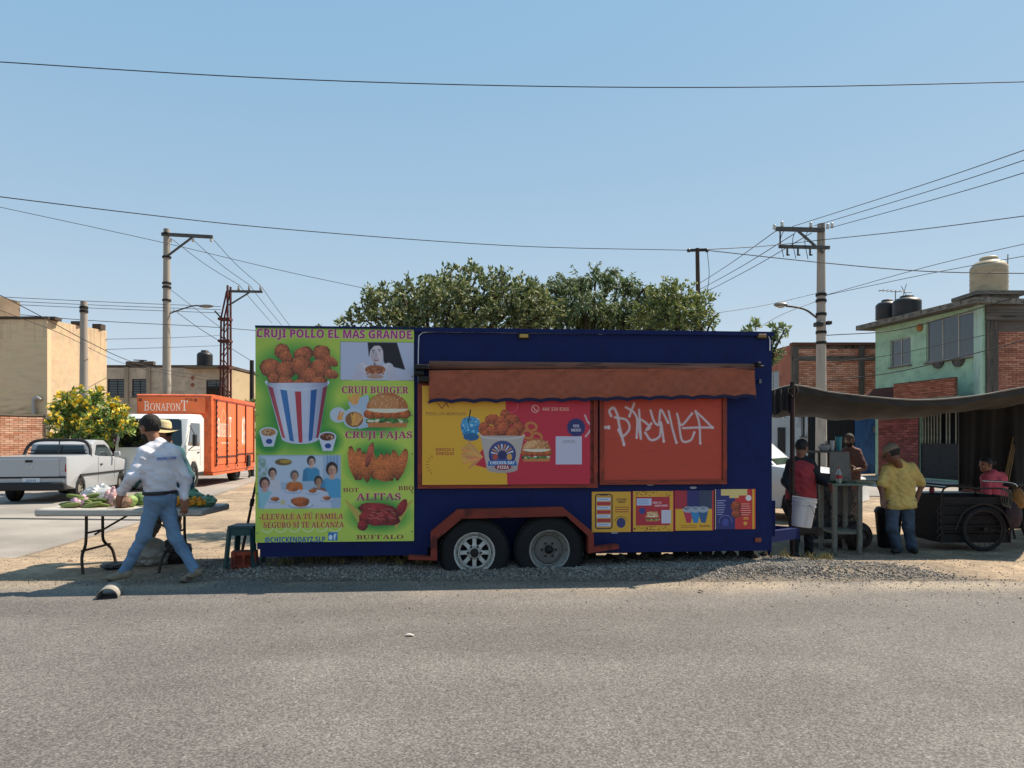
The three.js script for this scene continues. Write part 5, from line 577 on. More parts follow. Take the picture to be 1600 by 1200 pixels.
{ // cargo tricycle
  const d = 10.1, b = gat(1526, d), t = G('cargo_tricycle', 'dark rusty cargo tricycle with railed load box', 'tricycle', b), s = d / F, X = (px) => (px - 1526) * s, Y = (py) => P(1526, py, d).y - b[1], dm = worn(0x2b2220, .8, 1, 1), rm = worn(0x3b2d28, .75, 1, 1);
  const w0 = X(1470), w1 = X(1576), y0 = Y(848), y1 = Y(776); for (let i = 0; i < 5; i++) M('box_board', box(w1 - w0, (y1 - y0) / 5 - .012, .02, (w0 + w1) / 2, y0 + (i + .5) * (y1 - y0) / 5, 0), worn([0x241c1a, 0x2e2320, 0x291e1e, 0x221a1a, 0x30241f][i], .85, 1, 1), t); M('box_end', merge([box(.02, y1 - y0, .7, w0, (y0 + y1) / 2, -.36), box(.02, y1 - y0, .7, w1, (y0 + y1) / 2, -.36), box(w1 - w0, y1 - y0, .02, (w0 + w1) / 2, (y0 + y1) / 2, -.71), box(w1 - w0, .02, .7, (w0 + w1) / 2, y0 + .01, -.36)]), dm, t);
  const rail = (z) => tube([[w0 - .01, y0, z], [w0 - .01, y1, z], [w0 + .04, Y(762), z], [0, Y(763), z], [w1 - .05, Y(766), z], [w1, y1 - .02, z], [w1, y0, z]], .013, 60, 7); M('rail', merge([rail(.03), rail(-.72), bar([w0, y1 - .08, .03], [w1, y1 - .1, .03], .009), bar([w0, y0 + .2, .03], [w1, y0 + .18, .03], .009), bar([w0 + .02, Y(762), .03], [w0 + .02, Y(762), -.72], .012)]), rm, t);
  const hoops = []; for (let i = 0; i < 5; i++) hoops.push(new THREE.TorusGeometry(.045, .008, 6, 16).translate(w0 - .03, y0 + .06 + i * .1, .04)); M('side_hoops', merge(hoops), rm, t);
  for (const z of [.09, -.79]) { const w = new THREE.Group(); w.name = 'wheel'; w.position.set(X(1530), .31, z); t.add(w); M('tyre', new THREE.TorusGeometry(.285, .024, 10, 48), blackRubber, w); M('rim', new THREE.TorusGeometry(.255, .012, 8, 48), rm, w); const sp = []; for (let i = 0; i < 18; i++) sp.push(bar([Math.cos(i * .349) * .02, Math.sin(i * .349) * .02, i % 2 ? .02 : -.02], [Math.cos(i * .349 + .25) * .25, Math.sin(i * .349 + .25) * .25, 0], .003)); M('spokes', merge(sp), darkSteel, w); M('hub', cyl(.025, .025, .09, 12).rotateX(1.57), darkSteel, w); }
  M('axle', bar([X(1530), .31, .09], [X(1530), .31, -.79], .014), darkSteel, t); M('arched_guard', tube([[X(1484), .3, .12], [X(1498), .55, .12], [X(1528), .66, .12], [X(1558), .55, .12], [X(1572), .3, .12]], .012, 30, 6), rm, t);
  M('rear_frame', merge([bar([w1, .42, -.35], [w1 + .75, .36, -.35], .02), bar([w1 + .3, .4, -.35], [w1 + .3, .85, -.35], .016), bar([w1, .75, -.35], [w1 + .3, .7, -.35], .016)]), rm, t); const sd = M('saddle', new THREE.SphereGeometry(.12, 16, 10).scale(1.2, .35, .8), std(0x17130f, .7), t, [w1 + .3, .9, -.35]); M('handlebar', tube([[w1 + .06, Y(760), .12], [w1 + .1, Y(756), 0], [w1 + .12, Y(755), -.35], [w1 + .1, Y(756), -.7]], .014, 20, 7), chrome, t); const rw = new THREE.Group(); rw.name = 'wheel'; rw.position.set(w1 + .75, .34, -.35); t.add(rw); M('tyre', new THREE.TorusGeometry(.31, .024, 10, 48), blackRubber, rw); M('hub', cyl(.025, .025, .09, 12).rotateX(1.57), darkSteel, rw);
  const y = (py) => P(1580, py, d).y; for (const [px, py, w, h, c, l, i] of [[1583, 805, .22, .4, 0x3a262c, 'dark maroon bag hanging from the tricycle', 5], [1591, 780, .18, .3, 0x8a5f2c, 'ochre bag hanging at the tricycle handlebar', 6]]) { const p = P(px, py, d - .06), g = G('hanging_bag', l, 'bag', [p.x, p.y, p.z]); M('bag', lump(w, h, .16, i, .12), worn(c, .8, 2, 1), g, [0, -h * .42, 0]); M('handles', tube([[-.03, h * .25, 0], [-.02, h * .55, 0], [.02, h * .55, 0], [.03, h * .25, 0]], .006, 16, 5), worn(c, .8, 2, 1), g); } const hs = P(1573, 770, d - .08), hg = G('rope_coil', 'coil of pale rope on the tricycle rail', 'rope', [hs.x, hs.y, hs.z]); for (let i = 0; i < 4; i++) M('loop', new THREE.TorusGeometry(.08, .007, 6, 24).scale(.55, 1.5, 1).rotateY(i * .25 - .3).translate(i * .018 - .03, -.06 - i * .008, .01 * i), worn(0x7c776c, .9, 1, 1), hg);
}
for (const [x0, y0, x1, y1, r, l] of [[1562, 738, 1583, 683, .014, 'thin wooden stick leaning highest on the shade cloth'], [1566, 748, 1583, 695, .018, 'pale wooden stake leaning between two sticks'], [1572, 748, 1585, 700, .016, 'brown wooden stick leaning lowest by the tricycle']]) { const a = P(x0, y0, 11.9), e = P(x1, y1, 12.25), q = a.clone().add(a.clone().sub(e).multiplyScalar(.0)), g = gat(x0 - 12, 11.7), o = G('wooden_stick', l, 'stick', g); M('shaft', bar([0, 0, 0], e.sub(o.position), r, r * .8, 7), worn(0x8e7149, .85, 1, 1), o); M('end', new THREE.SphereGeometry(r * 1.02, 8, 6), worn(0x9c825a, .85, 1, 1), o, [0, r, 0]); }
// ---------- trees and shrubs ----------
const leafMat = (o = {}) => new THREE.MeshPhysicalMaterial({ color: 0xffffff, roughness: .75, transmission: .42, thickness: 0, side: THREE.DoubleSide, ...o });
function leafGeo(l, w) { const g = new THREE.BufferGeometry(); g.setAttribute('position', new THREE.Float32BufferAttribute([0, 0, 0, -w, l * .4, .12 * w, 0, l * .45, -.25 * w, w, l * .4, .12 * w, 0, l, -.1 * l], 3)); g.setAttribute('uv', new THREE.Float32BufferAttribute([.5, 0, 0, .4, .5, .45, 1, .4, .5, 1], 2)); g.setIndex([0, 2, 1, 0, 3, 2, 1, 2, 4, 2, 3, 4]); g.computeVertexNormals(); return g; }
const dummy = new THREE.Object3D();
function leaves(name, spots, geo, mat, cols, parent, r) {      // spots: [position, direction, size]
  const m = new THREE.InstancedMesh(geo, mat, spots.length), c = new THREE.Color(), q = new THREE.Quaternion(), up = V(0, 1, 0); m.name = name; m.castShadow = m.receiveShadow = true;
  spots.forEach(([p, dir, s, ci], i) => { dummy.position.copy(p); q.setFromUnitVectors(up, dir.clone().normalize()); dummy.quaternion.copy(q); dummy.rotateY(r() * 6.28); dummy.scale.setScalar(s); dummy.updateMatrix(); m.setMatrixAt(i, dummy.matrix); c.setHex(cols[ci ?? Math.floor(r() * cols.length)]).multiplyScalar(.75 + r() * .5); m.setColorAt(i, c); });
  m.userData.kind = 'stuff'; parent.add(m); return m;
}
const rdir = (r) => { const a = r() * 6.283, z = r() * 2 - 1, q = Math.sqrt(1 - z * z); return V(Math.cos(a) * q, z, Math.sin(a) * q); };
const BARK = worn(0x574a3d, .95, 1, 2);
// clumps: [x, y, z, radius] in local metres; twigs of leaves grow out of every clump
function tree(name, label, pos, trunkTop, clumps, o) {
  const r = RNG(o.seed), t = G(name, label, o.category ?? 'tree', pos, 0, o.group), wood = [], spots = [], base = V(0, 0, 0), fork = V(...trunkTop);
  M('trunk', merge([bar([0, -.05, 0], [fork.x * .5 + .06, fork.y * .5, fork.z * .5], o.r, o.r * .8, 10), bar([fork.x * .5 + .06, fork.y * .5, fork.z * .5], fork, o.r * .8, o.r * .62, 10)]), o.bark ?? BARK, t);
  for (const [x, y, z, R] of clumps) {
    const c = V(x, y, z), mid = fork.clone().lerp(c, .5).add(V(0, .12, 0)); wood.push(bar(fork, mid, o.r * .5, o.r * .3, 7), bar(mid, c, o.r * .3, o.r * .12, 6));
    const nt = Math.round(o.twigs * R * R * 10);
    for (let k = 0; k < nt; k++) {
      const d = rdir(r); if (o.droop) d.y = Math.abs(d.y) * .6; else d.y = d.y * .9 + .12; const s0 = c.clone().add(d.clone().multiplyScalar(R * (.12 + .5 * r()))), len = R * (.35 + .55 * r()), dir = d.clone().add(rdir(r).multiplyScalar(.5)).normalize();
      let p = s0.clone(), v = dir.clone(); const n = Math.max(4, Math.round(len / o.step)), pts = [p.clone()];
      for (let i = 0; i < n; i++) { if (o.droop) v.y -= o.droop; else v.y += .02; v.normalize(); p = p.clone().addScaledVector(v, len / n); pts.push(p); const per = o.per; for (let j = 0; j < per; j++) { const ld = rdir(r).addScaledVector(v, .8).add(V(0, o.droop ? -.9 : .15, 0)); spots.push([p.clone().addScaledVector(rdir(r), .03), ld, (.65 + r() * .7)]); } }
      if (k % 3 === 0) wood.push(bar(s0, pts[pts.length - 1], .012, .004, 4));
      if (o.flower && d.y > -.2 && r() < o.flower) { for (let j = 0; j < 7; j++) o.fl.push([p.clone().addScaledVector(rdir(r), .07), rdir(r).add(V(0, .6, 0)), .8 + r() * .5]); }
    }
  }
  M('branches', merge(wood), o.bark ?? BARK, t); leaves('crown', spots, o.leaf, o.mat, o.cols, t, r); if (o.fl?.length) leaves('flowers', o.fl, leafGeo(.1, .05), leafMat({ roughness: .7 }), o.flCols, t, r); return t;
}
const clumpsFrom = (list, d0, base) => list.map(([px, py, rp, dz = 0]) => { const d = d0 + dz, p = P(px, py, d); return [p.x - base.x, p.y - base.y, p.z - base.z, rp / F * d]; });
{ // broad-leaved tree behind the trailer
  const D = 13, b = V((665 - 800) / F * D, GB, -D), mat = leafMat(), cl = clumpsFrom([[600, 478, 34], [640, 470, 28, .4], [684, 458, 29, -.3], [722, 448, 22, .3], [745, 432, 12], [664, 436, 9], [625, 448, 8], [600, 452, 7], [770, 432, 8], [705, 470, 46, -.6], [660, 485, 46, .5], [755, 458, 34, -.2], [785, 452, 28, .4], [790, 486, 44, -.4], [735, 498, 46, .6], [612, 505, 34, -.3], [572, 500, 24, .2], [548, 506, 16], [575, 486, 12], [640, 520, 46], [720, 528, 46, -.5], [735, 420, 12, .1], [706, 418, 8], [728, 425, 11], [800, 440, 9], [790, 425, 6], [815, 470, 30, .3], [822, 500, 36], [838, 470, 26], [845, 492, 34], [828, 453, 17], [530, 509, 9], [505, 511, 6], [590, 462, 16, .2]], D, b);
  tree('broadleaf_tree', 'dense leathery-leaved tree behind the menu-board half of the trailer', [b.x, b.y, b.z], [.1, 2.3, 0], cl, { seed: 3, r: .13, twigs: 30, step: .052, per: 3, leaf: leafGeo(.08, .021), mat, cols: [0x5f7040, 0x4e6033, 0x76824a, 0x888e50, 0x435330, 0x989a62] });
  const D2 = 14.2, b2 = V((930 - 800) / F * D2, GB, -D2), c2 = clumpsFrom([[850, 470, 38], [890, 455, 38, .4], [930, 440, 34, -.2], [950, 432, 24], [965, 450, 34, .3], [915, 480, 48, -.5], [870, 495, 44, .3], [970, 485, 46], [1010, 470, 28, .3], [935, 505, 46, .2], [1000, 500, 40], [845, 500, 36, -.3], [905, 440, 22], [1030, 490, 34], [1005, 452, 18], [985, 440, 14], [1040, 505, 34, .3], [825, 478, 26, .2], [835, 460, 18], [820, 500, 34], [865, 450, 20], [1035, 470, 26], [1025, 455, 14]], D2, b2);
  tree('pepper_tree', 'feathery weeping pepper tree showing above the trailer roof', [b2.x, b2.y, b2.z], [-.1, 2.4, 0], c2, { seed: 7, r: .15, twigs: 24, step: .05, per: 4, droop: .2, leaf: leafGeo(.085, .014), mat, cols: [0x667844, 0x76864e, 0x556838, 0x869258, 0x4a5c32] });
  const D3 = 12.6, b3 = V((1062 - 800) / F * D3, GB, -D3), c3 = clumpsFrom([[1040, 470, 34], [1072, 462, 28, .2], [1060, 490, 40, -.2], [1092, 482, 26], [1020, 498, 38, .3], [1100, 502, 22], [1046, 512, 40], [1085, 512, 30, .2], [1052, 452, 14], [1112, 500, 8]], D3, b3);
  tree('round_tree', 'yellow-green round tree below the leaning wooden pole', [b3.x, b3.y, b3.z], [.05, 2.1, 0], c3, { seed: 9, r: .11, twigs: 27, step: .05, per: 3, leaf: leafGeo(.075, .018), mat, cols: [0x72823f, 0x5e6e35, 0x858f44, 0x4f5e2e, 0x979a50] });
  const D4 = 11.3, b4 = V((1190 - 800) / F * D4, GB, -D4), c4 = clumpsFrom([[1180, 511, 9], [1170, 515, 7], [1214, 516, 10], [1228, 511, 7], [1216, 530, 9], [1214, 553, 10], [1207, 560, 8], [1196, 545, 12]], D4, b4);
  tree('slender_tree', 'sparse young tree peeking past the trailer corner by the tarp', [b4.x, b4.y, b4.z], [.05, 2.4, 0], c4, { seed: 15, r: .05, twigs: 62, step: .05, per: 3, leaf: leafGeo(.085, .017), mat, cols: [0x5f7040, 0x8b9656, 0x62753f, 0x9ca25c] });
}
{ // yellow trumpet shrub and bougainvillea
  const D = 20.5, b = V((112 - 800) / F * D, GB, -D), fl = []; tree('flowering_shrub', 'bushy shrub covered with yellow flowers behind the pickup', [b.x, b.y, b.z], [.0, .9, 0], clumpsFrom([[100, 640, 20], [92, 658, 18, -.3], [112, 626, 14], [125, 655, 24, .3], [140, 635, 20], [143, 615, 13], [160, 655, 24, -.2], [178, 650, 20], [190, 662, 16, .2], [140, 678, 24, -.3], [165, 678, 20], [118, 680, 20, .2], [195, 672, 10], [150, 695, 16], [85, 690, 12], [72, 698, 8]], D, b), { seed: 21, r: .07, twigs: 26, step: .07, per: 3, bark: worn(0xa39a8c, .9, 1, 1), leaf: leafGeo(.13, .03), mat: leafMat(), cols: [0x6a8a3c, 0x7c9c44, 0x567030, 0x93ad4c], flower: .6, fl, flCols: [0xf6d428, 0xfae04a, 0xf0c81e], category: 'shrub' });
  const D2 = 22.8, b2 = V((174 - 800) / F * D2, GB, -D2), fl2 = []; tree('bougainvillea', 'magenta bougainvillea bush beside the truck cab', [b2.x, b2.y, b2.z], [0, .5, 0], clumpsFrom([[165, 697, 17], [182, 700, 17], [172, 715, 20], [158, 710, 12], [188, 716, 14]], D2, b2), { seed: 23, r: .05, twigs: 26, step: .07, per: 2, leaf: leafGeo(.1, .035), mat: leafMat(), cols: [0x7a2346, 0x8f2c50, 0x4a2a2c, 0x39402a], flower: .6, fl: fl2, flCols: [0xa8285c, 0xb83c6c, 0x8c1f50], category: 'bush' });
  const D3 = 29, b3 = V((388 - 800) / F * D3, GB, -D3); tree('roadside_bush', 'small green bush at the foot of the dark post', [b3.x, b3.y, b3.z], [0, .4, 0], clumpsFrom([[388, 640, 11], [394, 630, 9], [382, 655, 12], [396, 655, 12], [390, 675, 14]], D3, b3), { seed: 25, r: .05, twigs: 24, step: .09, per: 2, leaf: leafGeo(.12, .03), mat: leafMat(), cols: [0x55702f, 0x6b8440, 0x47592c], category: 'bush' });
  const D4 = 21.5, b4 = V((188 - 800) / F * D4, GB, -D4), dry = G('dry_shrub', 'bare dry twigs growing at the kerb before the truck', 'shrub', [b4.x, b4.y, b4.z]), r = RNG(5), tw = []; for (let i = 0; i < 40; i++) { const a = rdir(r); a.y = Math.abs(a.y) + .4; a.normalize().multiplyScalar(.3 + r() * .5); const e = a.clone().add(rdir(r).multiplyScalar(.15)); tw.push(bar([0, 0, 0], a, .014, .008, 4), bar(a, e, .007, .003, 4)); } M('twigs', merge(tw), worn(0x5b4a3b, .95, 1, 1), dry);
}
// ---------- vegetable table on the left ----------
const TBL = { d: 7.62, y: .70 };
{
  const d = TBL.d, x0 = (60 - 800) / F * d, x1 = (320 - 800) / F * d, cx = (x0 + x1) / 2, w = x1 - x0, g0 = gy(cx, d), t = G('produce_table', 'white folding table loaded with produce by the roadside', 'table', [cx, g0, -d - .3]), H = TBL.y - g0, fm = worn(0x54483f, .6, 1, 1, { metalness: .3 });
  M('table_top', rbox(w, .075, .76, .024, 0, H - .0375, 0, 4), worn(0xcfcac2, .5, 0, 1), t);
  for (const s of [-1, 1]) { const X = s * (w / 2 - .42), lf = new THREE.Group(); lf.name = 'leg_frame'; t.add(lf); for (const z of [.26, -.26]) { M('leg', tube([[X, H - .05, z * .6], [X, H * .62, z * .6], [X - .0, H * .42, z * .66], [X - .03 * s, .18, z * 1.1], [X - .06 * s, .005, z * 1.22]], .016, 20, 8), fm, lf); } M('crossbar', merge([bar([X - .02 * s, .24, .27], [X - .02 * s, .24, -.27], .013), bar([X, H * .6, .15], [X, H * .6, -.15], .011), bar([X, H * .55, 0], [X - s * .45, H - .05, 0], .011)]), fm, lf); }
}
const onTable = (px, dz) => [(px - 800) / F * (TBL.d + dz), TBL.y + .001, -(TBL.d + dz)];
const wrap = (c, tr = .5) => new THREE.MeshPhysicalMaterial({ color: c, roughness: .35, transmission: tr, thickness: 0, side: THREE.DoubleSide });
{
  const leafy = (name, label, pos, R, cols, seed, cat) => { const r = RNG(seed), g = G(name, label, cat, pos), c = new THREE.Color(); M('heart', lump(R * 1.5, R * 1.5, R * 1.5, seed, .08), std(cols[0], .7), g); for (let i = 0; i < 12; i++) { const a = i * 2.4, e = .3 + (i % 4) * .28, s = new THREE.SphereGeometry(R * .95, 12, 8, 0, 1.9, .5, 1.4), p = s.attributes.position; for (let k = 0; k < p.count; k++) { const q = 1 + .09 * (fbm(p.getX(k) * 40 + i, p.getY(k) * 40 + p.getZ(k) * 30, 3) - .5) * 2; p.setXYZ(k, p.getX(k) * q, p.getY(k) * q * .85, p.getZ(k) * q); } s.computeVertexNormals(); c.setHex(cols[i % cols.length]); M('leaf', s, new THREE.MeshStandardMaterial({ color: c.clone(), roughness: .6, side: THREE.DoubleSide }), g, [Math.cos(a) * R * .06, R * .72, Math.sin(a) * R * .06], [Math.sin(a) * e * .5, a, Math.cos(a) * e * .4]); } return g; };
  leafy('cabbage', 'pale green cabbage touched by the walking man\'s hand', onTable(203, .2), .085, [0x7f9a52, 0x8fa862, 0x6d8a46], 3, 'cabbage'); leafy('cabbage', 'darker cabbage behind the pale one on the produce table', onTable(220, .42), .095, [0x5f7f40, 0x6d8d4a, 0x4f6c36], 4, 'cabbage');
  const r = RNG(6), ng = G('corn_pile', 'flat pile of green corn husks at the end of the table', 'corn', onTable(135, .2)); for (let i = 0; i < 14; i++) { const g = new THREE.SphereGeometry(.5, 12, 8).scale(.22 + r() * .05, .05, .055); M('husk', g, worn([0x6f7f3c, 0x7d8c48, 0x5d6e34, 0x8b9650][i % 4], .75, 2, 1), ng, [(r() - .5) * .3, .03 + Math.floor(i / 6) * .04, (r() - .5) * .26], [r() * 6, (r() - .5) * .7, (r() - .5) * .15]); }
  for (const [px, dz, w, h, dp, c, tr, l, s] of [[128, .2, .2, .12, .18, 0xe0b4c6, .3, 'bright pink plastic bag on the corn end of the table', 11], [155, .4, .38, .22, .26, 0xd9dcdd, .5, 'big clear plastic bag slumped on the table', 12], [175, .28, .16, .2, .14, 0xe2bcbc, .4, 'crumpled rose-coloured bag standing upright', 13], [192, .12, .2, .13, .16, 0x8a6a52, .1, 'brown paper-coloured bag beside the cabbage', 14], [243, .3, .2, .16, .18, 0xb9bdc0, .4, 'whitish bag behind the walking man\'s hip', 16], [300, .38, .28, .17, .24, 0x5d8a60, .25, 'green plastic bag of herbs behind the marigolds', 17], [322, .24, .2, .12, .2, 0x6a9068, .3, 'green mesh-like bag at the far end of the table', 18], [330, .42, .1, .1, .12, 0x2a2c2e, 0, 'small dark bundle on the table corner', 19]]) { const g = G('plastic_bag', l, 'bag', onTable(px, dz)); M('bag', lump(w, h, dp, s, .3), tr ? wrap(c, tr) : std(c, .6), g); M('neck', lump(w * .25, h * .4, dp * .25, s + 20, .35), tr ? wrap(c, tr) : std(c, .6), g, [w * .1, h * .72, 0]); if (tr) M('contents', lump(w * .75, h * .66, dp * .75, s + 40, .25), worn(s === 11 ? 0xd68fae : s > 16 ? 0x3d5f36 : 0x8f8f80, .8, 1, 1), g); }
  for (const [px, dz, l] of [[277, .12, 'orange marigold bunch under the hanging hand'], [303, .1, 'orange marigold bunch beside the green bags']]) { const g = G('marigold_bunch', l, 'flowers', onTable(px, dz)), st = []; for (let i = 0; i < 14; i++) { const a = rdir(r); a.y = Math.abs(a.y) * .6; const p = [a.x * .1, .04 + a.y * .09, a.z * .1], fg = new THREE.IcosahedronGeometry(.028, 2), q = fg.attributes.position; for (let k = 0; k < q.count; k++) { const n = .75 + .5 * hash2(Math.round(q.getX(k) * 900), Math.round(q.getY(k) * 900 + q.getZ(k) * 500)); q.setXYZ(k, q.getX(k) * n, q.getY(k) * n, q.getZ(k) * n); } fg.computeVertexNormals(); M('flower', fg, std([0xd98a14, 0xe39a1c, 0xc97a10][i % 3], .8), g, p); st.push(bar(p, [p[0] * .3, .012, p[2] * .3 + .05], .004)); } M('stems', merge(st), std(0x4d6a32, .8), g); }
}
// under and beside the table
{
  for (const [px, d, w, h, c, tr, l, s] of [[238, 8.15, .42, .3, 0xa7a49a, .35, 'grey see-through sack on the ground under the table', 31], [272, 8.25, .36, .3, 0x241f1d, 0, 'black refuse bag on the ground under the table', 32], [183, 8.0, .3, .07, 0x2e2a27, 0, 'flattened dark plastic on the ground behind the walking shoe', 33]]) { const g = G('ground_sack', l, 'sack', gat(px, d)); M('sack', lump(w, h, .32, s, .25), tr ? wrap(c, tr) : std(c, .5), g); M('neck', lump(w * .25, h * .35, .1, s + 9, .3), tr ? wrap(c, tr) : std(c, .5), g, [0, h * .7, 0]); if (tr) M('contents', lump(w * .8, h * .75, .26, s + 5, .2), worn(0x6f6a58, .9, 1, 1), g); }
  const st = G('plastic_stool', 'dark teal plastic stool at the end of the trailer', 'stool', gat(383, 7.75)), pm = worn(0x1f4c50, .55, 2, 1), H = P(383, 822, 7.75).y - st.position.y; M('seat', rbox(.28, .035, .28, .012, 0, H, 0), pm, st); M('apron', merge([box(.26, .07, .015, 0, H - .05, .13), box(.26, .07, .015, 0, H - .05, -.13), box(.015, .07, .26, .13, H - .05, 0), box(.015, .07, .26, -.13, H - .05, 0)]), pm, st); for (const x of [-1, 1]) for (const z of [-1, 1]) M('leg', beam([x * .12, H - .02, z * .12], [x * .15, 0, z * .15], .055, .03), pm, st);
  const bl = G('orange_block', 'orange-red clay block lying under the teal stool', 'block', gat(384, 7.72)); M('block', ext(rect(-.12, 0, .12, .17), .14, .006, [rect(-.09, .03, -.01, .14), rect(.01, .03, .09, .14)]).rotateY(.2), worn(0xa8472c, .85, 1, 1), bl); M('core', box(.2, .12, .1).rotateY(.2), worn(0x8d3a26, .85, 1, 1), bl, [.01, .085, .06]);
  const b = gat(376, 8.3), pole = G('leaning_pole', 'dark forked pole leaning against the trailer end', 'pole', b), e = P(404, 735, 8.55).sub(pole.position); M('shaft', bar([0, 0, 0], e, .018, .014, 8), worn(0x54402f, .9, 1, 1), pole); const mm = e.clone().multiplyScalar(.62); M('lashing', bar(mm.clone().multiplyScalar(.95), mm.clone().multiplyScalar(1.08), .026, .026, 8), worn(0x3a3029, .9, 1, 1), pole);
  const hp = G('cut_pipe', 'piece of white half pipe lying on the asphalt', 'pipe', [(170 - 800) / F * 6.45, .016, -6.42], .35), sh = new THREE.Shape(); sh.absarc(0, 0, .088, 0, Math.PI); sh.lineTo(-.082, 0); sh.absarc(0, 0, .082, Math.PI, 0, true); M('shell', new THREE.ExtrudeGeometry(sh, { depth: .3, bevelEnabled: false, curveSegments: 20 }).translate(0, 0, -.3).rotateZ(.06), worn(0xc2bdb2, .6, 1, 1), hp); M('end_lip', new THREE.TorusGeometry(.086, .005, 6, 24, Math.PI).translate(0, 0, .0), worn(0xa9a497, .7, 1, 1), hp);
}
// ---------- people ----------
const fold = (amp, seed) => (x, y, z) => amp * 1.1 * (fbm(x * 16 + y * 6 + seed, z * 16 - y * 9 + seed * 3, 3) - .5) + amp * .22 * Math.sin((y + x * .7 - z * .4) * 62 + 9 * fbm(x * 7 + seed, z * 7 + y * 5, 2));
function bounds(pts, pad) { const lo = [9e9, 9e9, 9e9], hi = [-9e9, -9e9, -9e9]; for (const p of pts) [p.x, p.y, p.z].forEach((v, i) => { lo[i] = Math.min(lo[i], v - pad); hi[i] = Math.max(hi[i], v + pad); }); return [lo, hi]; }
const lerp3 = (a, b, t) => a.clone().lerp(b, t);
function paintSkin(g, skin, marks = []) { const p = g.attributes.position, col = [], c = new THREE.Color(), b = new THREE.Color(skin); for (let i = 0; i < p.count; i++) { c.copy(b); const v = V(p.getX(i), p.getY(i), p.getZ(i)); for (const [m, r, h] of marks) if (v.distanceTo(m) < r) c.setHex(h); col.push(c.r, c.g, c.b); } g.setAttribute('color', new THREE.Float32BufferAttribute(col, 3)); return g; }
function headParts(c, f, s) {                                 // head centre, facing, scale -> signed distances and frame
  f = f.clone().normalize(); const r = f.clone().cross(V(0, 1, 0)).normalize(), u = r.clone().cross(f).normalize();
  const loc = (x, y, z) => { const dx = x - c.x, dy = y - c.y, dz = z - c.z; return [(dx * r.x + dy * r.y + dz * r.z) / s, (dx * u.x + dy * u.y + dz * u.z) / s, (dx * f.x + dy * f.y + dz * f.z) / s]; };
  const el = (q, o, R) => { const a = (q[0] - o[0]) / R[0], b = (q[1] - o[1]) / R[1], e = (q[2] - o[2]) / R[2], k = Math.hypot(a, b, e); return (k - 1) * Math.min(...R); };
  const pt = (a, b, e) => c.clone().addScaledVector(r, a * s).addScaledVector(u, b * s).addScaledVector(f, e * s);
  const skull = (x, y, z) => { const q = loc(x, y, z); let d = el(q, [0, .025, -.012], [.076, .092, .096]); d = smin(d, el(q, [0, -.045, .022], [.056, .066, .064]), .03); d = smin(d, el(q, [0, -.012, .092], [.013, .024, .02]), .014); d = smin(d, el(q, [0, -.06, .082], [.022, .01, .012]), .01); d = smin(d, el(q, [0, .018, .08], [.05, .008, .014]), .012); for (const k of [-1, 1]) d = smin(d, el(q, [k * .078, -.005, -.01], [.012, .03, .02]), .008); return d * s; };
  return { loc, el, pt, skull, r, u, f };
}
function handSdf(w, dir, palm, s, curl, side) {               // wrist, direction of fingers, palm normal; five separate fingers
  dir = dir.clone().normalize(); const n = palm.clone().addScaledVector(dir, -palm.dot(dir)).normalize(), a = dir.clone().cross(n).normalize().multiplyScalar(side), parts = [], pts = [w];
  const at = (x, y, z) => w.clone().addScaledVector(a, x * s).addScaledVector(dir, y * s).addScaledVector(n, z * s);
  for (let i = 0; i < 4; i++) { const x = (i - 1.5) * .021; parts.push(cone(at(x * .6, 0, 0), at(x, .085, 0), .016 * s, .0125 * s)); let p = at(x, .085, 0), ang = curl * .4; const L = [[.04, .026, .02], [.045, .03, .022], [.042, .027, .021], [.033, .021, .018]][i]; for (let k = 0; k < 3; k++) { const q = p.clone().addScaledVector(dir, Math.cos(ang) * L[k] * s).addScaledVector(n, Math.sin(ang) * L[k] * s); parts.push(cone(p, q, (.0098 - k * .0011) * s, (.0088 - k * .0012) * s)); pts.push(q); p = q; ang += curl; } }
  const t0 = at(-.028, .025, .004), t1 = at(-.052, .058, .014), t2 = at(-.05, .09, .03); parts.push(cone(at(-.012, .012, 0), t0, .016 * s, .015 * s), cone(t0, t1, .013 * s, .011 * s), cone(t1, t2, .011 * s, .008 * s)); pts.push(t1, t2, at(.04, .09, 0), at(-.04, .09, 0)); return [join(parts, .006), pts];
}
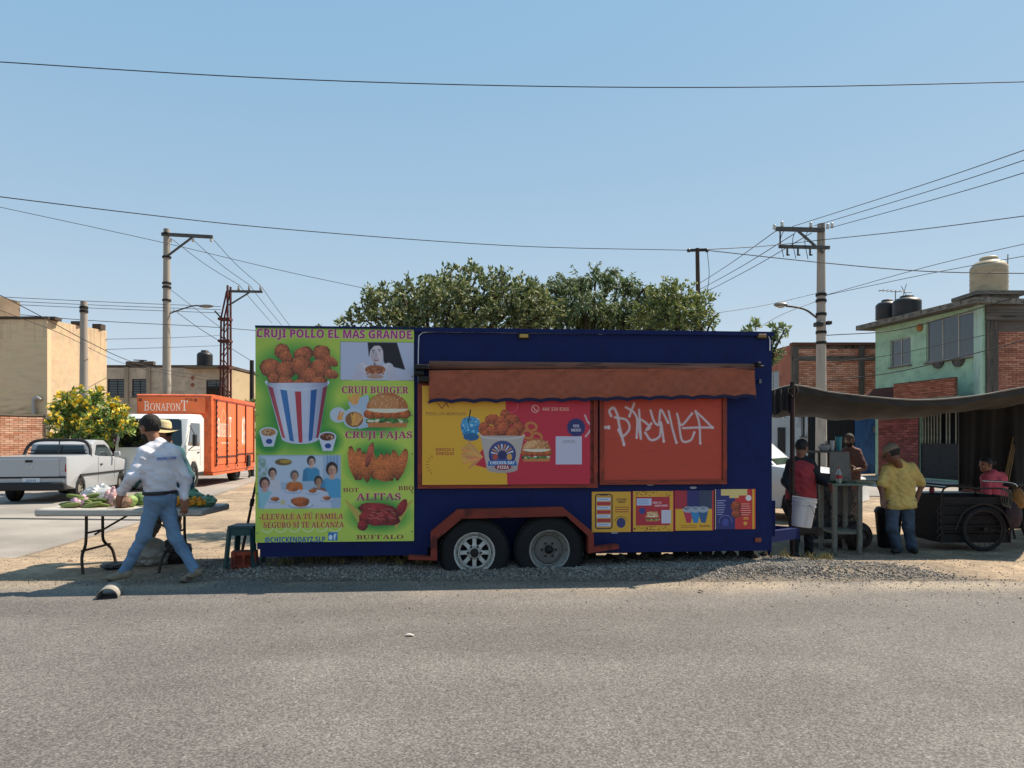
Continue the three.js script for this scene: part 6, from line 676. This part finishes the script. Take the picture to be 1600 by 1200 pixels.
function person(label, d, J, o) {
  const K = {}; for (const k in J) { const [px, py, dz = 0] = J[k]; K[k] = P(px, py, d + dz); }
  { const m = K.shL.clone().lerp(K.shR, .5), s0 = o.s ?? 1; for (const k of ['shL', 'shR']) { const v = K[k].clone().sub(m), l = v.length(); K[k].copy(m).addScaledVector(v, Math.max(.6, (l - .045 * s0) / l)); K[k].y += .02; } }
  const base = V((K.anL.x + K.anR.x) / 2, 0, (K.anL.z + K.anR.z) / 2); base.y = o.floor ?? gy(base.x, -base.z);
  const t = G('person', label, 'person', [base.x, base.y, base.z]); for (const k in K) K[k].sub(base);
  const s = o.s ?? 1, mid = (a, b) => lerp3(a, b, .5), chest = mid(K.shL, K.shR), pel = mid(K.hipL, K.hipR), spine = chest.clone().sub(pel), up = spine.clone().normalize(), H = headParts(K.head, o.face, s * (o.headScale ?? 1));
  const inner = (sh) => lerp3(sh, chest, .22).addScaledVector(up, -.06 * s), tor = (e) => [cone(K.hipL.clone().addScaledVector(up, .02), inner(K.shL), (.086 + e) * s, (.082 + e) * s), cone(K.hipR.clone().addScaledVector(up, .02), inner(K.shR), (.086 + e) * s, (.082 + e) * s), cone(pel.clone().addScaledVector(up, .02), chest.clone().addScaledVector(up, -.1 * s), ((o.belly ?? .1) + e) * s, (.114 + e) * s), cone(lerp3(K.shL, chest, .12), lerp3(K.shR, chest, .12), (.062 + e) * s, (.062 + e) * s)];
  const arm = (S, E, W, e, to = 1) => to <= .5 ? [cone(S, lerp3(S, E, to * 2), (.056 + e) * s, (.053 + e * 1.5) * s)] : [cone(S, E, (.056 + e) * s, (.044 + e) * s), cone(E, lerp3(E, W, (to - .5) * 2), (.043 + e) * s, (.03 + e) * s)];
  const leg = (h, k, a, e, e2 = e) => [cone(h, k, (.08 + e) * s, (.054 + e) * s), cone(k, a, (.053 + e) * s, (.038 + e2) * s)];
  const foot = (a, toe, e) => { const heel = a.clone().addScaledVector(toe.clone().sub(a).setY(0).normalize(), -.03); heel.y = Math.min(a.y, heel.y) - .02; return [cone(heel, toe, (.038 + e) * s, (.03 + e) * s), cone(a, heel, (.04 + e) * s, (.038 + e) * s)]; };
  const trap = (e) => ['shL', 'shR'].map((k) => cone(chest.clone().addScaledVector(up, .055).lerp(K.head, .12), lerp3(K[k], chest, .2).addScaledVector(up, .012), (.052 + e) * s, (.05 + e) * s));
  const neck = cone(chest.clone().addScaledVector(up, .02), H.pt(0, -.07, -.02), .056 * s, .054 * s);
  const all = [...tor(-.006), ...trap(-.004), ...arm(K.shL, K.elL, K.wrL, -.004), ...arm(K.shR, K.elR, K.wrR, -.004), ...leg(K.hipL, K.knL, K.anL, -.004), ...leg(K.hipR, K.knR, K.anR, -.004), ...foot(K.anL, K.toeL, -.008), ...foot(K.anR, K.toeR, -.008), neck];
  const cell = o.cell ?? .013, B = bounds(Object.values(K), .17), sk = o.skin ?? 0x8a5a40, parts = [nets(join(all, .03), ...B, cell)];
  const hb = bounds([K.head], .15 * s); parts.push(nets((x, y, z) => smin(H.skull(x, y, z), neck(x, y, z), .02), ...hb, .0052));
  for (const [W, E, hd, side] of [[K.wrL, K.elL, o.handL, 1], [K.wrR, K.elR, o.handR, -1]]) { const [f, pts] = handSdf(W, hd?.dir ?? W.clone().sub(E), hd?.palm ?? V(0, -.3, 1), s * 1.02, hd?.curl ?? .45, side); parts.push(nets((x, y, z) => smin(f(x, y, z), cone(lerp3(E, W, .8), W, .029 * s, .025 * s)(x, y, z), .01), ...bounds(pts, .035), .0042)); }
  const e = H.pt, marks = []; for (const k of [-1, 1]) marks.push([e(k * .031, .004, .078), .0105, 0xcfc6bd], [e(k * .031, .004, .083), .006, 0x17100c], [e(k * .031, .024, .082), .009, 0x1d1512], [e(k * .042, .022, .078), .008, 0x1d1512]); marks.push([e(0, -.062, .09), .012, 0x74382f], [e(.012, -.062, .088), .009, 0x74382f], [e(-.012, -.062, .088), .009, 0x74382f]);
  const bodyG = mergeGeometries(parts.map((g, i) => paintSkin(g, sk, i === 1 ? marks : []))); M('body', bodyG, std(0xffffff, .6, { vertexColors: true }), t);
  const cloth = (name, list, e, amp, seed, mat, clip, k = .04) => { const f = join(list, k), w = fold(amp, seed), q = nets((x, y, z) => { let v = f(x, y, z); if (v > .03 || v < -.03) return clip ? Math.max(v, clip(x, y, z)) : v; v += w(x, y, z); return clip ? Math.max(v, clip(x, y, z)) : v; }, ...B, o.clothCell ?? .011); return M(name, q, mat, t); };
  const hem = pel.clone().addScaledVector(up, o.tuck ? .03 : -.10);
  const shirtList = [...tor(.008), ...trap(.01), ...arm(K.shL, K.elL, K.wrL, .012, o.sleeve ?? 1), ...arm(K.shR, K.elR, K.wrR, .012, o.sleeve ?? 1)], armX = o.tuck || shirtList.push(cone(K.hipL.clone().addScaledVector(up, -.04), K.hipR.clone().addScaledVector(up, -.04), .124 * s, .124 * s)), armOnly = join([...arm(K.shL, K.elL, K.wrL, .03, o.sleeve ?? 1), ...arm(K.shR, K.elR, K.wrR, .03, o.sleeve ?? 1)], .01);
  const clipS = (x, y, z) => { const below = (hem.x - x) * up.x + (hem.y - y) * up.y + (hem.z - z) * up.z; return Math.min(below, Math.max(armOnly(x, y, z), below - .5)); };
  const shirt = cloth('shirt', shirtList, 0, o.wrinkle ?? .010, 2, o.shirt, clipS);
  const dL = K.anL.clone().sub(K.knL).normalize(), dR = K.anR.clone().sub(K.knR).normalize();
  cloth('trousers', [cone(K.hipL, K.hipR, (o.tuck ? .1 : .092) * s, (o.tuck ? .1 : .092) * s), cone(pel.clone().addScaledVector(up, .05), pel, (o.tuck ? .112 : .1) * s, (o.tuck ? .112 : .1) * s), ...leg(K.hipL, K.knL, K.anL, o.loose ?? .012, (o.loose ?? .012) * 1.5), ...leg(K.hipR, K.knR, K.anR, o.loose ?? .012, (o.loose ?? .012) * 1.5)], 0, .015, 5, o.trousers, (x, y, z) => { const above = (x - pel.x) * up.x + (y - pel.y) * up.y + (z - pel.z) * up.z - (o.tuck ? .07 : .04), la = (A, q) => (x - A.x) * q.x + (y - A.y) * q.y + (z - A.z) * q.z - .02, m = Math.min(la(K.anL, dL), la(K.anR, dR)); return Math.max(above, m > 0 && y < Math.max(K.anL.y, K.anR.y) + .1 ? m : -1); });
  for (const [a, toe] of [[K.anL, K.toeL], [K.anR, K.toeR]]) { const f = join(foot(a, toe, .006), .02), fb = bounds([a, toe], .1), sole = Math.min(a.y, toe.y) - .05; M('shoe', nets(f, ...fb, .007), o.shoes, t); }
  if (o.belt) cloth('belt', [cone(lerp3(K.hipL, pel, .1).addScaledVector(up, .065), lerp3(K.hipR, pel, .1).addScaledVector(up, .065), .123 * s, .123 * s)], 0, 0, 1, std(0x1c1a1c, .6), (x, y, z) => Math.abs((x - pel.x) * up.x + (y - pel.y) * up.y + (z - pel.z) * up.z - .055) - .018);
  if (o.hair !== false) { const hr = (x, y, z) => { const q = H.loc(x, y, z); let v = H.el(q, [0, .03, -.014], [.083, .096, .103]); const line = q[2] - (.02 + 1.05 * Math.max(0, q[1] - .045) - (q[1] < .0 ? (0 - q[1]) * .9 : 0)); v = Math.max(v, line * .7, -(q[1] + .075)); return (v + .006 * (fbm(q[0] * 90 + 7, q[1] * 90 + q[2] * 60, 2) - .5)) * s * (o.headScale ?? 1); }; M('hair', nets(hr, ...hb, .0055), o.hairMat ?? std(0x17120f, .8), t); }
  if (o.beard) { const br = (x, y, z) => { const q = H.loc(x, y, z); let v = H.el(q, [0, -.06, .026], [.061, .058, .068]); return Math.max(v, q[1] + .03, -(q[2] - .0)) * s; }; M('beard', nets(br, ...hb, .0055), std(0x1d1613, .9), t); }
  return { t, K, H, pel, chest, up, base, B, shirtSdf: join(shirtList, .04), s };
}
const jeans = worn(0x7091b5, .9, 0, 1), jeansDark = worn(0x4a5a70, .9, 0, 1), cottonWhite = worn(0xe2e3f0, .85, 2, 2);
{ // walking man
  const q = person('man in white shirt and blue jeans striding past the produce table', 7.15, {
    head: [234, 669, .02], shL: [219, 712, -.12], shR: [277, 709, .12], elL: [207, 746, -.2], elR: [290, 748, .14], wrL: [190, 768, -.08], wrR: [287, 777, .1], hipL: [243, 778, -.05], hipR: [258, 778, .07],
    knL: [225, 836, -.05], knR: [272, 838, .08], anL: [194, 893, -.04], anR: [304, 890, .08], toeL: [172, 903.5, -.06], toeR: [286, 907, .06] },
    { face: V(-.9, -.28, -.42), skin: 0x85573f, shirt: cottonWhite, trousers: jeans, shoes: worn(0x9a8c7a, .85, 1, 2), tuck: true, belt: true, beard: true, loose: .007, wrinkle: .018, headScale: 1.1, hairMat: std(0x1b1513, .85), floor: .0, handL: { dir: V(-.35, -.9, -.1), palm: V(.2, -.3, -.6), curl: .35 }, handR: { dir: V(.08, -1, 0), palm: V(-.6, 0, -.4), curl: .3 } });
  const { K, t, chest, up, s } = q, cl = cone(chest.clone().addScaledVector(up, .045), chest.clone().addScaledVector(up, .085).add(V(-.02, 0, 0)), .075, .068), cc = chest.clone().addScaledVector(up, .06);
  M('collar', nets((x, y, z) => Math.max(cl(x, y, z), Math.abs((x - cc.x) * up.x + (y - cc.y) * up.y + (z - cc.z) * up.z) - .03), ...bounds([cc], .13), .006), cottonWhite, t);
  M('watch', nets(cone(lerp3(K.elL, K.wrL, .9), lerp3(K.elL, K.wrL, 1.02), .037, .036), ...bounds([K.wrL], .09), .006), std(0x141519, .4), t);
  // lettering printed across the back
  const right = K.shR.clone().sub(K.shL).normalize(), nrm = right.clone().cross(up).normalize(); if (nrm.z < 0) nrm.negate(); const cx = chest.clone().addScaledVector(up, -.055).addScaledVector(right, .035), alpha = canvas(512, 96, (c) => { c.fillStyle = '#000'; c.fillRect(0, 0, 512, 96); txt(c, 'INSPECCION', 16, 80, 480, 62, 'bold # sans-serif', '#fff'); }); alpha.colorSpace = THREE.NoColorSpace;
  M('back_print', sheet((u, v) => { const p = cx.clone().addScaledVector(right, (u - .5) * .2).addScaledVector(up, (v - .5) * .042).addScaledVector(nrm, .3); for (let i = 0; i < 60; i++) { const dd = q.shirtSdf(p.x, p.y, p.z); if (dd < .012) break; p.addScaledVector(nrm, -Math.max(.002, (dd - .012) * .7)); } return [p.x, p.y, p.z]; }, 24, 6), new THREE.MeshStandardMaterial({ color: 0x4a5fa8, roughness: .8, alphaMap: alpha, transparent: true, side: THREE.DoubleSide }), t);
}
{ // man in straw hat behind the table
  const q = person('man in teal shirt and straw hat standing behind the produce table', 8.75, {
    head: [256, 678, 0], shL: [241, 712, -.04], shR: [285, 710, .05], elL: [226, 742, -.1], elR: [296, 744, .02], wrL: [196, 764, -.15], wrR: [297, 772, -.06], hipL: [252, 776, 0], hipR: [273, 776, .03], knL: [240, 822, -.02], knR: [272, 824, .04], anL: [222, 862, 0], anR: [272, 865, .05], toeL: [208, 866, -.06], toeR: [262, 871, -.03] },
    { face: V(-.8, -.25, .4), skin: 0x7c523c, shirt: worn(0x2f6470, .85, 0, 2), trousers: worn(0x6e675f, .9, 0, 2), shoes: std(0x1b191a, .6), loose: .02, s: .97 });
  const h = new THREE.Group(); h.name = 'straw_hat'; q.t.add(h); h.position.copy(q.H.pt(0, .05, -.01)); h.rotation.set(.05, .3, -.14); const sm = worn(0xe8d6a8, .9, 2, 3); M('crown', lathe([[.0, .125], [.05, .12], [.075, .1], [.09, .04], [.096, 0], [.09, 0], [.08, .06], [0, .11]], 28), sm, h); M('brim', sheet((u, v) => { const a = u * 6.2832, r = .092 + v * .1; return [Math.cos(a) * r, .004 + v * v * (.03 * Math.cos(2 * a)), Math.sin(a) * r]; }, 48, 5), new THREE.MeshStandardMaterial({ map: GR[2], color: 0xd6c290, roughness: .9, side: THREE.DoubleSide }), h); M('band', lathe([[.097, .004], [.0955, .03], [.094, .03], [.095, .004]], 28), std(0x2a2520, .8), h);
}
{ // man in yellow seen from behind
  const q = person('man in yellow shirt, cap and jeans seen from behind', 9.9, {
    head: [1393, 709, -.14], shL: [1381, 736, .0], shR: [1430, 734, .0], elL: [1376, 760, -.05], elR: [1440, 758, .04], wrL: [1379, 779, -.12], wrR: [1432, 782, .02], hipL: [1395, 783, .04], hipR: [1418, 783, .04], knL: [1394, 824, .02], knR: [1419, 824, .06], anL: [1402, 857, .1], anR: [1425, 857, .12], toeL: [1396, 861, -.04], toeR: [1431, 861, -.02] },
    { face: V(-.5, -.4, -.85), skin: 0x6e4733, shirt: worn(0xd8bd70, .85, 2, 2), trousers: jeansDark, shoes: worn(0x3a3531, .8, 1, 1), sleeve: .42, loose: .02, headScale: 1.08, belly: .115, wrinkle: .018, s: .98, hairMat: std(0x2a2421, .9), handR: { dir: V(-.5, -.85, -.2), palm: V(-.3, 0, -1), curl: .3 } });
  const c = new THREE.Group(); c.name = 'cap'; q.t.add(c); const H = q.H, cm = worn(0x8d7b68, .85, 0, 2), hb = bounds([q.K.head], .2); M('crown', nets((x, y, z) => { const p = H.loc(x, y, z); return Math.max(H.el(p, [0, .035, -.012], [.088, .1, .107]), -(p[1] - .018 + p[2] * .12)); }, ...hb, .006), cm, c); M('peak', nets((x, y, z) => { const p = H.loc(x, y, z); return Math.max(H.el(p, [0, .02, .1], [.075, .03, .085]), Math.abs(p[1] - .028 - .0 + p[2] * .18 + p[0] * p[0] * 3) - .006, -(p[2] - .06)); }, ...hb, .005), cm, c); M('button', new THREE.SphereGeometry(.009, 8, 6), cm, c, q.H.pt(0, .136, -.012).toArray());
}
{ // person in red vest at the griddle
  const q = person('person in red vest over black sleeves facing the griddle', 9.75, {
    head: [1253, 700, -.02], shL: [1231, 727, .02], shR: [1272, 727, -.05], elL: [1227, 752, .0], elR: [1282, 750, -.1], wrL: [1240, 772, -.2], wrR: [1294, 757, -.28], hipL: [1241, 778, 0], hipR: [1262, 778, -.02], knL: [1241, 822, 0], knR: [1263, 822, -.02], anL: [1241, 862, .03], anR: [1264, 862, .02], toeL: [1244, 867, -.12], toeR: [1270, 867, -.12] },
    { face: V(.75, -.3, -.55), skin: 0x7a4f3a, shirt: std(0x18171b, .85), trousers: worn(0x1d1d22, .9, 1, 1), shoes: std(0x17171a, .6), s: .96, hairMat: std(0x0f0d0c, .7) });
  const { K, chest, pel, up, s, t, B } = q, mid = (a) => lerp3(a, chest, .3).addScaledVector(up, -.06), f = join([cone(K.hipL.clone(), mid(K.shL), .118 * s, .108 * s), cone(K.hipR.clone(), mid(K.shR), .118 * s, .108 * s), cone(pel, chest.clone().addScaledVector(up, -.1), .135 * s, .148 * s), cone(lerp3(K.shL, chest, .34), lerp3(K.shR, chest, .34), .08 * s, .08 * s)], .04), w = fold(.016, 9), hem = pel.clone().addScaledVector(up, -.05); M('vest', nets((x, y, z) => Math.max(f(x, y, z) + w(x, y, z), (hem.x - x) * up.x + (hem.y - y) * up.y + (hem.z - z) * up.z, (y - chest.y) - .065), ...B, .011), worn(0xa8303a, .75, 2, 2), t);
}
{ // cook in brown shirt
  person('man in brown shirt with folded forearms beside the blue wall', 12.9, {
    head: [1327, 688, 0], shL: [1344, 709, -.02], shR: [1312, 709, .04], elL: [1350, 732, -.06], elR: [1312, 732, -.06], wrL: [1332, 735, -.24], wrR: [1326, 730, -.26], hipL: [1336, 754, 0], hipR: [1320, 754, .02], knL: [1337, 789, -.02], knR: [1320, 789, 0], anL: [1337, 818, .02], anR: [1319, 818, .02], toeL: [1339, 823, -.12], toeR: [1317, 823, -.12] },
    { face: V(-.5, -.2, .85), skin: 0x5f3d2c, shirt: worn(0x74504a, .85, 2, 2), trousers: worn(0x8a8686, .9, 1, 3), shoes: std(0x17171a, .6), sleeve: .42, s: 1, beard: true });
}
{ // seated person in pink
  const q = person('person in pink top seated at the white folding table', 11.6, {
    head: [1540, 727, 0], shL: [1537, 749, -.12], shR: [1568, 747, .1], elL: [1541, 774, -.26], elR: [1548, 770, .18], wrL: [1519, 770, -.2], wrR: [1522, 768, .08], hipL: [1564, 792, -.08], hipR: [1566, 792, .08], knL: [1524, 792, -.1], knR: [1524, 792, .1], anL: [1526, 829, -.1], anR: [1528, 829, .1], toeL: [1513, 834, -.1], toeR: [1515, 834, .1] },
    { face: V(-.92, -.22, .25), skin: 0x7f523d, shirt: worn(0xc04a5e, .8, 2, 2), trousers: worn(0x2a2d38, .9, 1, 1), shoes: std(0x1a1a1c, .6), sleeve: .42, s: 1.02, belly: .17, hairMat: std(0x120e0d, .75) });
  const H = q.H; M('bun', lump(.1, .1, .1, 8, .1), std(0x120e0d, .75), q.t, H.pt(0, -.03, -.14).toArray());
  const b = P(1565, 800, 11.6), g = gy(b.x, 11.6), st = G('stool', 'plain dark stool under the person in pink', 'stool', [b.x, g, -11.6]), h = q.K.hipL.y + q.base.y - g - .105; M('seat', cyl(.17, .17, .04, 24, 0, h - .02, 0), worn(0x3a2f28, .7, 1, 1), st); for (let i = 0; i < 4; i++) M('leg', bar([Math.cos(i * 1.57 + .8) * .12, h - .03, Math.sin(i * 1.57 + .8) * .12], [Math.cos(i * 1.57 + .8) * .18, 0, Math.sin(i * 1.57 + .8) * .18], .016), darkSteel, st);
}
// ---------- overhead cables ----------
const cableMat = std(0x26272a, .7);
function cable(label, group, pts, k = 1) { const w = pts.map(([x, y, d]) => P(x, y, d)), dm = pts.reduce((s, p) => s + p[2], 0) / pts.length, m = M('overhead_cable', tube(w, Math.max(.006, dm * .00055 * k), 60, 5), cableMat); tag(m, label, 'cable', group); m.castShadow = true; return m; }
cable('highest single cable running right across the open sky', undefined, [[-60, 93, 11], [400, 121, 11.3], [800, 134, 11.6], [1200, 136, 12], [1680, 126, 12.4]], 1.3);
cable('cable sagging from the left edge to the leaning wooden pole', undefined, [[-60, 300, 13], [200, 332, 14.5], [400, 354, 16], [800, 384, 18.5], [1074, 391, 20]], 1.1);
cable('cable from the wooden pole drooping right past the cream tank', undefined, [[1103, 391, 20], [1290, 411, 19], [1450, 424, 18], [1680, 428, 17]], 1.2);
cable('cable climbing from the wooden pole over the crossarm pole to the right', undefined, [[1103, 390, 20], [1200, 384, 23], [1283, 375, 23.9], [1450, 357, 20], [1680, 327, 17]], 1.1);
for (const [a, b] of [[[1238, 354], [1690, 203]], [[1272, 353], [1690, 220]], [[1297, 356], [1690, 242]]]) cable('one of three parallel cables rising right from the upper crossarm', 'cables rising from the crossarm pole', [[...a, 23.9], [(a[0] + b[0]) / 2, (a[1] + b[1]) / 2 + 3, 18], [...b, 13]], 1);
for (const [a, b] of [[[1212, 361], [1062, 462]], [[1240, 366], [1068, 466]], [[1268, 364], [1080, 468]]]) cable('one of three cables running down left behind the trees', 'cables leading away behind the trees', [[...a, 23.8], [(a[0] + b[0]) / 2, (a[1] + b[1]) / 2 + 3, 32], [...b, 44]], .8);
cable('faint thin cable passing behind the tall left pole', undefined, [[-40, 315, 40], [250, 378, 42], [450, 425, 44], [640, 465, 46]], .7);
for (const [y0, y1] of [[463, 479], [469, 484], [474, 489]]) cable('one of three level cables ending at the lattice pole', 'level cables at the lattice pole', [[-40, y0 - 1, 30], [170, (y0 + y1) / 2 + 1, 34], [345, y1, 37.8]], .75);
cable('lower cable running from the left edge behind the menu board', undefined, [[-40, 485, 32], [130, 500, 33], [330, 511, 35], [440, 520, 37]], .8);
cable('dark service cable descending across the cream building', undefined, [[-40, 441, 20], [60, 492, 22.5], [130, 530, 24.5], [215, 568, 30], [330, 590, 40]], .9); cable('second thinner service cable descending across the cream building', undefined, [[-40, 470, 21], [80, 515, 23.5], [200, 570, 30], [345, 598, 40]], .6);
for (const [a, b] of [[[268, 373], [375, 446]], [[301, 374], [391, 446]], [[334, 375], [407, 446]]]) cable('one of three cables between the tall pole arm and the lattice pole', 'cables joining the two left poles', [[...a, 36], [(a[0] + b[0]) / 2, (a[1] + b[1]) / 2 + 4, 37], [...b, 38]], .7);
for (const [a, b] of [[[375, 447], [425, 505]], [[391, 447], [440, 508]], [[408, 447], [455, 512]]]) cable('one of three cables leaving the lattice pole behind the menu board', 'cables leaving the lattice pole', [[...a, 38], [(a[0] + b[0]) / 2, (a[1] + b[1]) / 2 + 1, 44], [...b, 50]], .6);
cable('slanting stay cable from the lamp arm down to the lattice pole', undefined, [[266, 452, 36], [305, 482, 36.8], [346, 513, 37.8]], .6); cable('heavier slanting cable below the street lamp', undefined, [[270, 483, 36], [310, 512, 37], [346, 535, 38], [396, 566, 40]], .7);
cable('level cable between the cream building and the lattice pole', undefined, [[166, 530, 29], [260, 528, 33], [347, 524, 37.8]], .6); cable('lower level cable reaching the lattice pole', undefined, [[166, 546, 29], [260, 543, 33], [347, 540, 37.8]], .6);
for (const [b] of [[[1690, 361]], [[1690, 384]]]) cable('one of two service cables fanning right from the crossarm pole', 'service cables fanning from the pole', [[1287, 462, 23.9], [1450, (462 + b[1]) / 2 + 5, 21], [...b, 16]], .8);
cable('bundled cable sweeping over the green house roof edge', undefined, [[1290, 524, 24], [1400, 516, 24.2], [1480, 496, 23], [1690, 432, 19]], 1.3); cable('thick dark cable crossing the green house below its windows', undefined, [[1290, 595, 24], [1390, 583, 23.5], [1480, 563, 22.5], [1690, 508, 20]], 1.3); cable('cable crossing the green house window', undefined, [[1290, 567, 24], [1390, 555, 23.5], [1500, 532, 22.5], [1690, 490, 20]], .9); cable('cable sloping from the street lamp pole down left past the young tree', undefined, [[1278, 470, 24], [1225, 490, 22], [1180, 515, 19], [1120, 545, 15]], .8); cable('drop cable hanging beside the wooden pole', undefined, [[1105, 392, 19.9], [1108, 430, 19.9], [1103, 470, 19.9], [1101, 500, 19.9]], .8); cable('thin cable from the wooden pole towards the street lamp', undefined, [[1100, 492, 20], [1190, 478, 22], [1278, 458, 23.9]], .6);
// ---------- gravel ----------
{
  const r = RNG(77), mk = (n, pick, smin_, smax, cols, name, label) => { const g = new THREE.IcosahedronGeometry(1, 1), p = g.attributes.position; for (let i = 0; i < p.count; i++) { const k = .72 + .5 * hash2(Math.round(p.getX(i) * 50), Math.round(p.getY(i) * 50 + p.getZ(i) * 31)); p.setXYZ(i, p.getX(i) * k, p.getY(i) * k * .7, p.getZ(i) * k); } g.computeVertexNormals(); const m = new THREE.InstancedMesh(g, std(0xffffff, .9), n), c = new THREE.Color(); m.name = name; let i = 0; for (let tries = 0; i < n && tries < n * 8; tries++) { const q = pick(); if (!q) continue; const [x, d] = q, s = smin_ + (smax - smin_) * r() * r(); dummy.position.set(x, (d < 7.3 ? .012 : gy(x, d)) + s * .25, -d); dummy.rotation.set(r() * 6, r() * 6, r() * 6); dummy.scale.setScalar(s); dummy.updateMatrix(); m.setMatrixAt(i, dummy.matrix); c.setHex(cols[Math.floor(r() * cols.length)]).multiplyScalar(.8 + r() * .4); m.setColorAt(i, c); i++; } m.count = i; m.castShadow = m.receiveShadow = true; scene.add(m); tag(m, label, 'gravel', null, 'stuff'); return m; };
  const pal = [0x77726c, 0x8b857d, 0x625e59, 0x9a948a, 0x55504a, 0x82776b];
  mk(40000, () => { const x = -3.6 + r() * 8.4, d = 7.3 + r() * 1.2; const dens = (ss(7.3, 7.42, d) * (1 - ss(7.95, 8.5, d))) * (ss(-3.7, -2.2, x) * (1 - .75 * ss(2.6, 4.2, x)) * (1 - ss(4.2, 4.8, x))) * (.25 + .75 * ss(.35, .6, fbm(x * 1.4 + 3, d * 2.5, 3))); return r() < dens ? [x, d] : null; }, .005, .017, pal, 'gravel', 'grey crushed gravel heaped along the trailer');
  mk(5000, () => { const x = -7 + r() * 14, d = 7.32 + r() * 3.2; return r() < .35 + .65 * ss(.5, .7, fbm(x * 2, d * 2, 3)) ? [x, d] : null; }, .003, .013, [0x9a8a76, 0x7d7064, 0xb09f88, 0x6c6259], 'loose_stones', 'scattered loose pebbles on the dirt lot');
  mk(2600, () => { const d = 5 + r() * 2.4; return r() < .03 + .97 * ss(6.5, 7.4, d) ** 2 ? [-6 + r() * 12, d] : null; }, .003, .009, pal, 'road_grit', 'sparse grit lying on the road edge');
  const big = G('rubble_blocks', 'broken concrete chunks under the trailer', 'rubble', [.9, 0, -8.2]); for (let i = 0; i < 16; i++) { const px = 905 + i * 19 + r() * 10, d = 7.95 + r() * .5, x = (px - 800) / F * d; M('chunk', lump(.08 + r() * .1, .06 + r() * .05, .1, 60 + i, .3), worn([0x4f4a45, 0x5a554f, 0x45413d][i % 3], .95, 1, 1), big, [x - .9, gy(x, d) - .005, -d + 8.2], [0, r() * 6, 0]); }
  { const bl = leafGeo(.09, .005), gs = []; for (let i = 0; i < 60; i++) { const px = i < 34 ? 405 + r() * 270 : 1190 + r() * 120, d = i < 34 ? 7.62 + r() * .35 : 8 + r() * .5, x = (px - 800) / F * d; for (let k = 0; k < 7; k++) gs.push([V(x + (r() - .5) * .05, gy(x, d), -d + (r() - .5) * .05), V((r() - .5) * 1.2, 1, (r() - .5) * 1.2), .5 + r() * .8]); } const wd = leaves('dry_weeds', gs, bl, std(0xffffff, .9, { side: THREE.DoubleSide }), [0x8a7a4e, 0x6f7040, 0xa08c5c, 0x5c6236], scene, r); tag(wd, 'sparse dry weeds sprouting along the trailer base', 'weeds', null, 'stuff'); }
  // dry leaves and litter on the lot
  for (let i = 0; i < 5; i++) { const px = [110, 395, 1095, 640, 1370][i], d = [8.6, 9.2, 6.7, 5.2, 11][i], g = gat(px, d), l = G('litter_scrap', ['scrap of brown leaf on the dirt by the table', 'curled brown leaf on the dirt near the stool', 'dark scrap on the road before the trailer tail', 'tiny white paper scrap on the road', 'flat paper scrap on the dirt beside the bin'][i], 'litter', [g[0], (d < 7 ? .018 : g[1] + .004), g[2]], i); M('scrap', sheet((u, v) => [(u - .5) * .07, .012 * Math.sin(u * 3.14) + .004 * Math.sin(v * 5), (v - .5) * .035 * Math.sin(.3 + u * 2.5)], 6, 3), std([0x6b4a32, 0x5e4430, 0x2a2623, 0xc9c5bd, 0xb3ada2][i], .9, { side: THREE.DoubleSide }), l); }
}
renderer.render(scene, camera);
